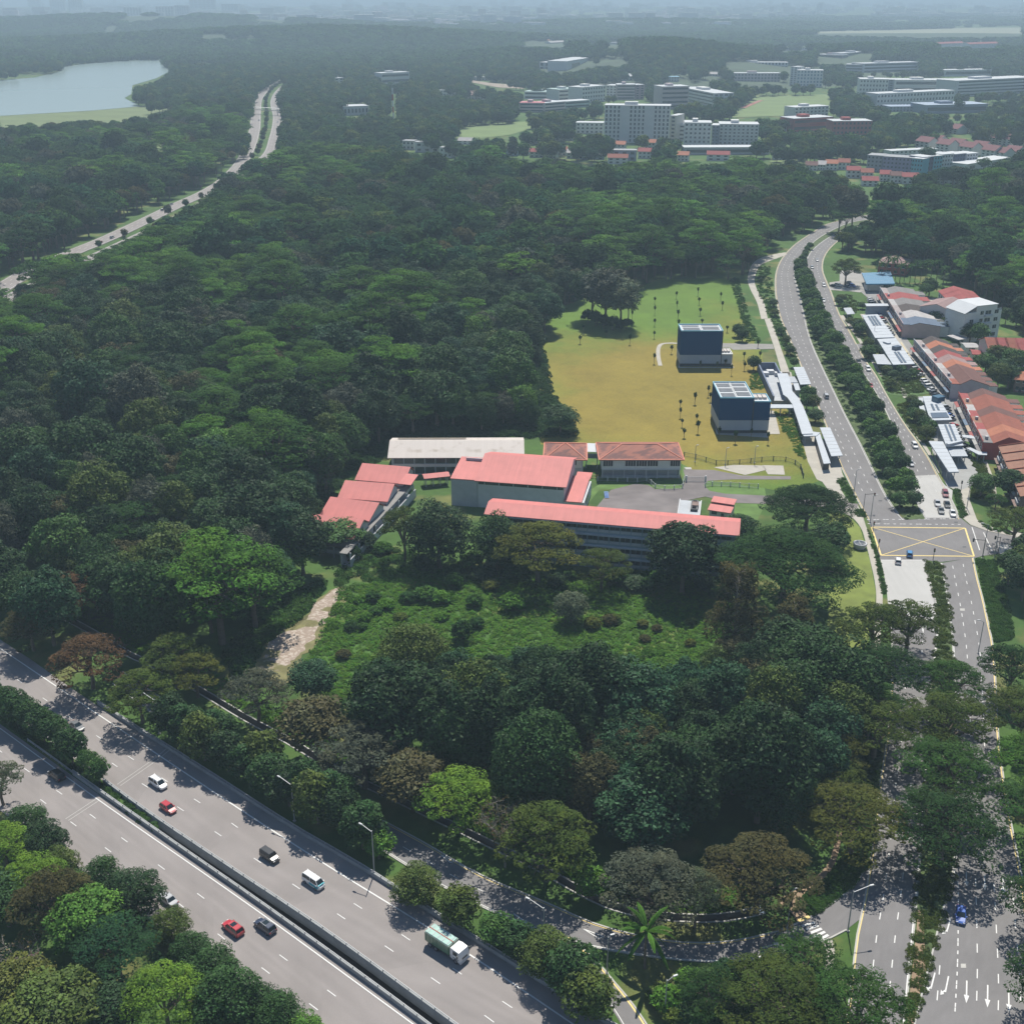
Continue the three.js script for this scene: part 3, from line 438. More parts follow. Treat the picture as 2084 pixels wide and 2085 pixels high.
{
  dashes(sL, cut(sL, 0.35), 1.9, 3.8, 0.17, 0.2, 0.99); dashes(sL, cut(sL, 0.68), 1.9, 3.8, 0.17, 0.2, 0.99); solidLine(sL, cut(sL, 0.98), 0.3); solidLine(sL, cut(sL, 0.02).slice(14), 0.3, M.yellow);
  dashes(sR, cut(sR, 0.34), 1.9, 3.8, 0.17, 0.02, 0.55); dashes(sR, cut(sR, 0.66), 1.9, 3.8, 0.17, 0.02, 0.55); solidLine(sR, cut(sR, 0.97), 0.2, M.yellow); solidLine(sR, cut(sR, 0.03).slice(0, 30), 0.16);
  dashes(sR, path(S(c5, [1030, 1080], [1031, 1300], [1026, 1600], [1008, 1932]), 4), 0.9, 0.8, 0.18); for (const q of [S(c5, [1130, 1100], [1137, 1350], [1140, 1650], [1132, 1932]), S(c5, [1236, 1130], [1250, 1400], [1262, 1700], [1258, 1932]), S(c5, [1335, 1100], [1362, 1400], [1382, 1650], [1392, 1932]), S(c5, [925, 1600], [910, 1790], [895, 1950])]) dashes(sR, path(q, 4), 2.2, 3.6, 0.17);
  for (const o of [sL, sR]) { kerb(o, o.userData.L); kerb(o, o.userData.R); }
  for (const [g, a, b] of [[turnR, [897, 1640], [868, 1755]], [turnR, [975, 1660], [952, 1775]], [arrowShape, [1080, 1685], [1077, 1815]], [arrowShape, [1200, 1710], [1198, 1840]], [arrowShape, [1320, 1735], [1322, 1870]], [turnR, [987, 1325], [960, 1425]], [turnR, [1010, 1065], [995, 1150]], [arrowShape, [1077, 1060], [1078, 1145]], [arrowShape, [1182, 1078], [1183, 1165]], [arrowShape, [1287, 1095], [1290, 1190]]]) arrow(sR, g, c5(...a), c5(...b));
  arrow(sL, turnR, c4(1216, 1300), c4(1222, 1238)); arrow(sL, arrowShape, c4(1134, 1298), c4(1130, 1238));
  mesh('manhole_cover', sheet(S(c5, [1045, 1588], [1074, 1588], [1076, 1612], [1046, 1612]), 0.1), M.kerb, sR); mesh('manhole_cover', sheet(S(c4, [1425, 1118], [1462, 1118], [1464, 1136], [1427, 1136]), 0.1), M.kerb, sR);
}
// the crossing itself
const cross = struct('road_junction', sheet(S(c4, [700, 412], [960, 405], [1430, 405], [1500, 460], [1640, 510], [1931, 568], [2200, 610], [2200, 690], [1931, 650], [1700, 690], [1600, 705], [1540, 722], [1272, 752], [1160, 737], [800, 737], [742, 520]), 0.075), M.asphalt);
cross.userData.y = 0.075;
{
  const q = S(c4, [730, 478], [1466, 486], [1536, 708], [806, 700]).map(([u, v]) => G(u, v)), L = (a, b, w, n) => solidLine(cross, [a, b], w, M.yellow, 0.04, n);
  for (let i = 0; i < 4; i++) L(q[i], q[(i + 1) % 4], 0.45, 'box_line'); L(q[0], q[2], 0.25, 'box_diagonal');
  mesh('box_diagonal', upward(ribbon(offset([q[1], q[3]], -0.12), offset([q[1], q[3]], 0.12), 0.125).geo()), M.yellow, cross);
  for (const [a, b] of [[[705, 420], [1425, 412]], [[710, 452], [1470, 458]]]) { const A = G(...c4(...a)), C = G(...c4(...b)); dashes(cross, [A, C], 0.8, 0.8, 0.3); }
  for (const [a, b] of [[[1520, 480], [1580, 660]], [[1610, 520], [1680, 670]]]) solidLine(cross, [G(...c4(...a)), G(...c4(...b))], 0.25, M.white, 0.05, 'stop_line');
  solidLine(cross, [G(...c4(800, 738)), G(...c4(1160, 738))], 0.3, M.white, 0.05, 'stop_line');
  for (const [a, b] of [[790, 431], [1395, 440], [1460, 634], [800, 270]]) mesh('manhole_cover', sheet(S(c4, [a - 14, b - 4], [a + 14, b - 4], [a + 14, b + 4], [a - 14, b + 4]), 0.12), M.dark, cross);
}
struct('side_street', sheet(S(c4, [2190, 605], [2500, 660], [2500, 740], [2190, 690]), 0.07), M.asphalt);
struct('concrete_road', sheet(S(c4, [1720, 612], [1931, 625], [2100, 640], [2100, 700], [1740, 690]), 0.09), M.concrete);
// planted strips between the carriageways
const planted = mottled([0.06, 0.095, 0.025], 0.4, 8);
{
  const strip = (A, Bq, y = 0.13) => { const n = 40, L = resample(A, n), R = resample(Bq, n); return struct('planted_median', upward(ribbon(L, R, y).geo()), planted); };
  strip(offset(nL.userData.R, -0.4).map((p) => p), nR.userData.L); strip(sL.userData.R, sR.userData.L);
  struct('paved_median_tip', sheet(S(c5, [845, 1640], [830, 1290], [800, 1280], [790, 1400], [752, 1760], [735, 1932], [775, 1932], [800, 1800]), 0.17), M.brownPath);
}
// footpaths
const walk = (name, L, R, m = M.path, y = 0.1) => { const l = path(L, 3), r = path(R, 3), n = Math.max(l.length, r.length); return struct(name, upward(ribbon(resample(l, n), resample(r, n), y).geo()), m); };
walk('footpath', S(c4, [400, 325], [560, 388], [645, 480], [690, 620], [722, 750], [752, 880], [768, 1010], [760, 1200], [735, 1500], [690, 1931]), S(c4, [430, 290], [610, 330], [690, 480], [735, 620], [770, 750], [800, 880], [818, 1010], [810, 1200], [790, 1500], [740, 1931]));
walk('brown_footpath', S(c5, [455, 130], [410, 330], [355, 520], [345, 700], [325, 880], [275, 1030], [180, 1115], [60, 1185], [0, 1215]), S(c5, [495, 130], [445, 330], [395, 520], [380, 700], [355, 900], [305, 1050], [200, 1150], [100, 1215], [20, 1260]), M.brownPath);
struct('brown_footpath', sheet(S(c5, [85, 1200], [140, 1190], [110, 1245], [180, 1320], [110, 1345], [60, 1280]), 0.12), M.brownPath);
struct('kerb_ramp', sheet(S(c5, [110, 1335], [175, 1312], [182, 1328], [118, 1352]), 0.2), M.yellow);
walk('footpath', S(c5, [250, 1455], [280, 1540], [225, 1680], [165, 1740], [110, 1860], [80, 1960]), S(c5, [310, 1450], [325, 1550], [270, 1690], [205, 1765], [150, 1880], [120, 1970]));
walk('footpath', S(m2, [590, 590], [545, 598], [470, 615], [415, 645], [378, 740], [395, 800], [430, 870], [455, 965]), S(m2, [600, 602], [560, 618], [500, 640], [455, 660], [418, 745], [432, 800], [470, 870], [492, 965]));
walk('footpath', S(c2, [1625, 350], [1660, 450], [1690, 540], [1725, 660], [1745, 740]), S(c2, [1668, 350], [1700, 440], [1740, 560], [1790, 700], [1800, 740]));
walk('footpath', S(c2, [1735, 700], [1760, 800], [1800, 900], [1850, 1080], [1880, 1180]), S(c2, [1800, 700], [1830, 800], [1880, 920], [1931, 1080], [1960, 1180]));
struct('paved_forecourt', sheet(S(c3, [170, 1480], [300, 1480], [470, 1660], [500, 1790], [540, 1880], [450, 1835], [500, 1931], [300, 1840], [230, 1700], [195, 1560]), 0.11), M.path);
struct('paved_forecourt', sheet(S(c4, [300, 60], [420, 0], [490, 30], [460, 100], [500, 200], [560, 290], [620, 300], [640, 340], [480, 340], [420, 330], [400, 200]), 0.115), M.path);
struct('paved_forecourt', sheet(S(c4, [1290, 60], [1500, 60], [1510, 150], [1500, 260], [1560, 420], [1700, 490], [1931, 520], [1931, 568], [1640, 508], [1510, 460], [1440, 400], [1400, 200], [1330, 150]), 0.11), M.path);
walk('footpath', S(c3, [480, 550], [560, 650], [640, 770], [720, 900], [800, 1030]), S(c3, [510, 550], [590, 650], [665, 770], [745, 900], [825, 1030]));
walk('footpath', S(c3, [1000, 1400], [1100, 1530], [1190, 1670], [1255, 1790]), S(c3, [1030, 1400], [1130, 1530], [1220, 1670], [1300, 1790]));
struct('service_road', sheet(S(c2, [1340, 512], [1680, 518], [1690, 550], [1420, 556], [1400, 540], [1340, 540]), 0.12), mottled([0.24, 0.23, 0.21], 0.15, 10));
{ const p = path(S(c2, [945, 660], [932, 600], [935, 540], [955, 518], [1000, 512], [1070, 514]), 2, true); struct('drain_channel', upward(ribbon(offset(p, -0.9), offset(p, 0.9), 0.15).geo()), M.path); }

// far expressway on the left
const farA = path([[-60, 625], [0, 590], [54, 557], [141, 518], [217, 487], [290, 453], [362, 418], [417, 393], [453, 371], [489, 335], [508, 300], [519, 262], [522, 225], [528, 198], [556, 173], [590, 158]], 12), farB = path([[-60, 655], [0, 620], [90, 575], [160, 541], [260, 494], [320, 466], [380, 436], [440, 400], [505, 345], [545, 318], [560, 280], [566, 240], [560, 205], [575, 180], [605, 160]], 12);
for (const l of [farA, farB]) { const o = struct('far_expressway', upward(ribbon(offset(l, -6.5), offset(l, 6.5), 0.3).geo()), M.highway); o.userData.y = 0.3; dashes(o, offset(l, 1.8), 3, 7, 0.2); dashes(o, offset(l, -1.8), 3, 7, 0.2); solidLine(o, offset(l, 5.4), 0.25, M.white, 0.08); solidLine(o, offset(l, -5.4), 0.25, M.white, 0.08); }
{ const p = path([[630, 290], [634, 270], [640, 245], [642, 230]], 10), o = struct('service_road', upward(ribbon(offset(p, -4), offset(p, 4), 0.3).geo()), M.concrete); }
{ // footbridge over the far expressway
  const a = G(...t1(1420, 612), 6.5), b = G(...t1(1700, 628), 6.5), o = thing('footbridge', 'white covered footbridge spanning the far expressway', 'footbridge', V(a.x, 0, a.z)), q = b.clone().sub(a), t = (x) => q.clone().multiplyScalar(x).setY(0);
  mesh('deck', new B().bar(V(0, 6, 0), t(1).setY(6), 3.2, 0.5).geo(), M.concrete, o); mesh('roof', new B().bar(V(0, 9, 0), t(1).setY(9), 4, 0.25).geo(), M.white, o); for (const x of [0, 0.25, 0.5, 0.75, 1]) mesh('pier', new B().bar(t(x).setY(0), t(x).setY(9), 0.7).geo(), M.concrete, o);
}
// ---------------------------------------------------------------- building kit: local x along the front, +z out of the front, y up
function siteAt(A, C, name, label, category, group) { // A, C: front corners on the ground, left then right as seen from the front
  const d = C.clone().sub(A), o = thing(name, label, category, V(A.x, 0, A.z), Math.atan2(-d.z, d.x), group); o.userData.w = Math.hypot(d.x, d.z); return o;
}
const W = (o) => o.userData.w;
M.wallWhite = mottled([0.62, 0.62, 0.6], 0.08, 9); M.wallGrey = mottled([0.4, 0.42, 0.44], 0.12, 9); M.wallPale = mottled([0.52, 0.53, 0.54], 0.1, 9); M.wallTeal = mottled([0.28, 0.36, 0.39], 0.12, 9); M.wallCream = mottled([0.6, 0.57, 0.5], 0.1, 9);
M.redRoof = matT(pattern(512, 18, (u, v) => { const st = vnoise(u * 60, v * 2, 60), n = fbm(u, v, 6), g = hash(Math.floor(u * 512), Math.floor(v * 512)) - 0.5; return [0.5, 0.15, 0.135].map((c) => c * (0.88 + 0.14 * st + 0.2 * (n - 0.4) + 0.06 * g)); }), 0.7);
M.rustRoof = matT(pattern(512, 14, (u, v) => { const n = fbm(u, v, 7), st = vnoise(u * 30, v * 3, 30), g = hash(Math.floor(u * 512), Math.floor(v * 512)) - 0.5; return mix([0.3, 0.12, 0.085], [0.16, 0.075, 0.065], ss(0.35, 0.65, n)).map((c) => c * (0.88 + 0.25 * st + 0.12 * g)); }), 0.85);
M.paleRoof = matT(pattern(512, 20, (u, v) => { const n = fbm(u, v, 5), st = vnoise(u * 50, v * 2, 50), g = hash(Math.floor(u * 512), Math.floor(v * 512)) - 0.5; return mix([0.5, 0.455, 0.415], [0.36, 0.31, 0.26], ss(0.6, 0.85, n)).map((c) => c * (0.95 + 0.07 * st + 0.05 * g)); }), 0.8);
M.whiteRoof = mottled([0.5, 0.52, 0.53], 0.06, 12); M.greyRoof = mottled([0.3, 0.31, 0.32], 0.2, 10); M.trimRed = mat([0.5, 0.16, 0.1], 0.7);
M.window = mat([0.03, 0.04, 0.05], 0.2); M.navy = matT(pattern(256, 6, (u, v) => { const st = Math.sin(u * 6.2832 * 24) * 0.5 + 0.5; return [0.001, 0.05, 0.15].map((c) => c * (0.82 + 0.3 * st)); }), 0.8); M.navy = new THREE.MeshPhysicalMaterial({ map: M.navy.map, roughness: 0.8, specularIntensity: 0.1 }); M.sky = mat([0.16, 0.4, 0.52], 0.5);
// roof over a rectangle: two slopes with the ridge along x
function gable(x0, x1, zf, zb, yE, yR, ridge = 0.5, over = 0.5, t = 0.2) {
  const b = new B(), zr = zf + (zb - zf) * ridge, X0 = x0 - over, X1 = x1 + over, F = zf + over, K2 = zb - over, p = (x, y, z) => V(x, y, z);
  b.quad(p(X0, yE, F), p(X1, yE, F), p(X1, yR, zr), p(X0, yR, zr)).quad(p(X1, yE, K2), p(X0, yE, K2), p(X0, yR, zr), p(X1, yR, zr));
  b.quad(p(X1, yE - t, F), p(X0, yE - t, F), p(X0, yR - t, zr), p(X1, yR - t, zr)).quad(p(X0, yE - t, K2), p(X1, yE - t, K2), p(X1, yR - t, zr), p(X0, yR - t, zr));
  b.quad(p(X0, yE - t, F), p(X1, yE - t, F), p(X1, yE, F), p(X0, yE, F)).quad(p(X1, yE - t, K2), p(X0, yE - t, K2), p(X0, yE, K2), p(X1, yE, K2));
  for (const [x, s] of [[X0, 0], [X1, 1]]) for (const [z] of [[F], [K2]]) { const q = [p(x, yE - t, z), p(x, yE, z), p(x, yR, zr), p(x, yR - t, zr)]; (s === (z === F ? 1 : 0)) ? b.quad(q[0], q[3], q[2], q[1]) : b.quad(...q); }
  return b.geo();
}
function gableWalls(x0, x1, zf, zb, yE, yR, ridge = 0.5) { const b = new B().box(x0, x1, -0.2, yE, zb, zf), zr = zf + (zb - zf) * ridge; b.tri(V(x0, yE, zb), V(x0, yE, zf), V(x0, yR - 0.25, zr)); b.tri(V(x1, yE, zf), V(x1, yE, zb), V(x1, yR - 0.25, zr)); return b.geo(); }
function hip(x0, x1, zf, zb, yE, yR, over = 0.8, t = 0.25) {
  const b = new B(), X0 = x0 - over, X1 = x1 + over, F = zf + over, K2 = zb - over, d = (F - K2) / 2, r0 = V(Math.min(X0 + d, (X0 + X1) / 2 - 0.4), yR, F - d), r1 = V(Math.max(X1 - d, (X0 + X1) / 2 + 0.4), yR, F - d);
  b.quad(V(X0, yE, F), V(X1, yE, F), r1, r0).quad(V(X1, yE, K2), V(X0, yE, K2), r0, r1).tri(V(X1, yE, F), V(X1, yE, K2), r1, [0, 0], [F - K2, 0], [d, d]).tri(V(X0, yE, K2), V(X0, yE, F), r0, [0, 0], [F - K2, 0], [d, d]);
  return { geo: b.box(X0, X1, yE - t, yE, K2, F).geo(), r0, r1, c: [V(X0, yE, F), V(X1, yE, F), V(X1, yE, K2), V(X0, yE, K2)] };
}
const at = (k, x, y, h) => { const [u, v] = k(x, y), p = G(u, v, h); p.y = 0; return p; };
// a row of window panes with mullions on the front (z = 0 plane), each its own part
function panes(o, x0, x1, n, y0, y1, z, m = M.window, gap = 0.35) { const w = (x1 - x0) / n; for (let i = 0; i < n; i++) put('window', m, o, w - gap, y1 - y0, 0.08, x0 + w * (i + 0.5), y0, z + 0.03); }

{ // pale-roofed two-storey block at the back
  const o = siteAt(at(d4, 630, 200, 6.6), at(d4, 1690, 197, 6.6), 'school_block', 'two-storey school block with long pale cream roof', 'building'), w = W(o), d = 17;
  mesh('wall', gableWalls(0, w, 0, -d, 6.6, 9, 0.5), M.wallTeal, o); mesh('roof', gable(0, w, 0, -d, 6.6, 9.2, 0.5, 1.2), M.paleRoof, o);
  const n = 12; panes(o, 0.6, w - 0.6, n, 4.1, 6.3, 0, M.window, 0.4); panes(o, 0.6, w - 0.6, n, 0.5, 2.8, 0, M.window, 0.4);
  put('balcony_band', M.wallPale, o, w, 0.9, 0.18, w / 2, 3, 0.1); put('roof_moss', mottled([0.16, 0.13, 0.09], 0.4, 6), o, w * 0.54, 0.06, 2.6, w * 0.3, 8.35, -d * 0.5 - 4.4).rotation.x = -0.27;
}
{ // assembly hall
  const A = at(d4, 1335, 390, 9.3), C = at(d5, 512, 448, 9.3), o = siteAt(A, C, 'assembly_hall', 'large hall with big bright red roof and grey walls', 'building'), w = W(o), d = 24;
  mesh('wall', gableWalls(0, w, 0, -d, 9.3, 12.4, 0.62), M.wallPale, o); mesh('roof', gable(0, w, 0.3, -d, 9.4, 12.6, 0.62, 0.8), M.redRoof, o);
  put('clerestory', M.window, o, w - 0.6, 1.1, 0.1, w / 2, 7.9, 0.04); for (let i = 0; i < 6; i++) put('clerestory_post', M.wallGrey, o, 0.25, 1.2, 0.16, w * (i + 0.5) / 6, 7.85, 0.06);
  mesh('annex_wall', box(-8.5, -0.1, -0.2, 9, -15, 0.2), M.wallGrey, o); mesh('annex_roof', new B().bar(V(-4.3, 9.2, 0.4), V(-4.3, 10.6, -15.4), 8.8, 0.25).geo(), M.redRoof, o); put('annex_parapet', M.wallPale, o, 6, 1.2, 0.3, -3.6, 10.2, -13);
  mesh('side_wall', box(w + 0.1, w + 6.4, -0.2, 4.6, -17, 1), M.wallPale, o); mesh('side_roof', new B().bar(V(w + 3, 5, 2), V(w + 3, 5.6, -18), 5.6, 0.25).geo(), M.redRoof, o); put('side_window', M.window, o, 0.1, 1.6, 6, w + 6.45, 2, -7);
  put('side_canopy', M.redRoof, o, 5, 0.2, 6, w + 3.4, 4.8, -20.5);
}
{ // long four-storey classroom block
  const A = at(d5, -20, 640, 14), C = at(d5, 1712, 786, 14), o = siteAt(A, C, 'classroom_block', 'long four-storey classroom block with red roof and window bands', 'building'), w = W(o), d = 9.5;
  mesh('wall', gableWalls(0, w, 0, -d, 14, 15.4), M.wallTeal, o); mesh('roof', gable(0, w, 0, -d, 14.2, 15.7, 0.5, 1.1), M.redRoof, o); put('gutter', M.wallGrey, o, w + 1, 0.35, 0.5, w / 2, 13.6, 1.0);
  for (let s = 0; s < 4; s++) { const y = 1 + s * 3.4, n = 22; panes(o, 0.8, w - 0.8, n, y + 0.9, y + 2.3, 0, M.window, 0.45); put('sunshade', M.wallPale, o, w, 0.25, 0.9, w / 2, y + 2.5, 0.45); put('spandrel', M.wallPale, o, w, 0.8, 0.12, w / 2, y, 0.06); for (let i = 0; i <= n; i += 1) put('pier', M.wallTeal, o, 0.22, 2.3, 0.24, 0.8 + (w - 1.6) * i / n, y, 0.12); }
  // stub mullions cutting each window into narrow lights
  for (let s = 0; s < 4; s++) for (let i = 0; i < 22; i++) put('mullion', M.wallGrey, o, 0.08, 1.4, 0.06, 0.8 + (w - 1.6) * (i + 0.5) / 22, 1.9 + s * 3.4, 0.1);
}
// stepped wing of four blocks
[[[345, 388], [722, 420], 'uppermost'], [[205, 536], [592, 566], 'second from the top'], [[60, 676], [442, 726], 'third from the top'], [[-80, 825], [318, 872], 'lowest, half hidden by leaves']].forEach(([a, c, l]) => {
  const o = siteAt(at(d4, ...a, 5.6), at(d4, ...c, 5.6), 'stepped_block', `stepped school block with red roof, ${l}`, 'building', 'stepped red-roofed blocks'), w = W(o), d = 11.5;
  mesh('wall', gableWalls(0, w, 0, -d, 5.6, 8.2, 0.66), M.wallPale, o); mesh('roof', gable(0, w, 0, -d, 5.7, 8.4, 0.66, 0.5), M.redRoof, o); panes(o, 0.5, w - 0.5, 5, 1.2, 4.4, 0, M.window, 0.5); mesh('lean_to', new B().bar(V(w / 2, 3.6, 2.6), V(w / 2, 4.6, 0.2), w, 0.18).geo(), mottled([0.2, 0.17, 0.15], 0.3, 6), o);
  for (let i = 0; i < 4; i++) put('post', M.wallGrey, o, 0.25, 3.5, 0.25, 0.5 + (w - 1) * i / 3, 0, 2.4); put('side_door', M.dark, o, 0.1, 2.4, 1.4, w + 0.04, 0, -4);
});
{ // stair corridor along the right-hand ends
  const A = at(d4, 300, 1060, 2), C = at(d4, 830, 410, 5), o = siteAt(A, C, 'stair_corridor', 'grey stair corridor running diagonally past the stepped red roofs', 'corridor'), w = W(o);
  mesh('floor_slab', box(0, w, -0.1, 0.5, -3, 0), M.wallGrey, o); mesh('parapet_wall', box(0, w, 0.5, 2.6, -0.3, -0.05), M.wallPale, o); mesh('back_wall', box(0, w, 0.5, 4.2, -3.1, -2.8), M.wallGrey, o); mesh('corridor_roof', box(-0.3, w, 4.2, 4.45, -3.3, -0.9), mottled([0.22, 0.21, 0.2], 0.25, 6), o);
  for (let i = 0; i < 9; i++) put('column', M.wallPale, o, 0.35, 3.8, 0.35, 1 + (w - 2) * i / 8, 0.4, -0.5); mesh('head_roof', new B().bar(V(w - 6, 6.4, -1.5), V(w + 1, 7.2, -1.5), 4.2, 0.25).geo(), M.redRoof, o);
}
{ const A = at(d4, 905, 375, 3.4), C = at(d4, 1100, 355, 3.4), o = siteAt(A, C, 'linkway', 'small red-roofed linkway between stepped wing and hall', 'walkway'), w = W(o); mesh('roof', gable(0, w, 0, -3.4, 3.3, 4, 0.5, 0.4), M.redRoof, o); for (let i = 0; i < 4; i++) for (const z of [-0.3, -3.1]) put('post', M.wallPale, o, 0.25, 3.2, 0.25, 0.4 + (w - 0.8) * i / 3, 0, z); }
// two blocks with rusty hipped roofs
for (const [a, c, dep, l, big] of [[[385, 252], [650, 257], 14, 'small two-storey pavilion under square rusty hipped roof', 0], [[775, 256], [1330, 256], 14.5, 'two-storey office block under long rusty hipped roof', 1]]) {
  const o = siteAt(at(d5, ...a, 7), at(d5, ...c, 7), 'hipped_block', l, 'building'), w = W(o), r = hip(0, w, 0, -dep, 7, big ? 9.6 : 9.8, 1);
  mesh('wall', big ? box(0, w, 3.2, 6.8, -dep, 0) : box(0.8, w - 0.8, 3.2, 6.8, -dep, -1.4), M.wallWhite, o); mesh('ground_floor_wall', box(0.6, w - 0.6, -0.2, 3.2, -dep, -2), M.wallGrey, o); const rf = mesh('roof', r.geo, M.rustRoof, o);
  const cap = new B(); for (const [p, q] of [[r.c[0], r.r0], [r.c[1], r.r1], [r.c[2], r.r1], [r.c[3], r.r0], [r.r0, r.r1], [r.c[0], r.c[1]], [r.c[1], r.c[2]], [r.c[2], r.c[3]], [r.c[3], r.c[0]]]) cap.bar(p.clone().setY(p.y + 0.05), q.clone().setY(q.y + 0.05), 0.35, 0.16); mesh('ridge_tiles', cap.geo(), M.trimRed, rf);
  if (big) { for (const [x0, x1] of [[0.02, 0.14], [0.3, 0.43], [0.44, 0.57], [0.58, 0.71], [0.87, 0.99]]) { const wn = put('window', M.window, o, w * (x1 - x0), 1.9, 0.08, w * (x0 + x1) / 2, 4.4, 0.03); for (const k of [-0.25, 0, 0.25]) put('mullion', M.wallWhite, wn, 0.08, 1.9, 0.05, w * (x1 - x0) * k, 0, 0.04); } put('floor_band', M.wallPale, o, w, 0.35, 0.3, w / 2, 3.05, 0.12); for (let i = 0; i < 8; i++) put('column', M.wallPale, o, 0.35, 3.2, 0.35, 0.3 + (w - 0.6) * i / 7, 0, -0.3); put('lower_parapet', M.wallGrey, o, w, 0.9, 0.15, w / 2, 0, -0.5); }
  else { for (const x of [0.5, w / 2, w - 0.5]) put('column', M.wallGrey, o, 0.4, 7, 0.4, x, 0, -0.3); put('window', M.window, o, w * 0.6, 1.8, 0.08, w / 2, 4.2, -1.36); }
}
{ const o = siteAt(at(d5, 662, 205, 6), at(d5, 750, 208, 6), 'link_canopy', 'light metal canopy joining the two hipped blocks', 'canopy'), w = W(o); mesh('roof', new B().bar(V(w / 2, 6, 0.3), V(w / 2, 6.4, -7), w, 0.2).geo(), M.whiteRoof, o); for (const x of [0.3, w - 0.3]) for (const z of [0, -6.5]) put('post', M.wallPale, o, 0.25, 6, 0.25, x, 0, z); put('bridge_slab', M.wallGrey, o, w, 0.3, 4, w / 2, 3.2, -3); }
struct('school_yard', sheet(S(d5, [838, 476], [1010, 432], [1100, 442], [1150, 470], [1340, 466], [1362, 400], [1345, 332], [1560, 336], [1760, 375], [2100, 380], [2100, 402], [1700, 402], [1520, 412], [1490, 442], [1530, 482], [1640, 502], [2000, 520], [2160, 530], [2160, 580], [1870, 572], [1690, 566], [1500, 522], [1320, 560], [1300, 660], [725, 610]), 0.1), M.oldAsphalt);
struct('road_spur', sheet([...S(c4, [480, 330], [620, 325], [625, 295], [540, 290]), ...S(d5, [2100, 530], [2100, 580])], 0.12), M.oldAsphalt);
for (const q of [S(d5, [1560, 318], [1700, 300], [1905, 305], [1931, 335], [1780, 372]), S(c2, [1610, 1312], [1750, 1315], [1760, 1375], [1650, 1372])]) struct('concrete_slab', sheet(q, 0.13), M.path);
struct('concrete_slab', sheet(S(d5, [1350, 318], [1400, 318], [1405, 332], [1365, 332]), 0.15), M.concrete);
{ // flat-roofed tank room
  const o = siteAt(at(d5, 1305, 650, 2.4), at(d5, 1460, 662, 2.4), 'tank_room', 'low flat concrete room with dark rooftop tank frame', 'building'), w = W(o); mesh('wall', box(0, w, -0.2, 2.4, -12, 0), M.wallGrey, o); mesh('parapet', new B().box(-0.1, w + 0.1, 2.4, 2.8, -0.3, 0.1).box(-0.1, 0.2, 2.4, 2.8, -12, -0.3).box(w - 0.2, w + 0.1, 2.4, 2.8, -12, -0.3).geo(), M.wallPale, o); mesh('tank_frame', new B().box(w * 0.55, w - 0.8, 2.4, 3.2, -11, -10.6).box(w * 0.55, w - 0.8, 2.4, 3.2, -4, -3.6).box(w * 0.55, w * 0.62, 2.4, 3.2, -10.6, -4).box(w - 1.3, w - 0.8, 2.4, 3.2, -10.6, -4).geo(), M.dark, o); put('water_tank', mottled([0.2, 0.14, 0.12], 0.3, 3), o, 2, 1.1, 3, w * 0.75, 2.4, -7.5); put('door', M.dark, o, 0.9, 2, 0.08, w * 0.3, 0, 0.03);
}
{ const o = siteAt(at(d5, 1515, 615, 3), at(d5, 1680, 640, 3), 'guard_house', 'small guard house with two red roof slabs', 'building'), w = W(o); mesh('wall', box(0.4, w - 0.4, -0.2, 2.9, -7.5, -1.2), M.wallCream, o); mesh('front_roof', new B().bar(V(w / 2, 3, 0), V(w / 2, 3.5, -4.8), w, 0.25).geo(), M.redRoof, o); mesh('rear_roof', new B().bar(V(w / 2, 4, -4.4), V(w / 2, 4.3, -8.4), w, 0.25).geo(), M.redRoof, o); put('window', M.window, o, 1.6, 1, 0.08, 1.9, 1.4, -1.16); put('door', M.dark, o, 0.9, 2.1, 0.08, w * 0.62, 0, -1.16); put('counter_wall', M.wallWhite, o, 2.2, 1.2, 0.2, w - 1.6, 0, -0.6); }
{ const o = siteAt(at(d5, 795, 522, 0.5), at(d5, 825, 522, 0.5), 'blue_board', 'blue slatted board leaning by the yard corner', 'board'), w = W(o); for (let i = 0; i < 5; i++) mesh('slat', new B().bar(V(0, 0.3 + i * 0.12, -i * 0.8), V(w, 0.3 + i * 0.12, -i * 0.8), 0.65, 0.1).geo(), mat([0.08, 0.18, 0.42], 0.6), o); for (const x of [0.2, w - 0.2]) mesh('leg', new B().bar(V(x, 0, 0), V(x, 0.8, -3.3), 0.1).geo(), M.metal, o); }
// fences
function fence(label, pts, h, postM, railM, gap = 2.6, bars = true, base = 0.15) {
  const line = path(pts, 2, false), org = line[0], loc = line.map((p) => p.clone().sub(org)), o = thing('fence', label, 'fence', org), n = Math.round(lengthOf(loc) / gap), q = resample(loc, n);
  for (const p of q) put('post', postM, o, 0.28, h, 0.28, p.x, 0, p.z);
  for (let i = 0; i < n; i++) { const b = new B(); for (const y of [base + 0.1, h * 0.9]) b.bar(q[i].clone().setY(y), q[i + 1].clone().setY(y), 0.07); if (bars) for (let k = 1; k < 9; k++) { const p = q[i].clone().lerp(q[i + 1], k / 9); b.bar(p.clone().setY(base), p.clone().setY(h * 0.92), 0.05); } else b.bar(q[i].clone().setY(h * 0.5), q[i + 1].clone().setY(h * 0.5), 0.05, h * 0.3); mesh('fence_panel', b.geo(), railM, o); }
  return o;
}
const darkGreen = mat([0.025, 0.05, 0.04], 0.6);
fence('dark green bar fence along the lower edge of the lawn', S(d5, [1352, 240], [1440, 256], [1590, 302], [1760, 292], [1890, 275], [2000, 268]).concat(S(c2, [1800, 1290], [1860, 1325], [1880, 1395])), 1.8, darkGreen, darkGreen, 4.2);
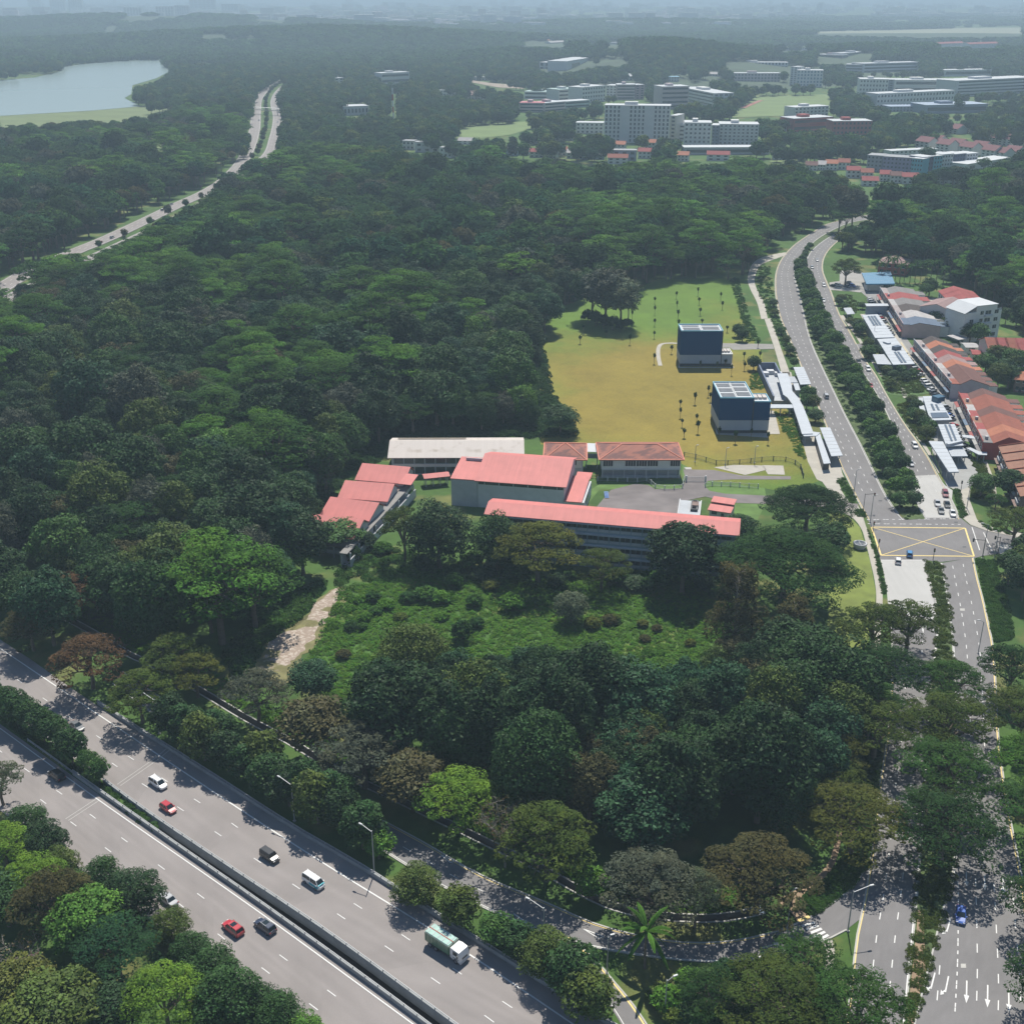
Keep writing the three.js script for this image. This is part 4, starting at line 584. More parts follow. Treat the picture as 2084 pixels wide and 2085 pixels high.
fence('pale wire fence in front of the office block', S(d5, [745, 412], [900, 415], [1020, 420], [1095, 412], [1150, 462], [1230, 476], [1340, 466], [1352, 410]), 1.6, M.wallPale, M.metal, 3.2);
fence('pale wire fence beside the school gate road', S(d5, [1500, 455], [1520, 445], [1700, 450], [1870, 462]), 1.6, M.wallPale, M.metal, 3.2);
fence('white boundary fence on the far side of the yard', S(d5, [660, 385], [745, 395]), 1.4, M.yellow, M.yellow, 2);
{ const o = siteAt(at(d5, 1372, 415, 0), at(d5, 1495, 418, 0), 'school_gate', 'grey sliding gate across the school drive', 'gate'), w = W(o), b = new B(); for (let i = 0; i <= 24; i++) b.bar(V(w * i / 24, 0.1, 0), V(w * i / 24, 1.7, 0), 0.06); b.bar(V(0, 0.15, 0), V(w, 0.15, 0), 0.1).bar(V(0, 1.7, 0), V(w, 1.7, 0), 0.1); mesh('gate_leaf', b.geo(), M.metal, o); for (const x of [-0.3, w + 0.3]) put('gate_post', M.wallPale, o, 0.5, 2.2, 0.5, x, 0, 0); }
{ // concrete ring on the grass slope
  const p = at(c4, 637, 640, 0), o = thing('concrete_ring', 'round concrete shaft ring on the grass slope', 'shaft', p); mesh('ring', new THREE.LatheGeometry([[1.5, 0], [2.1, 1.6], [1.8, 1.75], [1.6, 1.6], [1.2, 0.2], [0, 0.1]].map(([a, b]) => new THREE.Vector2(a, b)), 20), M.wallPale, o); mesh('grille', new B().bar(V(-1.6, 1.5, 0), V(1.6, 1.5, 0), 0.12).bar(V(0, 1.5, -1.6), V(0, 1.5, 1.6), 0.12).geo(), M.metal, o);
}
// ---------------------------------------------------------------- the two blue plant boxes
function blueBox(label, a, c, w2, depth, H, H2, wingDepth) {
  const o = siteAt(at(d3, ...a, 0), at(d3, ...c, 0), 'plant_building', label, 'building'), w = W(o), g = 5.2, p = 1.3;
  mesh('plinth', box(0.2, w - 0.2, -0.2, p, -depth + 0.2, -0.25), M.dark, o); mesh('grey_wall', box(0, w, p, g, -depth, 0), mottled([0.33, 0.38, 0.44], 0.08, 8), o); mesh('blue_wall', box(-0.06, w + 0.06, g, H, -depth - 0.06, 0.06), M.navy, o);
  const rim = new B().box(-0.1, w + 0.1, H, H + 0.5, -0.2, 0.1).box(-0.1, w + 0.1, H, H + 0.5, -depth - 0.1, -depth + 0.2).box(-0.1, 0.2, H, H + 0.5, -depth + 0.2, -0.2).box(w - 0.2, w + 0.1, H, H + 0.5, -depth + 0.2, -0.2); mesh('roof_rim', rim.geo(), M.sky, o); mesh('roof_deck', box(0.2, w - 0.2, H - 0.1, H + 0.06, -depth + 0.2, -0.2), M.whiteRoof, o);
  const n = Math.round(depth / 1.3); for (let i = 0; i < n; i++) for (const s of [0, 1]) if ((i * 7 + s * 3) % 5) put('roof_louvre', M.greyRoof, o, w * 0.4, 0.22, 0.5, w * (0.27 + 0.47 * s), H + 0.06, -0.8 - (depth - 1.6) * i / n); put('roof_rail', M.white, o, 0.14, 0.3, depth - 1, w * 0.51, H + 0.06, -depth / 2);
  const x0 = w + 0.05, x1 = w + w2, dw = wingDepth, t = H2; mesh('wing_plinth', box(x0, x1 - 0.2, -0.2, p, -dw, -0.3), M.dark, o); mesh('wing_grey_wall', box(x0, x1, p, Math.min(g, t), -dw, -0.05), mottled([0.36, 0.41, 0.47], 0.08, 8), o); if (t > g) mesh('wing_blue_wall', box(x0, x1 + 0.05, g, t, -dw, 0), M.navy, o);
  mesh('wing_roof_rim', new B().box(x0, x1 + 0.1, t, t + 0.45, -0.25, 0.05).box(x0, x1 + 0.1, t, t + 0.45, -dw - 0.05, -dw + 0.2).box(x1 - 0.2, x1 + 0.1, t, t + 0.45, -dw + 0.2, -0.25).geo(), t > g ? M.sky : M.white, o); mesh('wing_roof', box(x0, x1 - 0.2, t - 0.08, t + 0.05, -dw + 0.2, -0.25), M.whiteRoof, o); for (let i = 0; i < 3; i++) put('roof_unit', M.paleRoof, o, w2 * 0.22, 0.8, dw * 0.4, x0 + w2 * (0.2 + 0.27 * i), t + 0.05, -dw * 0.55);
  put('downpipe', M.dark, o, 0.25, H - 1, 0.25, w + 0.02, 0.5, 0.2); return o;
}
blueBox('dark blue windowless box with grey base, standing alone on the lawn', [15, 640], [520, 641], 4.9, 11, 15.6, 5.2, 9.5);
blueBox('larger dark blue box with blue side wing beside the covered walkway', [488, 1465], [895, 1466], 6.2, 19, 13.6, 12.2, 9);
struct('concrete_apron', sheet(S(d3, [400, 1105], [460, 1105], [490, 1470], [1100, 1475], [1240, 1475], [1170, 1190], [1110, 1190], [1110, 1520], [470, 1480]), 0.13), M.path);
struct('concrete_apron', sheet(S(d3, [0, 530], [20, 530], [20, 650], [650, 650], [650, 540], [672, 640], [690, 660], [0, 660]), 0.13), M.path);
struct('concrete_apron', sheet(S(d3, [1105, 1190], [1180, 1190], [1250, 1475], [1095, 1475]), 0.145), M.path);
{ // open ventilation pit beside the walkway
  const A = at(d3, 1165, 1105, 0), C = at(d3, 1390, 1105, 0), o = siteAt(A, C, 'ventilation_pit', 'long grey-walled ventilation pit beside the covered walkway', 'structure'), w = W(o), L = 46, sh = 2.6;
  const q = [[0, 0], [w, 0], [w + sh, -L], [sh, -L]], m = mottled([0.14, 0.17, 0.24], 0.15, 8); mesh('floor', new B().prism(q, 0, 0.3).geo(), M.wallGrey, o);
  for (let i = 0; i < 4; i++) { const [a, b] = [q[i], q[(i + 1) % 4]]; mesh('wall', wall([V(a[0], 0, a[1]), V(b[0], 0, b[1])], 0, i === 0 ? 1.6 : 3.4, 0.6).geo(), i === 0 ? M.metal : m, o); }
  for (let i = 0; i < 3; i++) put('vent_unit', M.wallPale, o, 3, 1.6, 2.4, sh * 0.8 + w * 0.25 + i * 2.8 % 6, 0.3, -L * 0.8 - (i % 2) * 3);
}
// ---------------------------------------------------------------- covered walkways, bus shelters, station entrances
M.canopy = mottled([0.43, 0.46, 0.49], 0.06, 8); M.solar = mat([0.09, 0.12, 0.16], 0.3); M.steel = mat([0.33, 0.36, 0.4], 0.5, { metalness: 0.4 });
const centroid = (q) => q.reduce((s, p) => s.add(p), V(0, 0, 0)).multiplyScalar(1 / q.length);
function canopy(name, label, k, pts, h, o2 = {}) { // pts: outline of the roof as sighted, at its height
  const w = pts.map((p) => G(...k(...p), h)), c = centroid(w), o = thing(name, label, o2.category ?? 'canopy', V(c.x, 0, c.z), 0, o2.group), loc = w.map((p) => [p.x - c.x, p.z - c.z]);
  const roof = mesh('roof', new B().prism(loc, h - (o2.thick ?? 0.3), h).geo(), o2.mat ?? M.canopy, o);
  if (o2.seams !== false) { const a = loc[0], b = loc[1], cc = loc[2], d = loc[3]; if (loc.length === 4) for (let i = 1; i < 8; i++) { const t = i / 8, p = V(a[0] + (d[0] - a[0]) * t, h + 0.03, a[1] + (d[1] - a[1]) * t), q = V(b[0] + (cc[0] - b[0]) * t, h + 0.03, b[1] + (cc[1] - b[1]) * t); mesh('roof_seam', new B().bar(p, q, 0.12, 0.08).geo(), M.white, roof); } }
  const n = loc.length, ins = o2.inset ?? 0.75; for (let i = 0; i < n; i++) { const m = [loc[i], [(loc[i][0] + loc[(i + 1) % n][0]) / 2, (loc[i][1] + loc[(i + 1) % n][1]) / 2]]; for (const p of o2.body ? [] : o2.few ? [m[0]] : m) put('post', M.steel, o, 0.22, h - 0.3, 0.22, p[0] * ins, 0, p[1] * ins); }
  if (o2.body) { mesh('wall', new B().prism(loc.map(([x, z]) => [x * 0.88, z * 0.88]), -0.1, h - 0.32).geo(), o2.body, o); }
  if (o2.solar) for (const [x0, x1, z0, z1] of o2.solar) { const P = (s, t) => { const a = loc[0], b = loc[1], cc = loc[2], d = loc[3]; return [(a[0] * (1 - s) + b[0] * s) * (1 - t) + (d[0] * (1 - s) + cc[0] * s) * t, (a[1] * (1 - s) + b[1] * s) * (1 - t) + (d[1] * (1 - s) + cc[1] * s) * t]; }; mesh('solar_panel', new B().prism([P(x0, z0), P(x1, z0), P(x1, z1), P(x0, z1)], h + 0.08, h + 0.22).geo(), M.solar, o); }
  if (o2.box) for (const [s, t, bw, bd, bh, m] of o2.box) { const a = loc[0], b = loc[1], cc = loc[2], d = loc[3], x = (a[0] * (1 - s) + b[0] * s) * (1 - t) + (d[0] * (1 - s) + cc[0] * s) * t, z = (a[1] * (1 - s) + b[1] * s) * (1 - t) + (d[1] * (1 - s) + cc[1] * s) * t; put('roof_unit', m ?? M.steel, o, bw, bh, bd, x, h, z, 0.5); }
  return o;
}
canopy('covered_walkway', 'white covered walkway bending past the larger blue box', d3, [[1215, 725], [1345, 725], [1395, 870], [1400, 940], [1490, 1040], [1560, 1190], [1655, 1440], [1655, 1465], [1520, 1470], [1490, 1370], [1400, 1100], [1340, 1020], [1290, 985]], 3.6, { seams: false });
canopy('link_bridge', 'narrow white covered link from blue box to walkway', d3, [[1110, 1105], [1400, 1108], [1415, 1150], [1115, 1150]], 3.3, { seams: false });
canopy('bus_shelter', 'white bus shelter roof by the north-bound kerb, upper one', d3, [[1415, 648], [1540, 646], [1632, 855], [1500, 862]], 3.4, { group: 'bus shelters' });
canopy('bus_shelter', 'white bus shelter roof by the north-bound kerb, lower one', c3, [[325, 1430], [405, 1430], [505, 1650], [415, 1655]], 3.6, { group: 'bus shelters' });
canopy('bicycle_shelter', 'long narrow grey shelter roof beside the lower bus shelter', c3, [[285, 1480], [325, 1475], [410, 1710], [355, 1715]], 3.1, { body: M.dark, seams: false });
canopy('small_shelter', 'small square white roof between walkway and upper bus shelter', d3, [[1335, 765], [1430, 765], [1470, 835], [1365, 838]], 3.1, { few: true });
canopy('kiosk', 'little grey flat-topped kiosk behind the upper bus shelter', d3, [[1410, 845], [1475, 845], [1500, 930], [1440, 932]], 2.8, { body: M.steel, seams: false });
canopy('connecting_roof', 'white roof piece joining walkway end to bicycle shelter', c3, [[180, 1470], [270, 1462], [330, 1470], [300, 1495], [200, 1498]], 3.3, { few: true, seams: false });
canopy('small_shelter', 'small white shelter nearest the car park on the right side', c3, [[510, 490], [570, 487], [600, 535], [540, 540]], 3, { few: true });
canopy('vent_house', 'blue-grey box with overhanging white roof above the station', d1, [[55, 335], [335, 335], [345, 362], [75, 365]], 5, { body: mottled([0.24, 0.3, 0.36], 0.1, 6), seams: false });
canopy('station_entrance', 'upper station roof with solar strips', c3, [[655, 545], [780, 540], [912, 720], [760, 726]], 4.6, { body: M.steel, solar: [[0.28, 0.4, 0.08, 0.5], [0.46, 0.58, 0.08, 0.5], [0.64, 0.76, 0.08, 0.5]], group: 'station roofs' });
canopy('station_entrance', 'second station roof with small dark roof box', c3, [[775, 735], [920, 725], [1072, 930], [900, 936]], 4.2, { body: M.steel, solar: [[0.4, 0.5, 0.55, 0.95], [0.56, 0.66, 0.55, 0.95]], box: [[0.62, 0.45, 3.6, 2.2, 1.6, M.solar], [0.35, 0.2, 2, 3, 0.7]], group: 'station roofs' });
canopy('station_side_canopy', 'white side canopy left of the second station roof', c3, [[740, 855], [830, 855], [890, 935], [775, 930]], 3.4, { few: true });
canopy('station_entrance', 'third station roof with grey panel and roof box', d2, [[395, 460], [600, 455], [810, 790], [500, 800]], 5, { body: M.steel, solar: [[0.3, 0.42, 0.35, 0.62], [0.55, 0.66, 0.38, 0.62], [0.12, 0.92, 0.72, 0.92]], box: [[0.85, 0.22, 4, 3, 2, mat([0.05, 0.12, 0.18], 0.3)]], group: 'station roofs' });
canopy('station_lower_canopy', 'jagged white lower roof left of the third station roof', d2, [[325, 490], [400, 480], [500, 800], [620, 850], [600, 900], [500, 890], [430, 850], [390, 720], [350, 620]], 3.4, { seams: false, inset: 0.6 });
canopy('station_entrance', 'fourth station roof with twin solar strips', d2, [[610, 855], [845, 850], [970, 1150], [730, 1160]], 5.2, { body: M.steel, solar: [[0.35, 0.47, 0.04, 0.8], [0.6, 0.72, 0.04, 0.8]], box: [[0.5, 0.93, 7, 1.2, 0.8]], group: 'station roofs' });
canopy('bus_stop_roof', 'long slanting white bus stop roof below the station', d2, [[480, 1092], [680, 1095], [905, 1520], [765, 1524]], 4.4, { thick: 0.4 });
canopy('station_forecourt_roof', 'white flat roof over the station forecourt', d2, [[735, 1180], [965, 1180], [1030, 1300], [800, 1302]], 4, {});
canopy('linkway_roof', 'thin white linkway from station to red shophouses', d2, [[945, 1000], [1080, 1010], [1145, 1040], [1140, 1060], [960, 1035]], 3, { few: true, seams: false });
canopy('linkway_roof', 'thin white zigzag linkway south of the fourth station roof', d2, [[1000, 1185], [1070, 1180], [1190, 1235], [1300, 1245], [1300, 1285], [1180, 1280], [1060, 1215]], 3, { few: true, seams: false });
{ const o = thing('green_screen', 'low glass and green screen beside the bus stop roof', 'screen', at(d2, 640, 1420, 0)), org = at(d2, 640, 1420, 0); const l = S(d2, [545, 1320], [660, 1580]).map((p) => G(...p).sub(org)); mesh('screen_panel', wall(l, 0, 1.3, 0.12).geo(), mat([0.05, 0.16, 0.06], 0.4), o); for (let i = 0; i < 6; i++) { const p = l[0].clone().lerp(l[1], i / 5); put('post', M.steel, o, 0.14, 1.5, 0.2, p.x, 0, p.z); } }
struct('station_paving', sheet(S(c3, [640, 540], [800, 540], [960, 740], [1090, 930], [900, 950], [760, 740]), 0.12), M.path);
struct('station_paving', sheet([...S(d2, [320, 470], [640, 455], [860, 800], [1000, 1160], [1060, 1330], [1180, 1560], [1090, 1720], [940, 1780], [740, 1740], [560, 1330], [420, 850])], 0.12), mottled([0.3, 0.3, 0.29], 0.12, 8));
// service road with parked cars in front of the shophouses
const service = struct('service_street', sheet([...S(c3, [770, 470], [830, 560], [900, 660], [960, 740], [1060, 900], [1220, 1130], [1330, 1260], [1400, 1420], [1470, 1540], [1560, 1560], [1470, 1340], [1420, 1200], [1330, 1130], [1180, 960], [1080, 830], [1000, 720], [900, 540], [850, 460], [1000, 360], [700, 330], [640, 200], [560, 210], [620, 300], [640, 360]), ], 0.09), mottled([0.23, 0.225, 0.215], 0.15, 12)); service.userData.y = 0.09;
solidLine(service, path(S(c3, [960, 760], [1060, 920], [1210, 1160]), 4), 0.2, M.yellow);
struct('side_street', sheet(S(c3, [700, 760], [640, 830], [560, 830], [500, 780], [600, 780]), 0.1), M.asphalt);
walk('garden_path', S(c3, [895, 1040], [950, 1120], [975, 1190], [985, 1200]), S(c3, [920, 1040], [980, 1120], [1015, 1180], [1015, 1195]));
struct('grass_plot', sheet(S(c3, [760, 990], [960, 940], [1060, 950], [1210, 1160], [1010, 1190], [850, 1170], [800, 1060]), 0.1), mottled([0.07, 0.14, 0.03], 0.35, 9));
struct('back_lane', sheet(S(d1, [800, 280], [960, 270], [1030, 430], [1040, 560], [1190, 660], [1180, 700], [1060, 640], [900, 430]), 0.1), M.path);
struct('garden_path', sheet(S(d2, [1210, 1390], [1300, 1380], [1420, 1700], [1440, 1931], [1390, 1931], [1370, 1720], [1290, 1480]), 0.1), M.path);

// ---------------------------------------------------------------- shophouses
const tileMap = pattern(256, 6, (u, v) => { const r = 0.5 + 0.5 * Math.sin(u * 6.2832 * 18), n = fbm(u, v, 5), g = hash(Math.floor(u * 64), Math.floor(v * 32)), k = (0.75 + 0.16 * r + 0.3 * (n - 0.3) + 0.12 * (g - 0.5)) / 1.4; return [k, k, k]; });
const tileRoof = (c) => matT(tileMap, 0.9, { color: new THREE.Color().setRGB(...c.map((x) => x * 1.4)) });
const ROOFS = { brown: tileRoof([0.15, 0.07, 0.058]), dark: tileRoof([0.07, 0.055, 0.05]), orange: tileRoof([0.4, 0.15, 0.085]), red: tileRoof([0.3, 0.07, 0.065]), rust: tileRoof([0.27, 0.085, 0.055]), grey: tileRoof([0.2, 0.19, 0.185]), pink: tileRoof([0.3, 0.2, 0.19]), blue: tileRoof([0.11, 0.15, 0.21]), pale: tileRoof([0.42, 0.4, 0.39]), terra: tileRoof([0.27, 0.135, 0.09]) };
const PAINT = { white: M.wallWhite, cream: M.wallCream, pink: mottled([0.5, 0.36, 0.34], 0.1, 8), grey: M.wallGrey, red: mottled([0.34, 0.07, 0.06], 0.12, 8), brown: mottled([0.2, 0.14, 0.12], 0.15, 8), blue: mottled([0.3, 0.38, 0.46], 0.1, 8), ochre: mottled([0.48, 0.36, 0.2], 0.1, 8) };
const AWN = [mat([0.26, 0.05, 0.045], 0.7), mat([0.3, 0.3, 0.29], 0.7), mat([0.16, 0.15, 0.15], 0.7), mat([0.08, 0.13, 0.2], 0.7), mat([0.34, 0.27, 0.2], 0.7)];
const glassBits = { frame: M.white };
const TERRACE = [mottled([0.3, 0.26, 0.25], 0.2, 6), mottled([0.24, 0.2, 0.2], 0.2, 6), mottled([0.36, 0.35, 0.34], 0.2, 6)];
function shophouse(A, C, label, group, o2) {
  const o = siteAt(A, C, 'shophouse', label, 'shophouse', group), w = W(o), { depth = 15, h = 6.2, roof, wall: wl, ridge = 0.36, up = 2.2, terrace = 3.2, rear = 0.6, awning, end } = o2, zf = -terrace;
  mesh('front_wall', box(0.04, w - 0.04, 0, h, -terrace, 0), wl, o); mesh('front_terrace', box(0, w, h, h + 0.18, -terrace, 0.25), o2.terraceMat ?? TERRACE[o2.i % 3], o); mesh('front_parapet', box(0, w, h + 0.18, h + 0.75, 0, 0.22), wl, o);
  mesh('house_wall', gableWalls(0.04, w - 0.04, zf - 0.02, zf - depth * (1 - rear * 0.3), h - 0.2, h + up, ridge), wl, o); mesh('roof', gable(0, w, zf, zf - depth * (1 - rear * 0.3), h - 0.1, h + up, ridge, 0.12), roof, o);
  mesh('rear_wall', box(0.3, w * 0.7, 0, h * 0.8, zf - depth - 1.6, zf - depth * (1 - rear * 0.3)), PAINT.white, o); mesh('rear_roof', box(0.2, w * 0.72, h * 0.8, h * 0.8 + 0.15, zf - depth - 1.8, zf - depth * (1 - rear * 0.3) - 0.6), roof, o); put('rear_window', M.window, o, w * 0.4, 1.1, 0.08, w * 0.35, h * 0.45, zf - depth - 1.63);
  for (const x of [0.28, 0.72]) { const win = put('window', M.window, o, w * 0.3, 1.5, 0.08, w * x, h * 0.62, 0.03); put('window_sill', glassBits.frame, win, w * 0.32, 0.12, 0.2, 0, -0.12, 0.06); }
  put('shop_front', M.dark, o, w * 0.86, 2.5, 0.1, w / 2, 0.1, 0.02); put('sign_board', AWN[(o2.i * 3 + 1) % 5], o, w * 0.8, 0.6, 0.14, w / 2, 3, 0.1); mesh('awning', new B().bar(V(w / 2, 2.9, 0.1), V(w / 2, 2.6, 1.3), w * 0.94, 0.1).geo(), awning ?? AWN[o2.i % 5], o); for (const x of [0.08, 0.92]) put('awning_post', M.steel, o, 0.12, 2.5, 0.12, w * x, 0, 1.2);
  if (o2.tank) put('water_tank', M.metal, o, 1, 1.1, 1, w * 0.5, h + 0.2, -terrace * 0.5);
  return o;
}
const FRONTS = [];
function row(name, k, a, h0, c, h1, list, group, where, o2 = {}) {
  const A = G(...k(...a), h0).setY(0), C = G(...k(...c), h1).setY(0), n = list.length; FRONTS.push([A, C, where]);
  list.forEach(([roof, wl, extra], i) => shophouse(A.clone().lerp(C, i / n), A.clone().lerp(C, (i + 1) / n), `${extra?.l ?? ''}${roof === 'terra' ? 'terracotta' : roof}-roofed shophouse with ${wl} walls, ${['first', 'second', 'third', 'fourth', 'fifth', 'sixth', 'seventh', 'eighth', 'ninth', 'tenth'][i]} from the top of the ${where}`, group, { roof: ROOFS[roof], wall: PAINT[wl], i, tank: i % 3 === 1, terraceMat: extra?.t ? ROOFS[extra.t] : undefined, ...o2, ...(extra?.o ?? {}) }));
}
row('a', d1, [234, 138], 6.8, [508, 570], 6.8, [['grey', 'grey'], ['red', 'pink', { t: 'red' }], ['grey', 'brown'], ['dark', 'brown'], ['pale', 'grey'], ['blue', 'pink', { t: 'blue' }]], 'upper shophouse row', 'upper row', { depth: 17, up: 1.2, ridge: 0.3 });
row('b', d1, [634, 748], 6.9, [1079, 1264], 6.9, [['dark', 'grey'], ['orange', 'grey'], ['dark', 'white'], ['red', 'pink'], ['pink', 'white', { t: 'pink' }], ['orange', 'pink'], ['brown', 'white'], ['brown', 'pink'], ['brown', 'grey', { t: 'rust' }]], 'middle shophouse row', 'middle row', { depth: 14 });
row('c', d2, [906, 384], 7.2, [1252, 1075], 7.2, [['brown', 'red', { t: 'red' }], ['rust', 'red', { t: 'terra' }], ['rust', 'red'], ['brown', 'white', { t: 'red' }], ['rust', 'red', { t: 'terra' }], ['rust', 'pink', { t: 'red' }], ['orange', 'red'], ['rust', 'red', { t: 'grey' }]], 'lower red shophouse row', 'lower row', { depth: 17, up: 2.6 });
{ // brown-roofed terrace at the right edge
  const A = G(...d2(1476, 1168), 7).setY(0), C = G(...d2(1785, 1865), 7).setY(0), n = 6; for (let i = 0; i < n; i++) { const o = siteAt(A.clone().lerp(C, i / n), A.clone().lerp(C, (i + 1) / n), 'terrace_house', `brown-roofed terrace house at right edge, ${['first', 'second', 'third', 'fourth', 'fifth', 'sixth'][i]} from the red shophouses`, 'house', 'brown terrace'), w = W(o); mesh('wall', box(0.05, w - 0.05, -0.1, 7, -15, 0), PAINT.brown, o); mesh('roof', gable(0, w, 0.2, -15, 7, 9.2, 0.6, 0.25), ROOFS.terra, o); mesh('party_wall', new B().bar(V(0.02, 7.2, 0.3), V(0.02, 9.4, -9), 0.3, 0.4).geo(), ROOFS.rust, o); for (const [x, y] of [[0.3, 4.3], [0.7, 4.3], [0.3, 1]]) put('window', M.window, o, w * 0.26, 1.5, 0.08, w * x, y, 0.03); put('door', M.dark, o, 1, 2.2, 0.08, w * 0.72, 0, 0.03); put('porch_roof', PAINT.brown, o, w * 0.8, 0.15, 1.4, w / 2, 2.9, 0.7); put('balcony', PAINT.grey, o, w * 0.6, 0.8, 0.6, w / 2, 3.4, 0.3); put('aircon', M.metal, o, 0.8, 0.6, 0.5, w * 0.5, 5.9, 0.3); }
}
function house(k, a, c, h, label, o2 = {}) { // gabled or hipped house by its front eave
  const o = siteAt(G(...k(...a), h).setY(0), G(...k(...c), h).setY(0), o2.name ?? 'house', label, 'house', o2.group), w = W(o), { depth = 11, up = 2.2, roof = ROOFS.red, wall: wl = PAINT.white, hipped = false, cols = 3, rows = Math.max(1, Math.round(h / 3.2)) } = o2;
  if (hipped) { mesh('wall', box(0, w, -0.1, h, -depth, 0), wl, o); mesh('roof', hip(0, w, 0, -depth, h, h + up, 0.6).geo, roof, o); } else { mesh('wall', gableWalls(0, w, 0, -depth, h, h + up, o2.ridge ?? 0.5), wl, o); mesh('roof', gable(0, w, 0, -depth, h, h + up, o2.ridge ?? 0.5, 0.5), roof, o); }
  for (let r = 0; r < rows; r++) for (let i = 0; i < cols; i++) { const wn = put('window', M.window, o, w / cols * 0.5, 1.4, 0.08, w * (i + 0.5) / cols, r * 3.1 + 1.1, 0.03); if (o2.near) put('window_sill', M.white, wn, w / cols * 0.56, 0.12, 0.2, 0, -0.14, 0.06); }
  if (o2.near) put('door', M.dark, o, 1, 2.2, 0.08, w * 0.5 / cols + w / cols * 0.5, 0, 0.05); return o;
}
// houses behind the shophouses
for (let i = 0; i < 3; i++) { const A = [928 + i * 46, 188 + i * 46], C = [928 + (i + 1) * 46, 188 + (i + 1) * 46]; house(d1, A, C, 7, `red-tiled terrace unit facing the back lane, ${['first', 'second', 'third'][i]} from the wood`, { near: true, name: 'terrace_house', depth: 17, up: 2.8, ridge: 0.42, cols: 2, group: 'red-tiled terrace' }); }
{ const o = house(d1, [1085, 430], [1270, 345], 9, 'tall grey house with plain gable wall behind the white flats', { near: true, wall: PAINT.grey, roof: ROOFS.pink, depth: 16, up: 2.5, cols: 1, rows: 1 }); }
{ // white block of flats
  const A = at(d1, 1185, 785, 0), C = at(d1, 1612, 735, 0), o = siteAt(A, C, 'white_flats', 'white four-storey block of flats with slanting roof', 'building'), w = W(o), H = 13.4; mesh('wall', box(0, w, -0.1, H, -13, 0), M.wallWhite, o); mesh('upper_wall', box(w * 0.3, w * 0.86, H, H + 2.8, -13, 0), M.wallWhite, o); mesh('roof', new B().bar(V(-0.4, H - 0.2, -6.5), V(w * 0.3, H + 3, -6.5), 13.6, 0.3).bar(V(w * 0.3, H + 2.95, -6.5), V(w * 0.88, H + 2.95, -6.5), 13.6, 0.25).geo(), M.whiteRoof, o);
  for (let r = 0; r < 4; r++) for (const [x, ww] of [[0.2, 0.1], [0.46, 0.08], [0.63, 0.15], [0.86, 0.1]]) if (!(r === 3 && x < 0.4)) { const wn = put('window', M.window, o, w * ww, 1.7, 0.08, w * x, 1.2 + r * 3.6, 0.03); put('window_frame', M.white, wn, 0.08, 1.7, 0.06, 0, 0, 0.04); }
  for (let r = 1; r < 4; r++) put('balcony', M.wallPale, o, w * 0.2, 0.9, 1, w * 0.63, r * 3.6, 0.5); put('terrace_rail', M.steel, o, w * 0.13, 0.9, 0.12, w * 0.93, H, -0.2); put('ground_wall', M.wallWhite, o, w * 0.4, 2, 0.4, w * 0.2, 0, 1.6); put('carport_roof', ROOFS.pale, o, 6, 0.2, 8, -4, 3, 2);
}
for (let i = 0; i < 4; i++) { const x = 1520 + i * 118; house(d1, [x, 878 + i * 3], [x + 118, 881 + i * 3], 7.2, `red-roofed terrace house below the white flats, ${['first', 'second', 'third', 'fourth'][i]} from the left`, { near: true, name: 'terrace_house', depth: 16, up: 3.4, roof: i % 2 ? ROOFS.red : ROOFS.rust, wall: M.wallCream, cols: 2, group: 'red-roofed terrace below the flats' }); }
house(c3, [790, 130], [1010, 150], 6.5, 'large house with red and grey roof at the wood edge', { near: true, depth: 15, up: 3, roof: ROOFS.pink, wall: PAINT.red, hipped: true, cols: 4 });
house(c3, [1848, 340], [1990, 350], 6, 'red-hipped house at the right edge beside the wood', { near: true, hipped: true, roof: ROOFS.orange, depth: 10 });
house(c3, [1862, 1050], [2010, 1065], 5.5, 'orange-hipped house at the right edge behind the shophouses', { near: true, hipped: true, roof: ROOFS.orange, wall: PAINT.brown, depth: 10 });
house(d1, [1870, 300], [2000, 330], 8, 'white house cut by the right edge', { near: true, roof: ROOFS.pale, depth: 9 });
house(m2, [310, 480], [392, 470], 6, 'small white flat house between trees left of the bend', { near: true, roof: ROOFS.pale, up: 0.6, depth: 9, cols: 2 });
for (const [a, c, l, rf] of [[[1250, 850], [1390, 850], 'low grey shed behind the middle shophouse row', ROOFS.pale], [[1330, 930], [1430, 935], 'low red shed behind the middle shophouse row', ROOFS.red], [[1030, 600], [1180, 680], 'pale lean-to roof in the back lane', ROOFS.pale]]) house(d1, a, c, 3, l, { name: 'shed', up: 0.7, roof: rf, depth: 7, cols: 1, rows: 1 });
{ // filling station with blue canopy
  const o = canopy('filling_station', 'filling station under a flat blue canopy', c3, [[655, 215], [880, 205], [915, 298], [690, 300]], 5, { mat: mat([0.06, 0.2, 0.33], 0.5), category: 'filling station', thick: 0.7 }); put('shop', M.wallWhite, o, 9, 3.4, 6, -4, 0, 6); for (let i = 0; i < 3; i++) put('pump', M.wallPale, o, 0.8, 1.6, 1.4, -6 + i * 6, 0, -2);
}
struct('car_park', sheet(S(c3, [480, 200], [560, 190], [660, 210], [700, 330], [640, 370], [560, 360], [400, 350], [400, 290], [480, 280]), 0.1), mottled([0.3, 0.29, 0.27], 0.15, 10));
const tmpF = new THREE.Object3D();
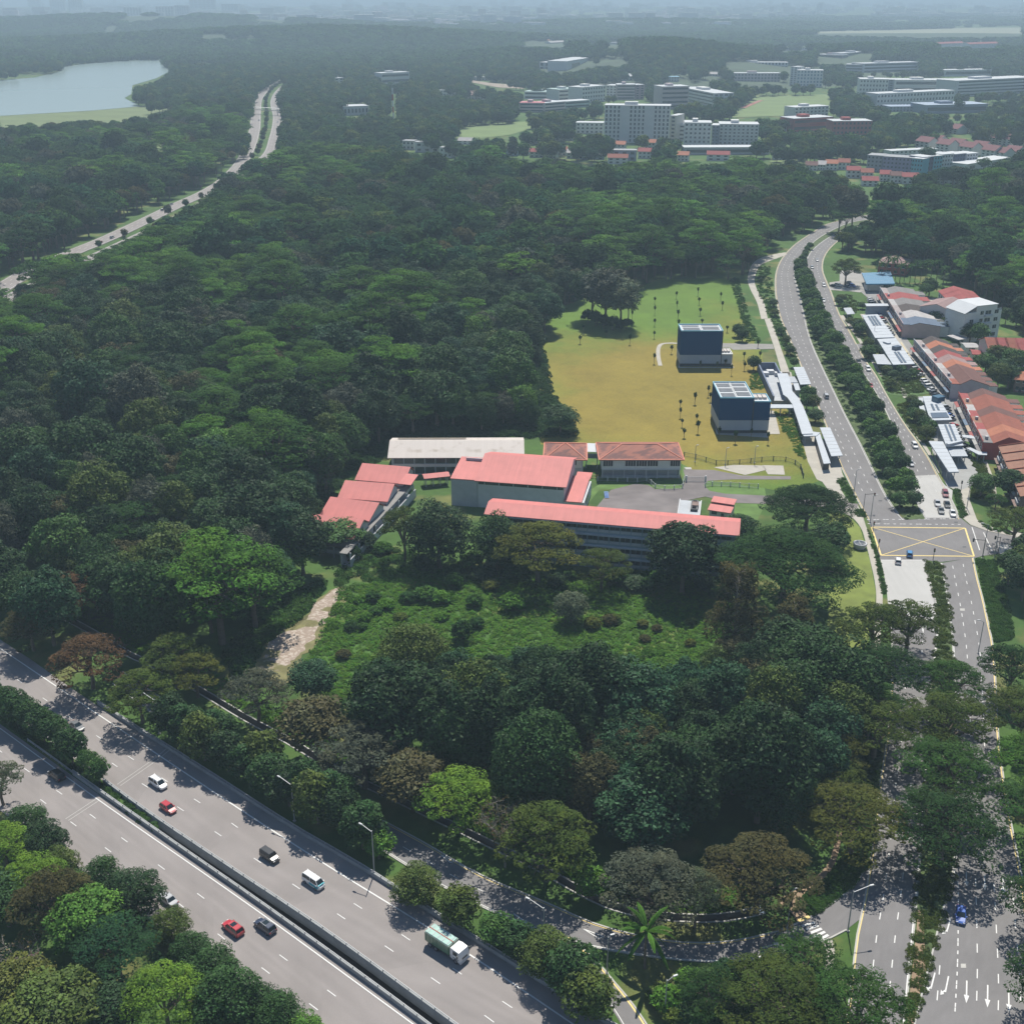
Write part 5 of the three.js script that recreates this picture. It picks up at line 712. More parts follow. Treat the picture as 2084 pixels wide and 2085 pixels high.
// ---------------------------------------------------------------- campus, houses and towns in the distance
const openFar = []; globalThis.openFar = openFar;
function farBlock(k, x0, y0, x1, y1, yTop, depth, label, o2 = {}) { // front foot left (x0, y0) and right (x1, y1), eaves sighted at yTop
  const A = G(...k(x0, y0)), C = G(...k(x1, y1)), o = siteAt(A, C, o2.name ?? 'campus_block', label, 'building', o2.group), w = W(o), ub = k(x0, y0), ut = k(x0, yTop), H = rise(ub[0], ub[1], ut[1]), wl = o2.wall ?? M.wallWhite, rows = o2.rows ?? Math.max(1, Math.round(H / 3.6)), cols = o2.cols ?? Math.max(2, Math.round(w / 5));
  openFar.push([k(x0, y0 - (y0 - yTop) * 0.25), k(x1, y1 - (y0 - yTop) * 0.25), k(x1, yTop - 8), k(x0, yTop - 8)]);
  if (o2.pitch) { mesh('wall', gableWalls(0, w, 0, -depth, H, H + o2.pitch), wl, o); mesh('roof', gable(0, w, 0, -depth, H, H + o2.pitch, 0.5, 0.6), o2.roof ?? ROOFS.red, o); }
  else { mesh('wall', box(0, w, -0.2, H, -depth, 0), wl, o); mesh('roof', box(-0.3, w + 0.3, H, H + 0.5, -depth - 0.3, 0.3), o2.roof ?? M.whiteRoof, o); if (w > 25 && !o2.plain) put('plant_room', wl, o, w * 0.2, 3, depth * 0.4, w * (o2.px ?? 0.4), H + 0.5, -depth / 2); }
  const s = H / rows;
  if (o2.band) for (let r = 0; r < rows; r++) put('window_band', M.window, o, w * 0.94, s * 0.42, 0.14, w / 2, s * r + s * 0.32, 0.05); else for (let r = 0; r < rows; r++) for (let c = 0; c < cols; c++) if (!o2.skip?.(r, c)) put('window', o2.glass ?? M.window, o, w / cols * (o2.ww ?? 0.45), s * (o2.wh ?? 0.45), 0.14, w * (c + 0.5) / cols, s * r + s * 0.3, 0.05);
  if (!o2.plain) for (let c = 0; c < Math.min(4, cols); c++) put('side_window', M.window, o, 0.14, s * 0.4, depth / 6, w + 0.05, s * (rows - 1) + s * 0.3, -depth * (c + 0.5) / 4);
  return o;
}
const pinkW = mottled([0.5, 0.42, 0.42], 0.08, 20), mint = mottled([0.34, 0.44, 0.42], 0.08, 20), slate = mottled([0.2, 0.24, 0.31], 0.1, 20);
farBlock(t2, 1458, 800, 1822, 806, 592, 20, 'tall white hostel slab with narrow window columns', { name: 'hostel_tower', rows: 9, cols: 16, ww: 0.42, wh: 0.62, skip: (r, c) => c === 4 || c === 5 || c === 10 || c === 11 });
farBlock(t2, 1825, 795, 1860, 797, 650, 24, 'narrow cream stair tower beside the hostel slab', { name: 'stair_tower', wall: M.wallCream, cols: 1, plain: true }); farBlock(t2, 1302, 750, 1455, 752, 690, 16, 'low white annex left of the hostel slab', { plain: true }); farBlock(t2, 1866, 790, 1990, 792, 700, 18, 'pale low blocks right of the hostel slab', { band: true, rows: 4 });
farBlock(t3, 18, 830, 168, 832, 690, 24, 'left one of two white blocks with square windows', { rows: 6, cols: 6 }); farBlock(t3, 172, 815, 212, 816, 705, 20, 'dark link between the two white blocks', { wall: slate, plain: true, cols: 2 }); farBlock(t3, 214, 812, 434, 815, 698, 26, 'right one of two white blocks with square windows', { rows: 6, cols: 9 }); farBlock(t3, 20, 870, 500, 868, 830, 18, 'long low base in front of the two white blocks', { band: true, rows: 1, plain: true, wall: M.wallGrey });
farBlock(t2, 985, 630, 1122, 632, 578, 24, 'pink-roofed lecture block at left of the campus', { wall: pinkW, roof: mat([0.42, 0.14, 0.16], 0.8), band: true, rows: 3 }); farBlock(t2, 1126, 632, 1242, 622, 580, 26, 'lavender block joined to the pink-roofed lecture block', { wall: pinkW, band: true, rows: 3 });
farBlock(t2, 1012, 556, 1200, 560, 515, 30, 'mint-roofed lecture block behind the pink-roofed one', { roof: mint, band: true, rows: 2 }); farBlock(t2, 1205, 568, 1330, 560, 505, 30, 'white stepped block with green roof', { roof: mint, band: true, rows: 3 }); farBlock(t2, 1240, 610, 1380, 600, 572, 20, 'low teal block in front of the stepped block', { wall: mint, band: true, rows: 2, plain: true });
farBlock(t2, 1336, 582, 1466, 568, 492, 26, 'white block with four window bands', { rows: 4, cols: 9 }); farBlock(t2, 1470, 540, 1530, 542, 480, 26, 'narrow white block behind the hostel slab', { rows: 4 }); farBlock(t2, 1530, 560, 1632, 560, 476, 24, 'lavender striped block above the hostel slab', { wall: pinkW, band: true, rows: 5 }); farBlock(t2, 1634, 558, 1684, 556, 478, 20, 'pink stair block above the hostel slab', { wall: mottled([0.44, 0.3, 0.32], 0.08, 20), cols: 2, plain: true });
farBlock(t2, 1780, 612, 1931, 608, 488, 30, 'terraced lavender block right of the hostel roofline', { wall: pinkW, band: true, rows: 5 }); farBlock(t3, 0, 560, 185, 600, 490, 30, 'white terraced block left of the sports field', { band: true, rows: 4 });
farBlock(t2, 1250, 416, 1440, 380, 345, 40, 'long white windowless hall on the hillside', { rows: 1, cols: 2, plain: true, name: 'long_hall' }); farBlock(t2, 1095, 402, 1250, 408, 350, 30, 'grey block with dark doors left of the long hall', { wall: M.wallGrey, cols: 5, rows: 2, wh: 0.7 }); farBlock(t2, 1440, 372, 1590, 365, 335, 24, 'grey low shed right of the long hall', { wall: M.wallGrey, plain: true });
farBlock(t2, 998, 268, 1165, 264, 236, 30, 'distant building with long orange-red roof', { pitch: 5, roof: ROOFS.orange, rows: 2 }); farBlock(t2, 1160, 274, 1250, 268, 240, 20, 'distant white house beside the long orange roof', { pitch: 4, roof: ROOFS.pale }); farBlock(t2, 1365, 246, 1420, 246, 232, 20, 'tiny distant red-roofed house', { pitch: 4, plain: true }); farBlock(t2, 1470, 270, 1555, 268, 240, 20, 'distant pale house cluster on the right of the orange roof', { plain: true });
farBlock(t2, 1560, 465, 1620, 462, 430, 20, 'white arched pavilion above the campus', { pitch: 4, roof: M.whiteRoof, cols: 3 }); farBlock(t2, 1820, 470, 1880, 470, 432, 18, 'small building with sky-blue roof', { roof: mat([0.2, 0.4, 0.5], 0.7), plain: true });
farBlock(t3, 262, 402, 602, 404, 350, 26, 'long white upper slab on the far campus', { rows: 3, cols: 18, wh: 0.6 }); farBlock(t3, 300, 466, 560, 466, 412, 22, 'lavender lower slab below the long white slab', { wall: pinkW, rows: 3, cols: 14 }); farBlock(t3, 612, 482, 650, 484, 375, 24, 'white stair block on the far campus', { cols: 2 }); farBlock(t3, 650, 488, 795, 490, 395, 28, 'white block with blue window stripes', { rows: 5, cols: 8, wh: 0.6, glass: mat([0.08, 0.17, 0.24], 0.2) });
farBlock(t3, 765, 362, 905, 368, 305, 26, 'pale angled block on the far campus, left', { band: true, rows: 3, wall: pinkW }); farBlock(t3, 908, 366, 1078, 350, 300, 26, 'dark-glazed block on the far campus, right', { band: true, rows: 4, wall: M.wallGrey }); farBlock(t3, 925, 410, 1020, 412, 362, 26, 'grey wing with flat roof above the long white complex', { band: true, rows: 3, wall: M.wallGrey }); farBlock(t3, 1022, 412, 1335, 402, 358, 30, 'wide dark-banded block above the long white complex', { band: true, rows: 3, wall: M.wallPale });
farBlock(t3, 1000, 538, 1160, 540, 445, 34, 'broad white end block of the long complex', { rows: 4, cols: 9 }); farBlock(t3, 1162, 538, 1192, 538, 448, 34, 'dark glazed stair tower of the long complex', { wall: slate, plain: true, cols: 1 }); farBlock(t3, 1195, 520, 1540, 522, 450, 40, 'long white wing with blue glazing strip', { band: true, rows: 2 }); farBlock(t3, 1540, 545, 1990, 520, 455, 40, 'long wing at the right edge with sloping white bands', { band: true, rows: 5, wall: M.wallPale }); farBlock(t3, 1098, 612, 1530, 590, 528, 24, 'low white wing with two window rows', { rows: 3, cols: 24 });
farBlock(t3, 1172, 628, 1362, 626, 600, 26, 'low grey-blue hall at left of the large flat hall', { wall: slate, roof: mottled([0.3, 0.36, 0.45], 0.1, 20), plain: true, name: 'sports_hall' }); farBlock(t3, 1375, 640, 1722, 632, 592, 40, 'large hall with wide grey-blue flat roof', { wall: slate, roof: mottled([0.32, 0.38, 0.46], 0.1, 20), band: true, rows: 1, name: 'sports_hall' });
farBlock(t3, 632, 742, 850, 730, 668, 26, 'red-brick base of the round white building', { wall: PAINT.red, band: true, rows: 2 }); farBlock(t3, 640, 660, 830, 650, 605, 22, 'white block with round-edged windows on the red base', { rows: 3, cols: 9 }); farBlock(t3, 852, 758, 1070, 756, 682, 24, 'red and white block with row of dark windows', { wall: PAINT.red, rows: 3, cols: 10 }); farBlock(t3, 578, 738, 680, 728, 700, 16, 'low white block left of the red-brick base', { rows: 1, cols: 5 });
farBlock(t3, 518, 285, 745, 283, 268, 30, 'long low green-roofed shed before the far hill', { roof: mottled([0.22, 0.3, 0.2], 0.1, 20), plain: true, rows: 1 }); farBlock(t3, 1480, 430, 1745, 425, 395, 26, 'pale flat shed at right of the far campus', { plain: true, band: true, rows: 1 }); farBlock(t3, 1455, 268, 1600, 262, 246, 24, 'distant red-roofed estate beyond the campus', { pitch: 4, plain: true }); farBlock(t3, 1620, 276, 1790, 270, 248, 24, 'second distant red-roofed estate at the right', { pitch: 4, plain: true }); farBlock(t3, 130, 450, 225, 452, 415, 18, 'small white villa left of the long white slab', { pitch: 3, roof: ROOFS.pale }); farBlock(t3, 0, 440, 48, 442, 412, 18, 'white villa at the edge of the far wood', { pitch: 3 });
farBlock(t2, 0, 650, 140, 645, 600, 26, 'grey shed beside the far expressway', { wall: M.wallGrey, plain: true, rows: 1, name: 'shed' }); farBlock(t2, 212, 474, 370, 466, 412, 24, 'white villa among trees near the mast', { band: true, rows: 2, name: 'villa' }); farBlock(t2, 540, 540, 640, 536, 508, 18, 'small white building left of the brown roof', { plain: true }); farBlock(t2, 682, 556, 800, 560, 532, 34, 'building with wide brown roof in the trees', { pitch: 5, roof: ROOFS.pink, plain: true }); farBlock(t2, 726, 452, 806, 452, 434, 14, 'little shed by the pale clearing', { plain: true });
farBlock(t1, 575, 172, 660, 172, 158, 30, 'white low building beyond the lake wood', { plain: true, rows: 1 }); farBlock(t1, 1120, 216, 1440, 208, 196, 60, 'long white sheds far behind the wood', { plain: true, rows: 1, name: 'shed' }); farBlock(t1, 680, 108, 880, 108, 98, 60, 'far white warehouse on the left', { plain: true, rows: 1, name: 'shed' }); farBlock(t1, 1880, 470, 1931, 466, 440, 20, 'white pavilion among trees right of the far expressway', { cols: 2 });
struct('sand_clearing', sheet(S(t2, [715, 452], [850, 470], [1020, 480], [1010, 500], [860, 492], [720, 465]), 0.5), M.dirt); openFar.push(S(t2, [715, 450], [850, 462], [1022, 474], [1010, 500], [860, 492], [720, 466]));
// brown-roofed terraces on the right
[[1316, 835, 790], [1372, 828, 780], [1430, 850, 805], [1490, 846, 800], [1560, 868, 820], [1622, 862, 815], [1685, 885, 838], [1480, 745, 715], [1550, 735, 705], [1695, 800, 765], [1780, 812, 775], [1870, 826, 790], [1740, 890, 850], [1810, 880, 842]].forEach(([x, y, t], i) => farBlock(t3, x, y, x + 74, y + 10, t, 15, `maroon-roofed terrace house, ${i < 7 ? 'front row' : i < 9 ? 'back pair' : 'right cluster'}, ${['first', 'second', 'third', 'fourth', 'fifth', 'sixth', 'seventh', 'first', 'second', 'first', 'second', 'fourth', 'third', 'fifth'][i]} from left`, { name: 'terrace_house', pitch: 4.5, roof: tileMaroon(), group: 'maroon-roofed terraces', cols: 3, rows: 3, plain: true }));
function tileMaroon() { return (tileMaroon.m ??= tileRoof([0.2, 0.08, 0.085])); }
// colourful flats
[[1042, 960, 'grey', 872], [1130, 968, 'violet', 880], [1215, 975, 'violet', 885], [1290, 985, 'cyan', 890], [1350, 985, 'navy', 885], [1400, 975, 'cyan', 880], [1460, 960, 'white', 870], [1530, 948, 'navy', 868], [1600, 940, 'white', 866]].forEach(([x, y, c, t], i) => { const col = { grey: [0.26, 0.28, 0.33], violet: [0.24, 0.23, 0.36], cyan: [0.1, 0.36, 0.46], navy: [0.06, 0.08, 0.16], white: [0.55, 0.57, 0.58] }[c]; farBlock(t3, x, y, x + (x < 1260 ? 86 : 62), y + (i < 4 ? 6 : -6), t, 16, `${c} painted slab of the colourful flats, ${['first', 'second', 'third', 'fourth', 'fifth', 'sixth', 'seventh', 'eighth', 'ninth'][i]} from left`, { name: 'colourful_flats', wall: mottled(col, 0.06, 12, 64), cols: 4, rows: 4, group: 'colourful flats', roof: i > 2 ? M.whiteRoof : M.greyRoof, plain: true }); });
farBlock(t3, 1605, 965, 1850, 925, 925, 18, 'long white roofed shed below the colourful flats', { name: 'shed', rows: 1, cols: 4, plain: true }); farBlock(t3, 1180, 885, 1440, 872, 850, 12, 'white-roofed strip behind the colourful flats', { plain: true, rows: 2 });
// red-roofed houses along the near edge of town
[[m2, 702, 130, 766, 100, 'brown'], [m2, 768, 128, 812, 96, 'pale'], [m2, 815, 128, 880, 90, 'orange'], [m2, 884, 126, 948, 84, 'rust'], [m2, 932, 172, 1008, 128, 'red'], [m2, 1012, 182, 1080, 140, 'rust'], [m2, 1020, 218, 1110, 186, 'red'], [m2, 1118, 190, 1176, 150, 'red'], [m2, 1178, 200, 1240, 158, 'brown'], [m2, 1244, 205, 1335, 165, 'red'], [m2, 1432, 205, 1500, 170, 'red'], [m2, 1504, 212, 1590, 174, 'rust'], [m2, 150, 75, 275, 40, 'red'], [m2, 520, 72, 640, 42, 'pink'], [t2, 330, 840, 395, 792, 'white'], [t2, 400, 855, 535, 800, 'white'], [t2, 540, 885, 605, 830, 'grey'], [t2, 895, 875, 975, 835, 'blue'], [t2, 978, 868, 1032, 838, 'red'], [t2, 1042, 885, 1120, 852, 'red'], [t2, 1130, 890, 1190, 858, 'pale'], [t2, 1172, 872, 1248, 842, 'orange'], [t2, 1250, 890, 1325, 858, 'pale'], [t2, 1330, 895, 1460, 868, 'blue'], [t2, 1505, 905, 1640, 845, 'navy'], [t2, 1512, 845, 1575, 810, 'orange'], [t2, 1650, 890, 1720, 850, 'red'], [t2, 1685, 840, 1745, 800, 'orange'], [t2, 1870, 905, 1931, 870, 'orange'], [t2, 1480, 920, 1590, 885, 'rust'], [t2, 640, 810, 720, 790, 'pale'], [t2, 1010, 808, 1110, 782, 'pale'], [t2, 1180, 790, 1290, 768, 'pale']].map((a, i, all) => { const sd = (q) => q[0] === m2 ? (q[1] < 700 ? 0 : q[1] < 960 ? 1 : q[1] < 1400 ? 2 : 3) : q[1] < 700 ? 4 : q[1] < 1300 ? 5 : 6; return [...a, all.filter((q) => sd(q) === sd(a) && (q[1] < a[1] || (q[1] === a[1] && q[2] < a[2]))).length]; }).forEach(([k, x0, y, x1, t, c, ord], i) => { const flat = ['white', 'grey', 'blue', 'navy'].includes(c), side = k === m2 ? (x0 < 700 ? 'at the wood edge' : x0 < 960 ? 'in the left terrace' : x0 < 1400 ? 'in the middle terrace' : 'in the right terrace') : x0 < 700 ? 'among trees at left' : x0 < 1300 ? 'left of the hostel slab' : 'in front of the hostel slab'; farBlock(k, x0, y, x1, y + 2, t, 11, `${c === 'pale' ? 'pale-roofed' : flat ? c + ' flat-roofed' : c + '-roofed'} house ${side}, ${['first', 'second', 'third', 'fourth', 'fifth', 'sixth', 'seventh', 'eighth', 'ninth', 'tenth', 'eleventh'][ord]} from left`, { name: 'town_house', pitch: flat ? 0 : 3, roof: flat ? M.greyRoof : ROOFS[c] ?? ROOFS.red, wall: c === 'navy' ? slate : c === 'blue' ? PAINT.blue : M.wallWhite, plain: true, cols: 3, rows: 2, group: 'town houses ' + side }); });
{ const p = G(...t2(280, 700)), o = thing('radio_mast', 'slim red and white radio mast rising from the trees', 'mast', p), H = rise(...t2(280, 700), t2(280, 495)[1]); for (let i = 0; i < 6; i++) mesh(i % 2 ? 'white_section' : 'red_section', new THREE.CylinderGeometry(0.9, 1, H / 6, 8).translate(0, H * (i + 0.5) / 6, 0), i % 2 ? M.white : mat([0.4, 0.05, 0.04], 0.7), o); mesh('antenna', new THREE.CylinderGeometry(0.3, 0.5, 8, 6).translate(0, H + 4, 0), M.metal, o); openFar.push(S(t2, [272, 500], [290, 500], [290, 660], [272, 660])); }
// towers of the far town, seen through the haze
[[t1, 1068, 62, 1212, -20, [0.2, 0.26, 0.32], 'broad dark blue-grey slab at the horizon'], [t1, 1246, 66, 1350, 22, [0.22, 0.28, 0.3], 'lower dark slab right of the broad one'], [t1, 160, 40, 230, -10, [0.5, 0.52, 0.54], 'pale tower pair at the left horizon, left one'], [t1, 285, 60, 370, -6, [0.5, 0.52, 0.54], 'pale tower pair at the left horizon, right one'], [t1, 390, 66, 466, 0, [0.48, 0.5, 0.52], 'pale tower at the end of the left hill'], [t1, 700, 100, 800, 42, [0.5, 0.5, 0.52], 'pale wide slab above the far warehouse'], [t1, 880, 105, 980, 36, [0.5, 0.5, 0.5], 'pale slab left of the dark slab'], [t1, 985, 100, 1065, 30, [0.46, 0.47, 0.5], 'grey tower next to the dark slab'], [t1, 1440, 130, 1520, 76, [0.48, 0.48, 0.5], 'pale block right of the dark slabs'], [t1, 1540, 132, 1610, 80, [0.5, 0.48, 0.48], 'second pale block right of the dark slabs']].forEach(([k, x0, y, x1, t, c, l]) => farBlock(k, x0, y, x1, y, t, 40, l, { name: 'tower_block', wall: mottled(c, 0.05, 60, 64), rows: 8, cols: 6, ww: 0.6, plain: true }));
{ // the rest of the far town
  const g = box(-0.5, 0.5, 0, 1, -0.5, 0.5), xs = [], cs = [], m = mat([0.66, 0.66, 0.66], 0.9);
  for (let i = 0; i < 2600; i++) { const v = rr(8, 62), u = rr(-60, 2150), p = G(u, v), n = fbm((u + 500) / 1400, v / 300, 18, 3); if (n < 0.38 || (u > 1500 && v > 40)) continue; const w = rr(25, 90), h = rr(10, 34) * (rnd() < 0.12 ? 1.8 : 1); tmpF.position.set(p.x, 0, p.z); tmpF.rotation.y = rr(-0.5, 0.5); tmpF.scale.set(w, h, rr(18, 40)); tmpF.updateMatrix(); xs.push(tmpF.matrix.clone()); const a = rr(0.55, 1.2); cs.push(new THREE.Color().setRGB(a, a * rr(0.93, 1.02), a * rr(0.92, 1.05))); }
  stuff('far_town', g, m, xs, cs, 'pale blocks of the far town fading into haze', 'town');
}
// ---------------------------------------------------------------- vehicles: nose towards +z
const paint = (c) => new THREE.MeshPhysicalMaterial({ color: new THREE.Color().setRGB(...c), roughness: 0.35, clearcoat: 0.8, clearcoatRoughness: 0.08 });
const lampW = mat([0.75, 0.76, 0.74], 0.2), lampR = mat([0.4, 0.02, 0.02], 0.3), wheelGeo = (() => { const g = new THREE.CylinderGeometry(0.32, 0.32, 0.22, 16); g.rotateZ(Math.PI / 2); return g; })(), rimGeo = (() => { const g = new THREE.CylinderGeometry(0.19, 0.19, 0.235, 10); g.rotateZ(Math.PI / 2); return g; })(), rimM = mat([0.4, 0.41, 0.42], 0.35, { metalness: 0.7 });
// body as cross-sections along the length: [z, half width, bottom, belt height]; cabin: glass sides and a roof
function loft(secs) { const b = new B(), ring = ([z, w, y0, y1, t]) => { const i = t ?? 0.86; return [V(-w * 0.94, y0, z), V(-w, y0 + (y1 - y0) * 0.45, z), V(-w * i, y1, z), V(w * i, y1, z), V(w, y0 + (y1 - y0) * 0.45, z), V(w * 0.94, y0, z)]; }, R = secs.map(ring); for (let i = 0; i + 1 < R.length; i++) for (let k = 0; k < 6; k++) { const j = (k + 1) % 6; b.quad(R[i][j], R[i][k], R[i + 1][k], R[i + 1][j]); } for (const [r, s] of [[R[0], 1], [R.at(-1), 0]]) for (let k = 1; k < 5; k++) s ? b.tri(r[0], r[k], r[k + 1]) : b.tri(r[0], r[k + 1], r[k]); return b.geo(); }
const CARS = {
  sedan: { L: 4.55, W: 1.8, H: 1.44, hood: 1.25, boot: 0.85, rake: 0.75, back: 0.6 }, hatch: { L: 4.0, W: 1.74, H: 1.5, hood: 0.95, boot: 0.12, rake: 0.75, back: 0.35 }, suv: { L: 4.6, W: 1.85, H: 1.68, hood: 1.1, boot: 0.1, rake: 0.65, back: 0.35 }, mpv: { L: 4.6, W: 1.8, H: 1.72, hood: 0.85, boot: 0.08, rake: 0.8, back: 0.2 }, van: { L: 4.7, W: 1.75, H: 1.95, hood: 0.35, boot: 0.05, rake: 0.6, back: 0.1 }, jeep: { L: 4.2, W: 1.8, H: 1.85, hood: 1.1, boot: 0.05, rake: 0.25, back: 0.08 },
};
const carParts = new Map();
function car(kind, color, pos, turn, label, group, o2 = {}) {
  const c = CARS[kind], o = thing(kind === 'van' ? 'van' : 'car', label, kind === 'van' ? 'van' : 'car', pos, turn, group), h = c.L / 2, w = c.W / 2, belt = c.H * 0.58, z1 = h - c.hood, z0 = -h + c.boot;
  if (!carParts.has(kind)) {
    const body = loft([[-h, w * 0.86, 0.34, belt * 0.88], [-h + 0.18, w * 0.97, 0.24, belt], [z0, w, 0.22, belt + 0.02], [0, w, 0.22, belt], [z1, w, 0.22, belt], [h - 0.35, w * 0.95, 0.24, belt * 0.86], [h, w * 0.8, 0.34, belt * 0.68]]);
    const g = new B(), y = c.H - 0.05, rw = w * 0.74, A = [V(-w * 0.88, belt, z1 - 0.02), V(w * 0.88, belt, z1 - 0.02), V(w * 0.88, belt, z0 + 0.02), V(-w * 0.88, belt, z0 + 0.02)], T2 = [V(-rw, y, z1 - c.rake), V(rw, y, z1 - c.rake), V(rw, y, z0 + c.back), V(-rw, y, z0 + c.back)];
    for (let k = 0; k < 4; k++) { const j = (k + 1) % 4; g.quad(A[k], A[j], T2[j], T2[k]); }
    const rf = new B(), q = (p, s, yy) => V(p.x * s, yy, p.z + (p.z > 0 ? 0.05 : -0.05)); const lo = T2.map((p) => q(p, 1.03, y - 0.04)), hi = T2.map((p) => V(p.x * 0.9, c.H, p.z * 0.94)); for (let k = 0; k < 4; k++) { const j = (k + 1) % 4; rf.quad(lo[k], lo[j], hi[j], hi[k]); } rf.quad(hi[0], hi[1], hi[2], hi[3]);
    const pil = new B(); for (let k = 0; k < 4; k++) pil.bar(A[k], T2[k], 0.1); for (const s of [-1, 1]) pil.bar(V(s * w * 0.885, belt, (z0 + z1) / 2), V(s * rw * 1.01, y, (z0 + z1) / 2), 0.1); carParts.set(kind, { body, glass: g.geo(), roof: rf.geo(), pil: pil.geo() });
  }
  const p = carParts.get(kind), m = typeof color === 'object' && color.isMaterial ? color : paint(color); mesh('body', p.body, m, o); mesh('windows', p.glass, M.glass, o); mesh('roof', p.roof, o2.roof ?? m, o); mesh('pillars', p.pil, m, o);
  for (const s of [-1, 1]) for (const z of [h * 0.62, -h * 0.6]) { const wh = mesh('wheel', wheelGeo, M.rubber, o); wh.position.set(s * (w - 0.1), 0.32, z); mesh('rim', rimGeo, rimM, wh); }
  for (const s of [-1, 1]) { put('headlight', lampW, o, 0.36, 0.16, 0.1, s * w * 0.62, belt * 0.62, h - 0.1); put('taillight', lampR, o, 0.3, 0.2, 0.08, s * w * 0.72, belt * 0.72, -h + 0.04); put('mirror', m, o, 0.18, 0.14, 0.2, s * (w + 0.06), belt + 0.02, z1 - 0.25); }
  put('number_plate', M.white, o, 0.5, 0.12, 0.04, 0, 0.42, h - 0.02); if (o2.sunroof) put('sunroof', M.glass, o, w * 1.1, 0.03, 0.9, 0, c.H - 0.005, z1 - c.rake - 0.9); if (o2.rails) for (const s of [-1, 1]) put('roof_rail', M.metal, o, 0.06, 0.06, 1.6, s * w * 0.62, c.H, -0.3); if (o2.stripe) { put('side_stripe', o2.stripe, o, c.W + 0.03, 0.35, c.L * 0.5, 0, 0.55, 0.9); put('bonnet_panel', o2.stripe, o, c.W * 0.8, 0.05, 0.7, 0, belt - 0.02, h - 0.55); }
  return o;
}
const PC = { white: paint([0.7, 0.7, 0.69]), silver: paint([0.42, 0.43, 0.44]), red: paint([0.42, 0.02, 0.03]), black: paint([0.015, 0.016, 0.018]), navy: paint([0.02, 0.03, 0.06]), grey: paint([0.14, 0.145, 0.15]), blue: paint([0.02, 0.09, 0.36]), lightBlue: paint([0.05, 0.22, 0.45]), maroon: paint([0.2, 0.03, 0.04]), orange: paint([0.4, 0.12, 0.05]) };
const heading = (a, b) => { const p = G(...a), q = G(...b); return Math.atan2(q.x - p.x, q.z - p.z); };
const dirA = heading(h3(495, 940), h3(740, 1105)), dirB = heading(h2(1470, 878), h2(1222, 690)), y06 = (u, v) => { const p = G(u, v); p.y = 0.06; return p; };
car('mpv', PC.white, y06(...h1(1040, 1030)), dirA, 'white people carrier on the expressway inner lanes', 0, { rails: true }); car('hatch', PC.red, y06(...h1(1105, 1190)), dirA, 'small red hatchback on the upper carriageway'); car('jeep', PC.black, y06(...h1(1770, 1510)), dirA, 'black boxy off-roader on the upper carriageway'); car('van', PC.white, y06(...h3(358, 775)), dirA, 'white van with turquoise front on the upper carriageway', 0, { stripe: paint([0.03, 0.4, 0.46]) }); car('sedan', PC.grey, y06(...h1(505, 652)), dirA, 'dark car coming out of the shade on the upper carriageway');
car('suv', PC.red, y06(...h2(1310, 815)), dirB, 'red car with dark sunroof on the lower carriageway', 0, { sunroof: true }); car('suv', PC.navy, y06(...h2(1490, 805)), dirB, 'dark blue car with roof rails on the lower carriageway', 0, { sunroof: true, rails: true }); car('suv', PC.black, y06(...h1(375, 975)), dirB, 'black car near the guard rail on the lower carriageway'); car('sedan', PC.silver, y06(...h2(945, 650)), dirB, 'car half hidden by the corner wood on the lower carriageway');
car('sedan', PC.blue, y06(...c5(1043, 1318)), heading(c5(1043, 1318), c5(1035, 1500)), 'bright blue car in the turning lanes at lower right');
car('hatch', PC.lightBlue, y06(...c4(1028, 700)), heading([1850, 1150], [1850, 1050]), 'blue car crossing the yellow box'); car('hatch', PC.white, y06(...c4(938, 755)), heading([1822, 1150], [1822, 1050]), 'white car waiting on the concrete lanes south of the junction');
const dirS = heading(c4(1275, 360), c4(1300, 440)); [[1308, 228, 'suv', 'maroon', 'maroon car at the back of the junction queue'], [1246, 300, 'sedan', 'silver', 'silver car in the left queue at the junction'], [1274, 358, 'sedan', 'grey', 'dark grey car at the front of the left queue'], [1322, 310, 'sedan', 'black', 'black car in the right queue at the junction'], [1366, 380, 'sedan', 'white', 'white car nearest the stop line in the kerb lane']].forEach(([x, y, k, c, l]) => car(k, PC[c], y06(...c4(x, y)), dirS, l, 'cars queueing at the junction'));
const dirN = heading(c3(420, 1100), c3(300, 860)); car('mpv', PC.silver, y06(...c3(373, 1195)), dirN, 'silver van driving up the north-bound carriageway'); [[302, 120, 'white', 'white car furthest up the curve'], [263, 178, 'silver', 'silver car near the top of the curve'], [355, 320, 'white', 'white car by the car park entrance'], [352, 440, 'white', 'white car below the car park entrance'], [484, 698, 'grey', 'dark car beside the upper station roof'], [702, 980, 'white', 'white car beside the green plot'], [720, 1112, 'red', 'red car half behind the median trees'], [628, 925, 'black', 'black car close to the median trees'], [1068, 1585, 'white', 'white car passing the lower station'], [1035, 1725, 'silver', 'car partly hidden by the lowest median trees']].forEach(([x, y, c, l], i) => car(['sedan', 'hatch', 'suv'][i % 3], PC[c], y06(...c3(x, y)), heading(c3(x - 60, y - 90), c3(x, y)), l, 'cars on the south-bound carriageway'));
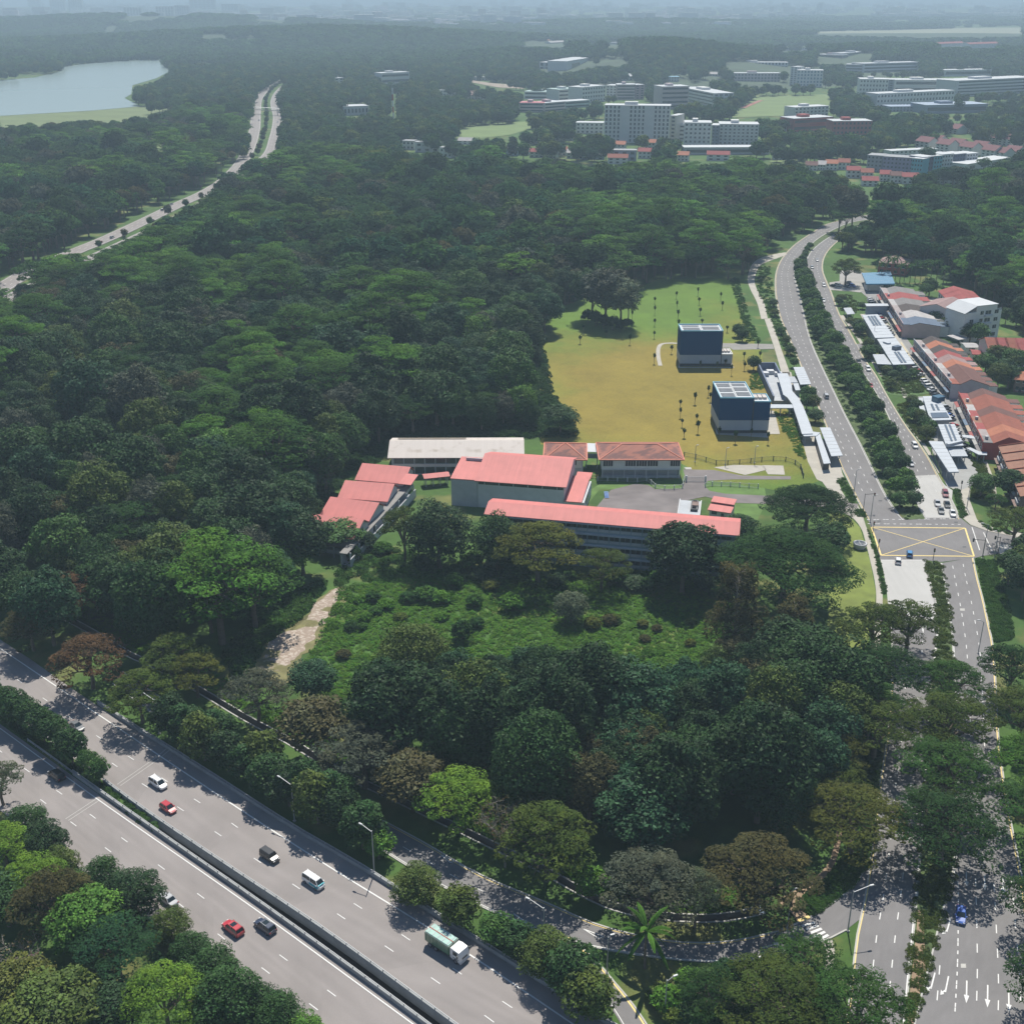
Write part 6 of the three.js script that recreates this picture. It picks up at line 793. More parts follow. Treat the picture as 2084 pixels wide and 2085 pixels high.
// parked cars
{
  const cols = ['white', 'silver', 'black', 'white', 'grey', 'white', 'red', 'silver', 'white', 'blue', 'grey', 'white', 'black'], ORD = ['first', 'second', 'third', 'fourth', 'fifth', 'sixth', 'seventh', 'eighth', 'ninth', 'tenth', 'eleventh', 'twelfth', 'thirteenth', 'fourteenth', 'fifteenth', 'sixteenth', 'seventeenth', 'eighteenth']; let q = 0;
  for (const [A, C, wh] of FRONTS) { const d = C.clone().sub(A), len = d.length(), n = Math.min(16, Math.floor(len / 3.1)), turn = Math.atan2(-d.z, d.x), out = V(Math.sin(turn), 0, Math.cos(turn)); for (let i = 0; i < n; i++) { if (rnd() < 0.12) continue; const p = A.clone().addScaledVector(d, (i + 0.5) / n).addScaledVector(out, rr(4.3, 4.7)), c = cols[(q++ * 5) % 13]; p.y = 0.13; car(['sedan', 'hatch', 'suv', 'mpv'][q % 4], PC[c], p, turn + Math.PI + 0.45 + rr(-0.04, 0.04), `${c} car parked before the ${wh} of shophouses, ${ORD[i]} bay from the top`, `cars parked before the ${wh}`); } }
  [[430, 325], [470, 320], [540, 330], [580, 325], [555, 300], [620, 215]].forEach(([x, y], i) => { const g = G(...c3(x, y)); g.y = 0.11; car(['sedan', 'suv'][i % 2], PC[['black', 'silver', 'navy', 'blue', 'grey', 'white'][i]], g, 0.6, `${['black', 'silver', 'navy', 'blue', 'grey', 'white'][i]} car parked beside the blue filling station canopy`, 'cars at the filling station'); });
}
[[567, 540, 'maroon'], [632, 513, 'silver'], [700, 500, 'grey'], [845, 412, 'black'], [860, 418, 'grey'], [915, 358, 'white'], [965, 325, 'silver'], [1130, 225, 'black']].forEach(([x, y, c], i) => { const g = G(...m1(x, y)); g.y = 0.3; car(['sedan', 'suv'][i % 2], PC[c], g, heading(m1(x, y), m1(x + 100, y - 50)), `${c} car on the far expressway, ${['first', 'second', 'third', 'fourth', 'fifth', 'sixth', 'seventh', 'last'][i]} from lower left`, 'cars on the far expressway'); });
[[1445, 580], [1450, 545], [1465, 480 + 20], [1455, 680], [1560, 690]].forEach(([x, y], i) => { const g = G(...t1(x, y)); g.y = 0.3; car('suv', PC[['white', 'grey', 'black', 'silver', 'white'][i]], g, 0.1, `${['white', 'grey', 'black', 'silver', 'white'][i]} car on the distant straight of the far expressway${i === 4 ? ', right carriageway' : ''}`, 'distant cars on the far expressway'); });
{ // tipper truck
  const o = thing('tipper_truck', 'green tipper truck with white cab and pale covered load', 'truck', y06(...h3(1060, 1130)), dirA), green = paint([0.1, 0.2, 0.12]), tarp = mottled([0.36, 0.52, 0.46], 0.15, 3), cab = PC.white;
  mesh('chassis', new B().box(-1, 1, 0.65, 0.95, -4.1, 3.8).geo(), M.dark, o); const bed = mesh('tipper_body', new B().box(-1.22, 1.22, 1.05, 2.75, -4.2, 1.35).geo(), green, o); for (let i = 0; i < 7; i++) for (const s of [-1, 1]) put('body_rib', green, bed, 0.08, 1.6, 0.14, s * 1.25, 1.1, -4 + i * 0.86); put('body_rim', mottled([0.3, 0.36, 0.3], 0.2, 3), bed, 2.55, 0.12, 5.6, 0, 2.75, -1.42);
  for (const s of [-1, 1]) { const t = put('load_cover', tarp, o, 1.08, 0.14, 5.3, s * 0.62, 2.88, -1.42); for (let i = 0; i < 5; i++) put('cover_bow', M.wallPale, t, 1.04, 0.05, 0.1, 0, 0.14, -2.2 + i * 1.1); } put('centre_bar', mat([0.3, 0.08, 0.05], 0.7), o, 0.16, 0.18, 5.5, 0, 2.9, -1.42);
  mesh('cab', loft([[1.6, 1.2, 0.75, 2.75, 0.92], [2.3, 1.22, 0.6, 2.85, 0.92], [3.55, 1.22, 0.55, 2.7, 0.9], [3.9, 1.16, 0.55, 1.75, 0.98]]), cab, o); put('windscreen', M.glass, o, 2, 0.85, 0.06, 0, 1.78, 3.72).rotation.x = -0.36; for (const s of [-1, 1]) { put('side_window', M.glass, o, 0.06, 0.75, 0.95, s * 1.19, 1.75, 2.75); put('headlight', lampW, o, 0.4, 0.22, 0.1, s * 0.8, 0.85, 3.87); put('mirror', M.dark, o, 0.12, 0.5, 0.25, s * 1.5, 1.8, 3.5); put('mudguard', M.dark, o, 0.5, 0.08, 1.2, s * 1.0, 1.15, 2.9); }
  put('bumper', M.wallPale, o, 2.4, 0.35, 0.2, 0, 0.5, 3.9); put('grille', M.dark, o, 1.3, 0.4, 0.06, 0, 1.15, 3.88); for (const z of [2.85, -1.7, -3.1]) for (const s of [-1, 1]) { const w = mesh('wheel', wheelGeo, M.rubber, o); w.scale.set(1.5, 1.55, 1.55); w.position.set(s * 1.02, 0.5, z); mesh('rim', rimGeo, rimM, w); }
  for (const s of [-1, 1]) put('taillight', lampR, o, 0.3, 0.18, 0.08, s * 0.95, 0.8, -4.22);
}
// ---------------------------------------------------------------- lamps and signals
function lamp(at2, H, arm, turn, label, group = 'street lamps', two = false) { const o = thing('street_lamp', label, 'street lamp', G(...at2), turn, group); mesh('pole', new THREE.CylinderGeometry(0.08, 0.14, H, 8).translate(0, H / 2, 0), M.metal, o); for (const s of two ? [-1, 1] : [1]) { mesh('arm', new B().bar(V(0, H - 0.3, 0), V(s * arm, H + 0.35, 0), 0.1).geo(), M.metal, o); const hd = put('lamp_head', M.metal, o, 0.75, 0.13, 0.28, s * (arm + 0.3), H + 0.3, 0); put('lens', lampW, hd, 0.7, 0.04, 0.3, 0, -0.04, 0); } put('base', M.concrete, o, 0.5, 0.25, 0.5, 0, 0, 0); return o; }
lamp(h1(1045, 690), 9, 3.4, Math.PI - 0.6, 'street lamp leaning over the expressway at left'); lamp(h3(675, 720), 10, 2.4, Math.PI - 0.6, 'street lamp behind the barrier at the light green tree'); lamp([600, 1672], 9, 3, Math.PI - 0.6, 'street lamp behind the barrier among dark screen trees'); lamp(h3(1560, 1110), 9, 3, Math.PI - 0.6, 'street lamp beside the trees ahead of the truck');
lamp(c5(397, 1400), 9, 3.2, 0.3, 'street lamp on the grass tip at the slip road mouth'); lamp(s4(252, 1435), 8, 0.4, 0.3, 'slim post where the branch road leaves the slip road'); lamp(s4(1343, 1150), 8, 0.4, 0.3, 'slim post beside the brown path at the crossing'); lamp(s4(600, 1700), 8, 1.2, 0.4, 'street lamp among the shrubs below the slip road'); lamp(c4(720, 440), 9, 0.6, 0, 'street lamp at the junction, upper left corner'); lamp(c4(590, 230), 9, 0.6, 0, 'street lamp beside the small planting north of the junction'); lamp(c4(1605, 700), 10, 1.4, Math.PI, 'tall lamp at the junction, right corner'); lamp(c4(1690, 740), 9, 0.6, Math.PI, 'lamp post at the side street corner'); lamp(c4(1478, 330), 8, 0.6, Math.PI, 'lamp post beside the queueing cars'); lamp(c3(745, 745), 8, 0.6, 0, 'lamp post before the second station roof'); lamp([1990, 1330], 9, 1, Math.PI, 'lamp post on the right kerb below the junction'); lamp(d3(205, 1815), 6, 0.3, 0, 'slim post on the lawn fence, left'); lamp(d3(578, 1850), 6, 0.3, 0, 'slim post on the lawn fence, middle'); lamp(d3(935, 1830), 6, 0.3, 0, 'slim post on the lawn fence, right');
function signal(at2, turn, label, arm = 0) { const o = thing('traffic_light', label, 'traffic light', G(...at2), turn, 'traffic lights at the junction'); mesh('pole', new THREE.CylinderGeometry(0.08, 0.1, arm ? 6 : 4, 8).translate(0, arm ? 3 : 2, 0), M.dark, o); if (arm) mesh('arm', new B().bar(V(0, 5.7, 0), V(arm, 6, 0), 0.12).geo(), M.dark, o); const hd = put('signal_head', M.dark, o, 0.4, 1.1, 0.35, arm * 0.98, arm ? 5.2 : 3.1, 0.1); [[0.78, [0.5, 0.03, 0.02]], [0.46, [0.4, 0.25, 0.02]], [0.14, [0.02, 0.25, 0.08]]].forEach(([y, c]) => put('signal_lens', mat(c, 0.3), hd, 0.24, 0.22, 0.05, 0, y, 0.18)); put('base', M.concrete, o, 0.4, 0.15, 0.4, 0, 0, 0); return o; }
signal(c4(665, 350), 0, 'traffic light with arm at the upper left corner', 3); signal(c4(1212, 745), 0, 'traffic light on the tip of the southern median'); signal(c4(740, 530), 0, 'small traffic light on the left kerb of the yellow box'); signal(c4(780, 670), 0, 'second small traffic light on the left kerb'); signal(c4(1600, 720), Math.PI, 'traffic light with long arm at the right corner', 3.4); signal(c4(1430, 205), Math.PI, 'traffic light beside the queueing cars'); signal(c4(1720, 700), Math.PI, 'traffic light at the side street mouth', 1.5);
// ---------------------------------------------------------------- planting strips, tufts and creepers
{
  const tuftG = (() => { const L = new Leaves(); for (let i = 0; i < 16; i++) L.leaf(rr(-0.4, 0.4), rr(0.1, 0.4), rr(-0.4, 0.4), rr(-0.5, 0.5), 1, rr(-0.5, 0.5), 0.22, 0.5, [1, 1, 1].map((x) => x * rr(0.75, 1.25))); return L.geo(); })(), moundG = (() => { const L = new Leaves(); L.clump(0, 0.1, 0, 1, 0.6, 1, 110, 0.3, { low: 0 }); return L.geo(); })();
  const T3 = (x, z, s, sy, y = 0.05) => { tmpF.position.set(x, y, z); tmpF.rotation.set(0, rr(0, 6.28), 0); tmpF.scale.set(s, sy, s); tmpF.updateMatrix(); return tmpF.matrix.clone(); };
  const fill = (poly, n, s0, s1, keep = () => true) => { const w = poly.map((p) => (p.isVector3 ? p : G(...p))), q = w.map((p) => [p.x, p.z]), xs = q.map((p) => p[0]), zs = q.map((p) => p[1]), out = [], x0 = Math.min(...xs), x1 = Math.max(...xs), z0 = Math.min(...zs), z1 = Math.max(...zs); for (let i = 0, t = 0; i < n && t < n * 20; t++) { const x = rr(x0, x1), z = rr(z0, z1); if (inside(q, x, z) && keep(x, z)) { const s = rr(s0, s1); out.push(T3(x, z, s, s * rr(0.7, 1.2))); i++; } } return out; };
  const tints = (xs, r) => xs.map(() => { const a = rr(...(r ?? [0.8, 1.3])), w = rr(-0.12, 0.16); return new THREE.Color().setRGB(a * (1 + w), a, a * 0.9); });
  const one = (name, geo, col, xs, label, cat, r) => stuff(name, geo, leafMat(GREENS[col]), xs, tints(xs, r), label, cat);
  one('field_grass', tuftG, 'fresh', fill(fieldPts, 9000, 0.7, 1.7), 'rank green grass covering the overgrown field', 'grass'); one('creepers', moundG, 'fresh', fill(fieldPts, 260, 0.8, 2, (x, z) => fbm((x + 500) / 300, (z + 900) / 300, 16, 2) > 0.52), 'low creeper mounds in the overgrown field', 'creeper');
  const strip = (A, C) => [...A, ...[...C].reverse()];
  one('median_planting', moundG, 'moss', fill(strip(offset(sL.userData.R, 0.5), offset(sR.userData.L, -0.5)), 1100, 0.45, 0.9), 'mixed low shrubs filling the southern median', 'planting'); one('median_groundcover', moundG, 'forest', fill(strip(offset(nL.userData.R, -0.7), offset(nR.userData.L, 0.7)).filter((p) => p.z > -620), 700, 0.5, 1), 'low leafy cover under the northern median trees', 'planting');
  one('roadside_planting', moundG, 'mid', [...fill(S(c4, [690, 460], [720, 540], [790, 720], [850, 960], [860, 1000], [815, 1000], [770, 760], [735, 620]), 160, 0.3, 0.6), ...fill(S(c4, [450, 100], [510, 95], [600, 230], [610, 285], [560, 285]), 90, 0.4, 0.8), ...fill(S(c4, [590, 345], [660, 340], [685, 395], [620, 400]), 40, 0.4, 0.8), ...fill(S(c4, [1375, 190], [1420, 180], [1475, 390], [1440, 410]), 110, 0.4, 0.8), ...fill(S(c4, [1560, 730], [1690, 740], [1780, 1000], [1850, 1350], [1700, 1380], [1660, 1180]), 700, 0.4, 0.95), ...fill(S(c5, [400, 960], [500, 960], [520, 1000], [420, 1140], [200, 1310], [110, 1260], [200, 1160], [320, 1060]), 420, 0.4, 0.9), ...fill(S(c4, [1560, 420], [1640, 500], [1860, 545], [1860, 520], [1660, 480]), 60, 0.4, 0.7), ...fill(S(c5, [420, 150], [600, 140], [580, 450], [560, 800], [500, 940], [420, 940], [380, 700], [420, 400]), 600, 0.4, 0.9)], 'mixed low planting along the junction footpaths', 'planting');
  one('lawn_edge_hedge', moundG, 'mid', [...fill(S(c2, [1400, 90], [1450, 80], [1540, 380], [1600, 500], [1510, 500], [1460, 280]), 420, 0.5, 1), ...fill(S(c2, [1590, 10], [1660, 10], [1700, 300], [1790, 500], [1850, 600], [1800, 640], [1680, 400], [1580, 160]), 420, 0.5, 1)], 'leafy hedge strips between lawn, path and northern road', 'hedge'); one('walkway_planting', moundG, 'fresh', [...fill(S(d3, [1190, 1210], [1410, 1200], [1500, 1400], [1530, 1560], [1560, 1790], [1460, 1760], [1400, 1560], [1290, 1450]), 260, 0.4, 0.8), ...fill(S(d3, [880, 740], [980, 700], [1060, 900], [1000, 930], [890, 920]), 120, 0.4, 0.8)], 'yellowing low planting beside the covered walkway', 'planting', [0.8, 1.4]);
  one('station_planting', moundG, 'moss', [...fill(S(c3, [440, 400], [560, 380], [640, 470], [600, 540], [500, 520]), 160, 0.5, 1), ...fill(S(c3, [560, 580], [660, 580], [700, 740], [620, 740]), 120, 0.5, 1), ...fill(S(c3, [660, 770], [780, 770], [800, 860], [740, 900], [680, 880]), 120, 0.5, 1), ...fill(S(c3, [800, 980], [940, 940], [1060, 950], [1190, 1150], [1010, 1170], [850, 1160]), 500, 0.5, 1), ...fill(S(c3, [930, 1260], [1090, 1210], [1210, 1450], [1230, 1530], [1140, 1550], [1040, 1450]), 520, 0.5, 1), ...fill(S(d2, [1060, 1320], [1200, 1330], [1370, 1640], [1380, 1900], [1060, 1900], [1180, 1560]), 300, 0.5, 1)], 'dense shrubs around the station entrances', 'planting'); one('track_side_weeds', moundG, 'mid', [...fill(S(f5, [-120, 720], [0, 560], [120, 420], [330, 330], [450, 290], [400, 370], [300, 500], [140, 590], [40, 720], [20, 800], [-60, 840]), 520, 0.7, 2), ...fill([[690, 1140], [760, 1110], [860, 1130], [960, 1150], [1150, 1180], [1300, 1175], [1300, 1200], [1100, 1205], [900, 1180], [760, 1190], [690, 1200]], 380, 0.7, 1.8)], 'rank weeds beside the dirt track and below the school trees', 'weeds', [0.7, 1.5]); one('drain_side_grass', tuftG, 'fresh', fill(strip(offset(drainLine, -7), offset(drainLine, -1.3)), 2600, 0.6, 1.3), 'longer grass along the storm drain', 'grass'); one('slot_creeper', moundG, 'mid', fill([[205, 1590], [236, 1614], [330, 1688], [310, 1690], [225, 1630]], 60, 0.4, 0.9), 'creepers at the head of the dark slot', 'creeper'); one('median_shrubs', moundG, 'forest', fill([[-40, 1415], [0, 1446], [84, 1508], [186, 1584], [222, 1610], [199, 1602], [0, 1462], [-40, 1434]], 260, 0.5, 1.1), 'low shrubs under the expressway median trees', 'planting');
  one('undergrowth', moundG, 'forest', [...fill(WOODS_EDGE(), 2600, 1, 2.6)], 'undergrowth of saplings along the wood edges', 'undergrowth');
}
function WOODS_EDGE() { return [[-60, 1100], [200, 1180], [420, 1240], [480, 1260], [560, 1180], [640, 1110], [700, 960], [770, 950], [780, 895], [1070, 890], [1175, 890], [1120, 800], [1100, 700], [1070, 700], [1080, 850], [740, 860], [640, 960], [560, 1100], [460, 1180], [-60, 1040]]; }
// ---------------------------------------------------------------- single trees, surveyed one by one
const O = {
  dome: { H: 16, R: 6 }, domeB: { H: 16, R: 6, n: 36, per: 170, cr: 0.36, leaf: 0.52, bottom: 0.2, span: 1.7 }, domeC: { H: 15, R: 6, n: 52, per: 120, cr: 0.29, leaf: 0.46, bottom: 0.2, span: 1.7 }, fine: { H: 15, R: 6, n: 60, per: 150, cr: 0.31, leaf: 0.4, bottom: 0.03, span: 1.85 }, ball: { H: 15, R: 9, n: 96, per: 150, cr: 0.25, leaf: 0.42, bottom: 0.02, span: 1.8, messy: 0.6 }, big: { H: 18, R: 8, n: 56, per: 130, cr: 0.28, leaf: 0.72, bottom: 0.18, messy: 1, aspect: 0.55 },
  tier: { H: 18, R: 8 }, tierB: { H: 20, R: 9, n: 42, per: 170, depth: 0.5, leaf: 0.55 }, tierC: { H: 15, R: 9, n: 46, per: 170, pad: 0.24, depth: 0.3, arch: 0.45, leaf: 0.5 }, rain: { H: 14, R: 10, n: 66, per: 140, pad: 0.2, thin: 0.22, depth: 0.34, leaf: 0.46, arch: 0.34, limbs: 11, through: 0.4 }, rainB: { H: 13, R: 9, n: 56, per: 120, pad: 0.2, thin: 0.24, depth: 0.4, leaf: 0.44, arch: 0.3, limbs: 10, through: 0.4 }, giant: { H: 20, R: 15, n: 96, per: 280, pad: 0.2, thin: 0.34, depth: 0.3, arch: 0.42, leaf: 0.5, limbs: 12 },
  ovoid: { H: 9, R: 3.2, n: 26, per: 150, cr: 0.42, leaf: 0.42, bottom: 0.06 }, ovoidB: { H: 9, R: 3.6, n: 22, per: 160, cr: 0.46, leaf: 0.46, bottom: 0.1 }, small: { H: 5, R: 2.6, n: 18, per: 120, cr: 0.44, leaf: 0.38, bottom: 0.15 }, wisp: { H: 20, R: 4.5 }, twigs: { H: 13, R: 5 }, bush: { H: 2.6, R: 1.6 }, bare: { H: 8, R: 4, leafy: 120 },
  palm: { H: 10, R: 3.6 }, wdome: { H: 18, R: 8, n: 52, per: 190, cr: 0.3, leaf: 0.56, bottom: 0.14, span: 1.75 }, wdomeB: { H: 18, R: 8, n: 40, per: 230, cr: 0.35, leaf: 0.6, bottom: 0.14, span: 1.75 }, wdomeC: { H: 17, R: 8, n: 62, per: 150, cr: 0.26, leaf: 0.52, bottom: 0.14, span: 1.75 }, wfine: { H: 18, R: 8, n: 72, per: 150, cr: 0.27, leaf: 0.46, bottom: 0.06, span: 1.8 }, plantain: { H: 4, R: 4.6, fronds: 15, w: 0.85, stiff: 0.45 }, sapling: { H: 4.2, R: 0.9, n: 7, per: 34, cr: 0.5, leaf: 0.26, bottom: 0.5 },
};
const T = (name, k, col, at, H, R, label, group) => tree(name, /^(dome|fine|ball|big|ovoid|small|sapling)/.test(k) ? 'dome' : /^(tier|rain|giant)/.test(k) ? 'tier' : k === 'bare' ? 'twigs' : k === 'plantain' ? 'palm' : k, col, O[k], at, H, R, label, group);
// around the school
T('multi_stem_tree', 'rainB', 'moss', [824, 1143], 17, 7, 'thin tree with several bare forked stems beside the stepped red roofs');
T('broadleaf_tree', 'fine', 'deep', [895, 1156], 21, 10, 'tall dark round tree in front of the grey hall wall');
T('broadleaf_tree', 'fine', 'forest', [1012, 1160], 18, 7.2, 'dark green tree between the round tree and the yellow-green crown');
T('spreading_tree', 'tierC', 'olive', [1095, 1188], 19, 12, 'wide yellow-olive tree hiding left end of the long classroom block');
T('feathery_tree', 'rainB', 'moss', [1224, 1203], 12, 8, 'low feathery tree in front of the classroom block windows');
T('large_leaved_tree', 'big', 'deep', [1388, 1208], 21, 10.5, 'dark large-leaved tree covering the right half of the classroom block');
T('giant_rain_tree', 'giant', 'forest', [1590, 1238], 22, 18, 'huge dark spreading tree right of the classroom block');
T('umbrella_tree', 'giant', 'deep', [1638, 1092], 16, 13, 'dark flat-topped tree behind the huge spreading tree');
T('broadleaf_tree', 'dome', 'forest', [1682, 1150], 13, 6, 'small tree at the right edge of the huge spreading tree');
T('broadleaf_tree', 'domeB', 'forest', [1500, 1115], 11, 6, 'rounded tree between classroom block end and huge spreading tree');
T('casuarina_tree', 'wisp', 'brown', [1490, 1338], 25, 6.5, 'tall brownish wispy tree at right end of the overgrown field');
T('casuarina_tree', 'wisp', 'brown', [1605, 1352], 17, 5.5, 'shorter brownish wispy tree next to the grass slope');
T('round_shrub_tree', 'fine', 'pale', [1162, 1268], 9.5, 4.6, 'pale bushy tree at the foot of the low feathery tree');
T('round_topped_tree', 'ball', 'moss', [842, 1400], 17, 9.3, 'dense round olive tree standing in the overgrown field');
T('bluish_tree', 'domeC', 'blue', [640, 1432], 11, 6.2, 'bluish green tree at lower end of the dirt track');
T('broadleaf_tree', 'dome', 'mid', [690, 1120], 9, 7.5, 'bright low tree at foot of the stepped red roofs');
T('broadleaf_tree', 'domeB', 'deep', [618, 1170], 20, 8, 'dark tree overhanging the lowest of the stepped red roofs');
T('conical_tree', 'fine', 'grey', [522, 1230], 24, 6.5, 'tall grey-green conical tree left of the dirt track head');
T('broadleaf_tree', 'domeB', 'forest', [1140, 885], 12, 7, 'dark tree at lawn corner behind the small hipped roof');
for (const [u, v, H, R, k, c, l] of [[1205, 652, 27, 11, 'domeC', 'forest', 'left tree of the tall clump on the lawn'], [1232, 662, 29, 12, 'domeC', 'grey', 'middle tree of the tall clump on the lawn'], [1262, 668, 25, 10.5, 'domeC', 'pale', 'front pale tree of the tall clump on the lawn'], [1278, 655, 22, 7, 'twigs', 'pale', 'thin right-hand tree of the tall clump on the lawn']]) T('clump_tree', k, c, [u, v], H, R, l);
[[1195, 660], [1212, 664], [1228, 670], [1246, 672], [1262, 676], [1275, 668]].forEach(([u, v], i) => T('clump_bush', i % 2 ? 'small' : 'bush', ['deep', 'forest'][i % 2], [u, v], rr(4, 8), rr(2.4, 3.8), 'bush at the foot of the tall clump on the lawn', 'bushes under the lawn clump'));
// along the storm drain and slip road
T('red_leaved_tree', 'tierC', 'rust', [150, 1268], 14, 9.5, 'large reddish tree at left edge beyond the drain');
T('red_leaved_tree', 'tierC', 'rust', [190, 1402], 14, 8.5, 'reddish brown tree overhanging the expressway edge');
T('red_leaved_tree', 'tierC', 'brown', [70, 1325], 12, 7, 'brownish tree at the far left of the expressway verge');
T('umbrella_tree', 'tierC', 'moss', [292, 1472], 13, 7, 'brownish green umbrella tree beside start of the concrete barrier');
T('umbrella_tree', 'tierC', 'moss', [362, 1402], 14, 8, 'olive umbrella tree above the storm drain, left of two');
T('umbrella_tree', 'tierC', 'olive', [404, 1420], 12, 6.5, 'olive umbrella tree above the storm drain, right of two');
T('umbrella_tree', 'tierC', 'grey', [527, 1468], 13, 7.2, 'greyish umbrella tree below the pale dirt patch');
T('broadleaf_tree', 'dome', 'brown', [645, 1545], 14, 7.8, 'dark brown tree above the bend of the storm drain');
T('umbrella_tree', 'tierC', 'grey', [742, 1605], 15, 9.5, 'broad grey-olive umbrella tree over the storm drain');
T('red_leaved_tree', 'dome', 'brown', [842, 1652], 13, 7, 'brownish tree left of the bright green tree');
T('bright_green_tree', 'tierC', 'lime', [935, 1695], 14, 8, 'bright lime green tree above the slip road');
T('bare_tree', 'twigs', 'brown', [1028, 1766], 14, 5.8, 'nearly bare brown tree right of the lime green tree');
T('umbrella_tree', 'tierC', 'moss', [1112, 1792], 16, 8.6, 'olive green tree right of the nearly bare tree');
T('bluish_tree', 'domeC', 'blue', [1302, 1742], 17, 9.4, 'big bluish green tree in the middle of the grove front');
T('grey_olive_tree', 'tierC', 'grey', [1316, 1882], 15, 8.6, 'large grey-olive tree inside the slip road curve');
T('grey_olive_tree', 'rainB', 'pale', [1414, 1888], 12, 4.8, 'slim pale tree between grey-olive and reddish trees');
T('red_leaved_tree', 'tierC', 'brown', [1536, 1858], 15, 10, 'wide reddish brown tree beside the zebra crossing curve');
T('bare_tree', 'twigs', 'grey', [1462, 1820], 9, 4, 'bare grey twiggy tree behind the reddish brown tree');
T('bushy_tree', 'small', 'fresh', [1205, 1830], 6.5, 3, 'bright small tree between drain and slip road');
T('plantain_palm', 'plantain', 'fresh', [1312, 1972], 8, 5, 'fan of big banana-like leaves beside the slip road');
// hedge trees between barrier and slip road
[[352, 1502, 'ovoidB'], [385, 1518, 'ovoid'], [418, 1548, 'ovoidB'], [450, 1530, 'ovoid'], [468, 1572, 'ovoidB'], [505, 1590, 'ovoid'], [538, 1580, 'ovoidB'], [552, 1622, 'ovoidB'], [590, 1640, 'ovoid'], [625, 1640, 'ovoidB'], [648, 1676, 'ovoidB'], [685, 1668, 'ovoid'], [700, 1700, 'ovoidB'], [740, 1728, 'ovoid']].forEach(([u, v, k], i) => T('hedge_tree', k, ['deep', 'forest', 'moss', 'forest'][i % 4], [u, v], rr(9, 12), rr(3.6, 4.8), 'dense dark tree in the screen behind the expressway barrier', 'trees screening the expressway barrier'));
T('bushy_tree', 'small', 'fresh', [772, 1748], 6, 3, 'light green small tree at the lamp post on the barrier');
T('roadside_bush_tree', 'fine', 'moss', [848, 1838], 8, 4.6, 'rounded yellow-green tree beside slip road, left of the gap');
T('roadside_bush_tree', 'ovoidB', 'moss', [935, 1888], 8.5, 3.6, 'dark pointed tree beside the barrier gap');
T('roadside_bush_tree', 'small', 'mid', [1012, 1925], 6, 3.2, 'small tree at the barrier behind the truck');
T('roadside_bush_tree', 'ovoid', 'forest', [1052, 1948], 7, 3.4, 'small dark tree ahead of the truck, first of the row');
T('roadside_bush_tree', 'fine', 'moss', [1112, 1985], 9, 4.8, 'bushy tree ahead of the truck, second of the row');
T('roadside_bush_tree', 'ovoidB', 'forest', [1165, 2028], 10, 4.6, 'bushy tree ahead of the truck, third of the row');
T('roadside_bush_tree', 'ovoidB', 'moss', [1200, 2072], 9, 4.2, 'bushy tree ahead of the truck, last before the branch road');
// median trees of the expressway
[[-20, 1440], [12, 1462], [40, 1480], [68, 1497], [92, 1512], [118, 1535], [150, 1560], [182, 1582], [205, 1596]].forEach(([u, v], i) => T('median_tree', i % 2 ? 'dome' : 'ovoidB', i > 6 ? 'mid' : 'forest', [u, v], i > 6 ? 6.5 : rr(8, 10), i > 6 ? 2.2 : rr(2.8, 3.6), i > 7 ? 'small slim tree at the end of the expressway median' : i > 6 ? 'second last slim tree on the expressway median' : 'bushy tree in the row on the expressway median', 'trees on the expressway median'));
// lower left corner
[[60, 1712, 8, 4.4, 'fine', 'forest', 'round dark tree beside the lower carriageway, uppermost in the corner wood'], [100, 1752, 8.5, 4.6, 'fine', 'deep', 'round dark tree just below the uppermost corner tree'], [18, 1772, 10, 5.5, 'tierC', 'lime', 'lime green tree at left edge of the corner wood'], [78, 1846, 11, 5.5, 'tierC', 'lime', 'lime green layered tree amid the corner wood'], [128, 1800, 8, 3.8, 'fine', 'moss', 'olive rounded tree overhanging the lower carriageway'], [122, 1910, 14, 7, 'tierC', 'brown', 'brownish dark crown in the corner wood'], [215, 1825, 8.5, 4, 'fine', 'forest', 'small round tree at edge of the lower carriageway'], [278, 1872, 10.5, 5.6, 'fine', 'deep', 'large rounded dark tree pressing onto the lower carriageway'], [185, 1945, 13, 6.5, 'domeC', 'fresh', 'fresh green tree in the middle of the corner wood'], [248, 2000, 12, 6.5, 'tierB', 'blue', 'bluish layered tree in the corner wood'], [352, 1918, 7, 3.6, 'fine', 'moss', 'round olive tree left of the red car'], [396, 1968, 7, 3.6, 'fine', 'forest', 'round green tree below the red car'], [440, 2020, 9, 4.6, 'fine', 'forest', 'rounded tree along the lower carriageway edge, mid row'], [345, 2105, 13, 6.4, 'tierC', 'lime', 'yellow-green layered tree near the bottom edge'], [470, 2098, 12, 6, 'fine', 'forest', 'large dark tree at bottom edge by the carriageway'], [530, 2088, 8, 4, 'fine', 'deep', 'dark rounded tree beside the bottom left lane'], [572, 2118, 9, 4.4, 'fine', 'forest', 'dark tree at the bottom edge, second last in the row'], [622, 2140, 7, 3.6, 'fine', 'fresh', 'light green round tree, last in the bottom row'], [55, 1992, 7, 4.6, 'bare', 'dry', 'leafless pale twiggy tree at the left edge'], [50, 2068, 10, 6, 'domeC', 'olive', 'olive tree in the bottom left corner'], [118, 2128, 12, 8, 'domeC', 'moss', 'mossy green crown at the very bottom left'], [8, 1640, 10, 5, 'rainB', 'pale', 'pale thin tree at left edge over the lower carriageway'], [20, 1885, 10, 6, 'domeC', 'forest', 'dark tree at left edge behind the brownish crown'], [235, 2105, 9, 5, 'dome', 'deep', 'dark tree in the bottom left hollow']].forEach(([u, v, H, R, k, c, l]) => T('corner_tree', k, c, [u, v], H, R, l));
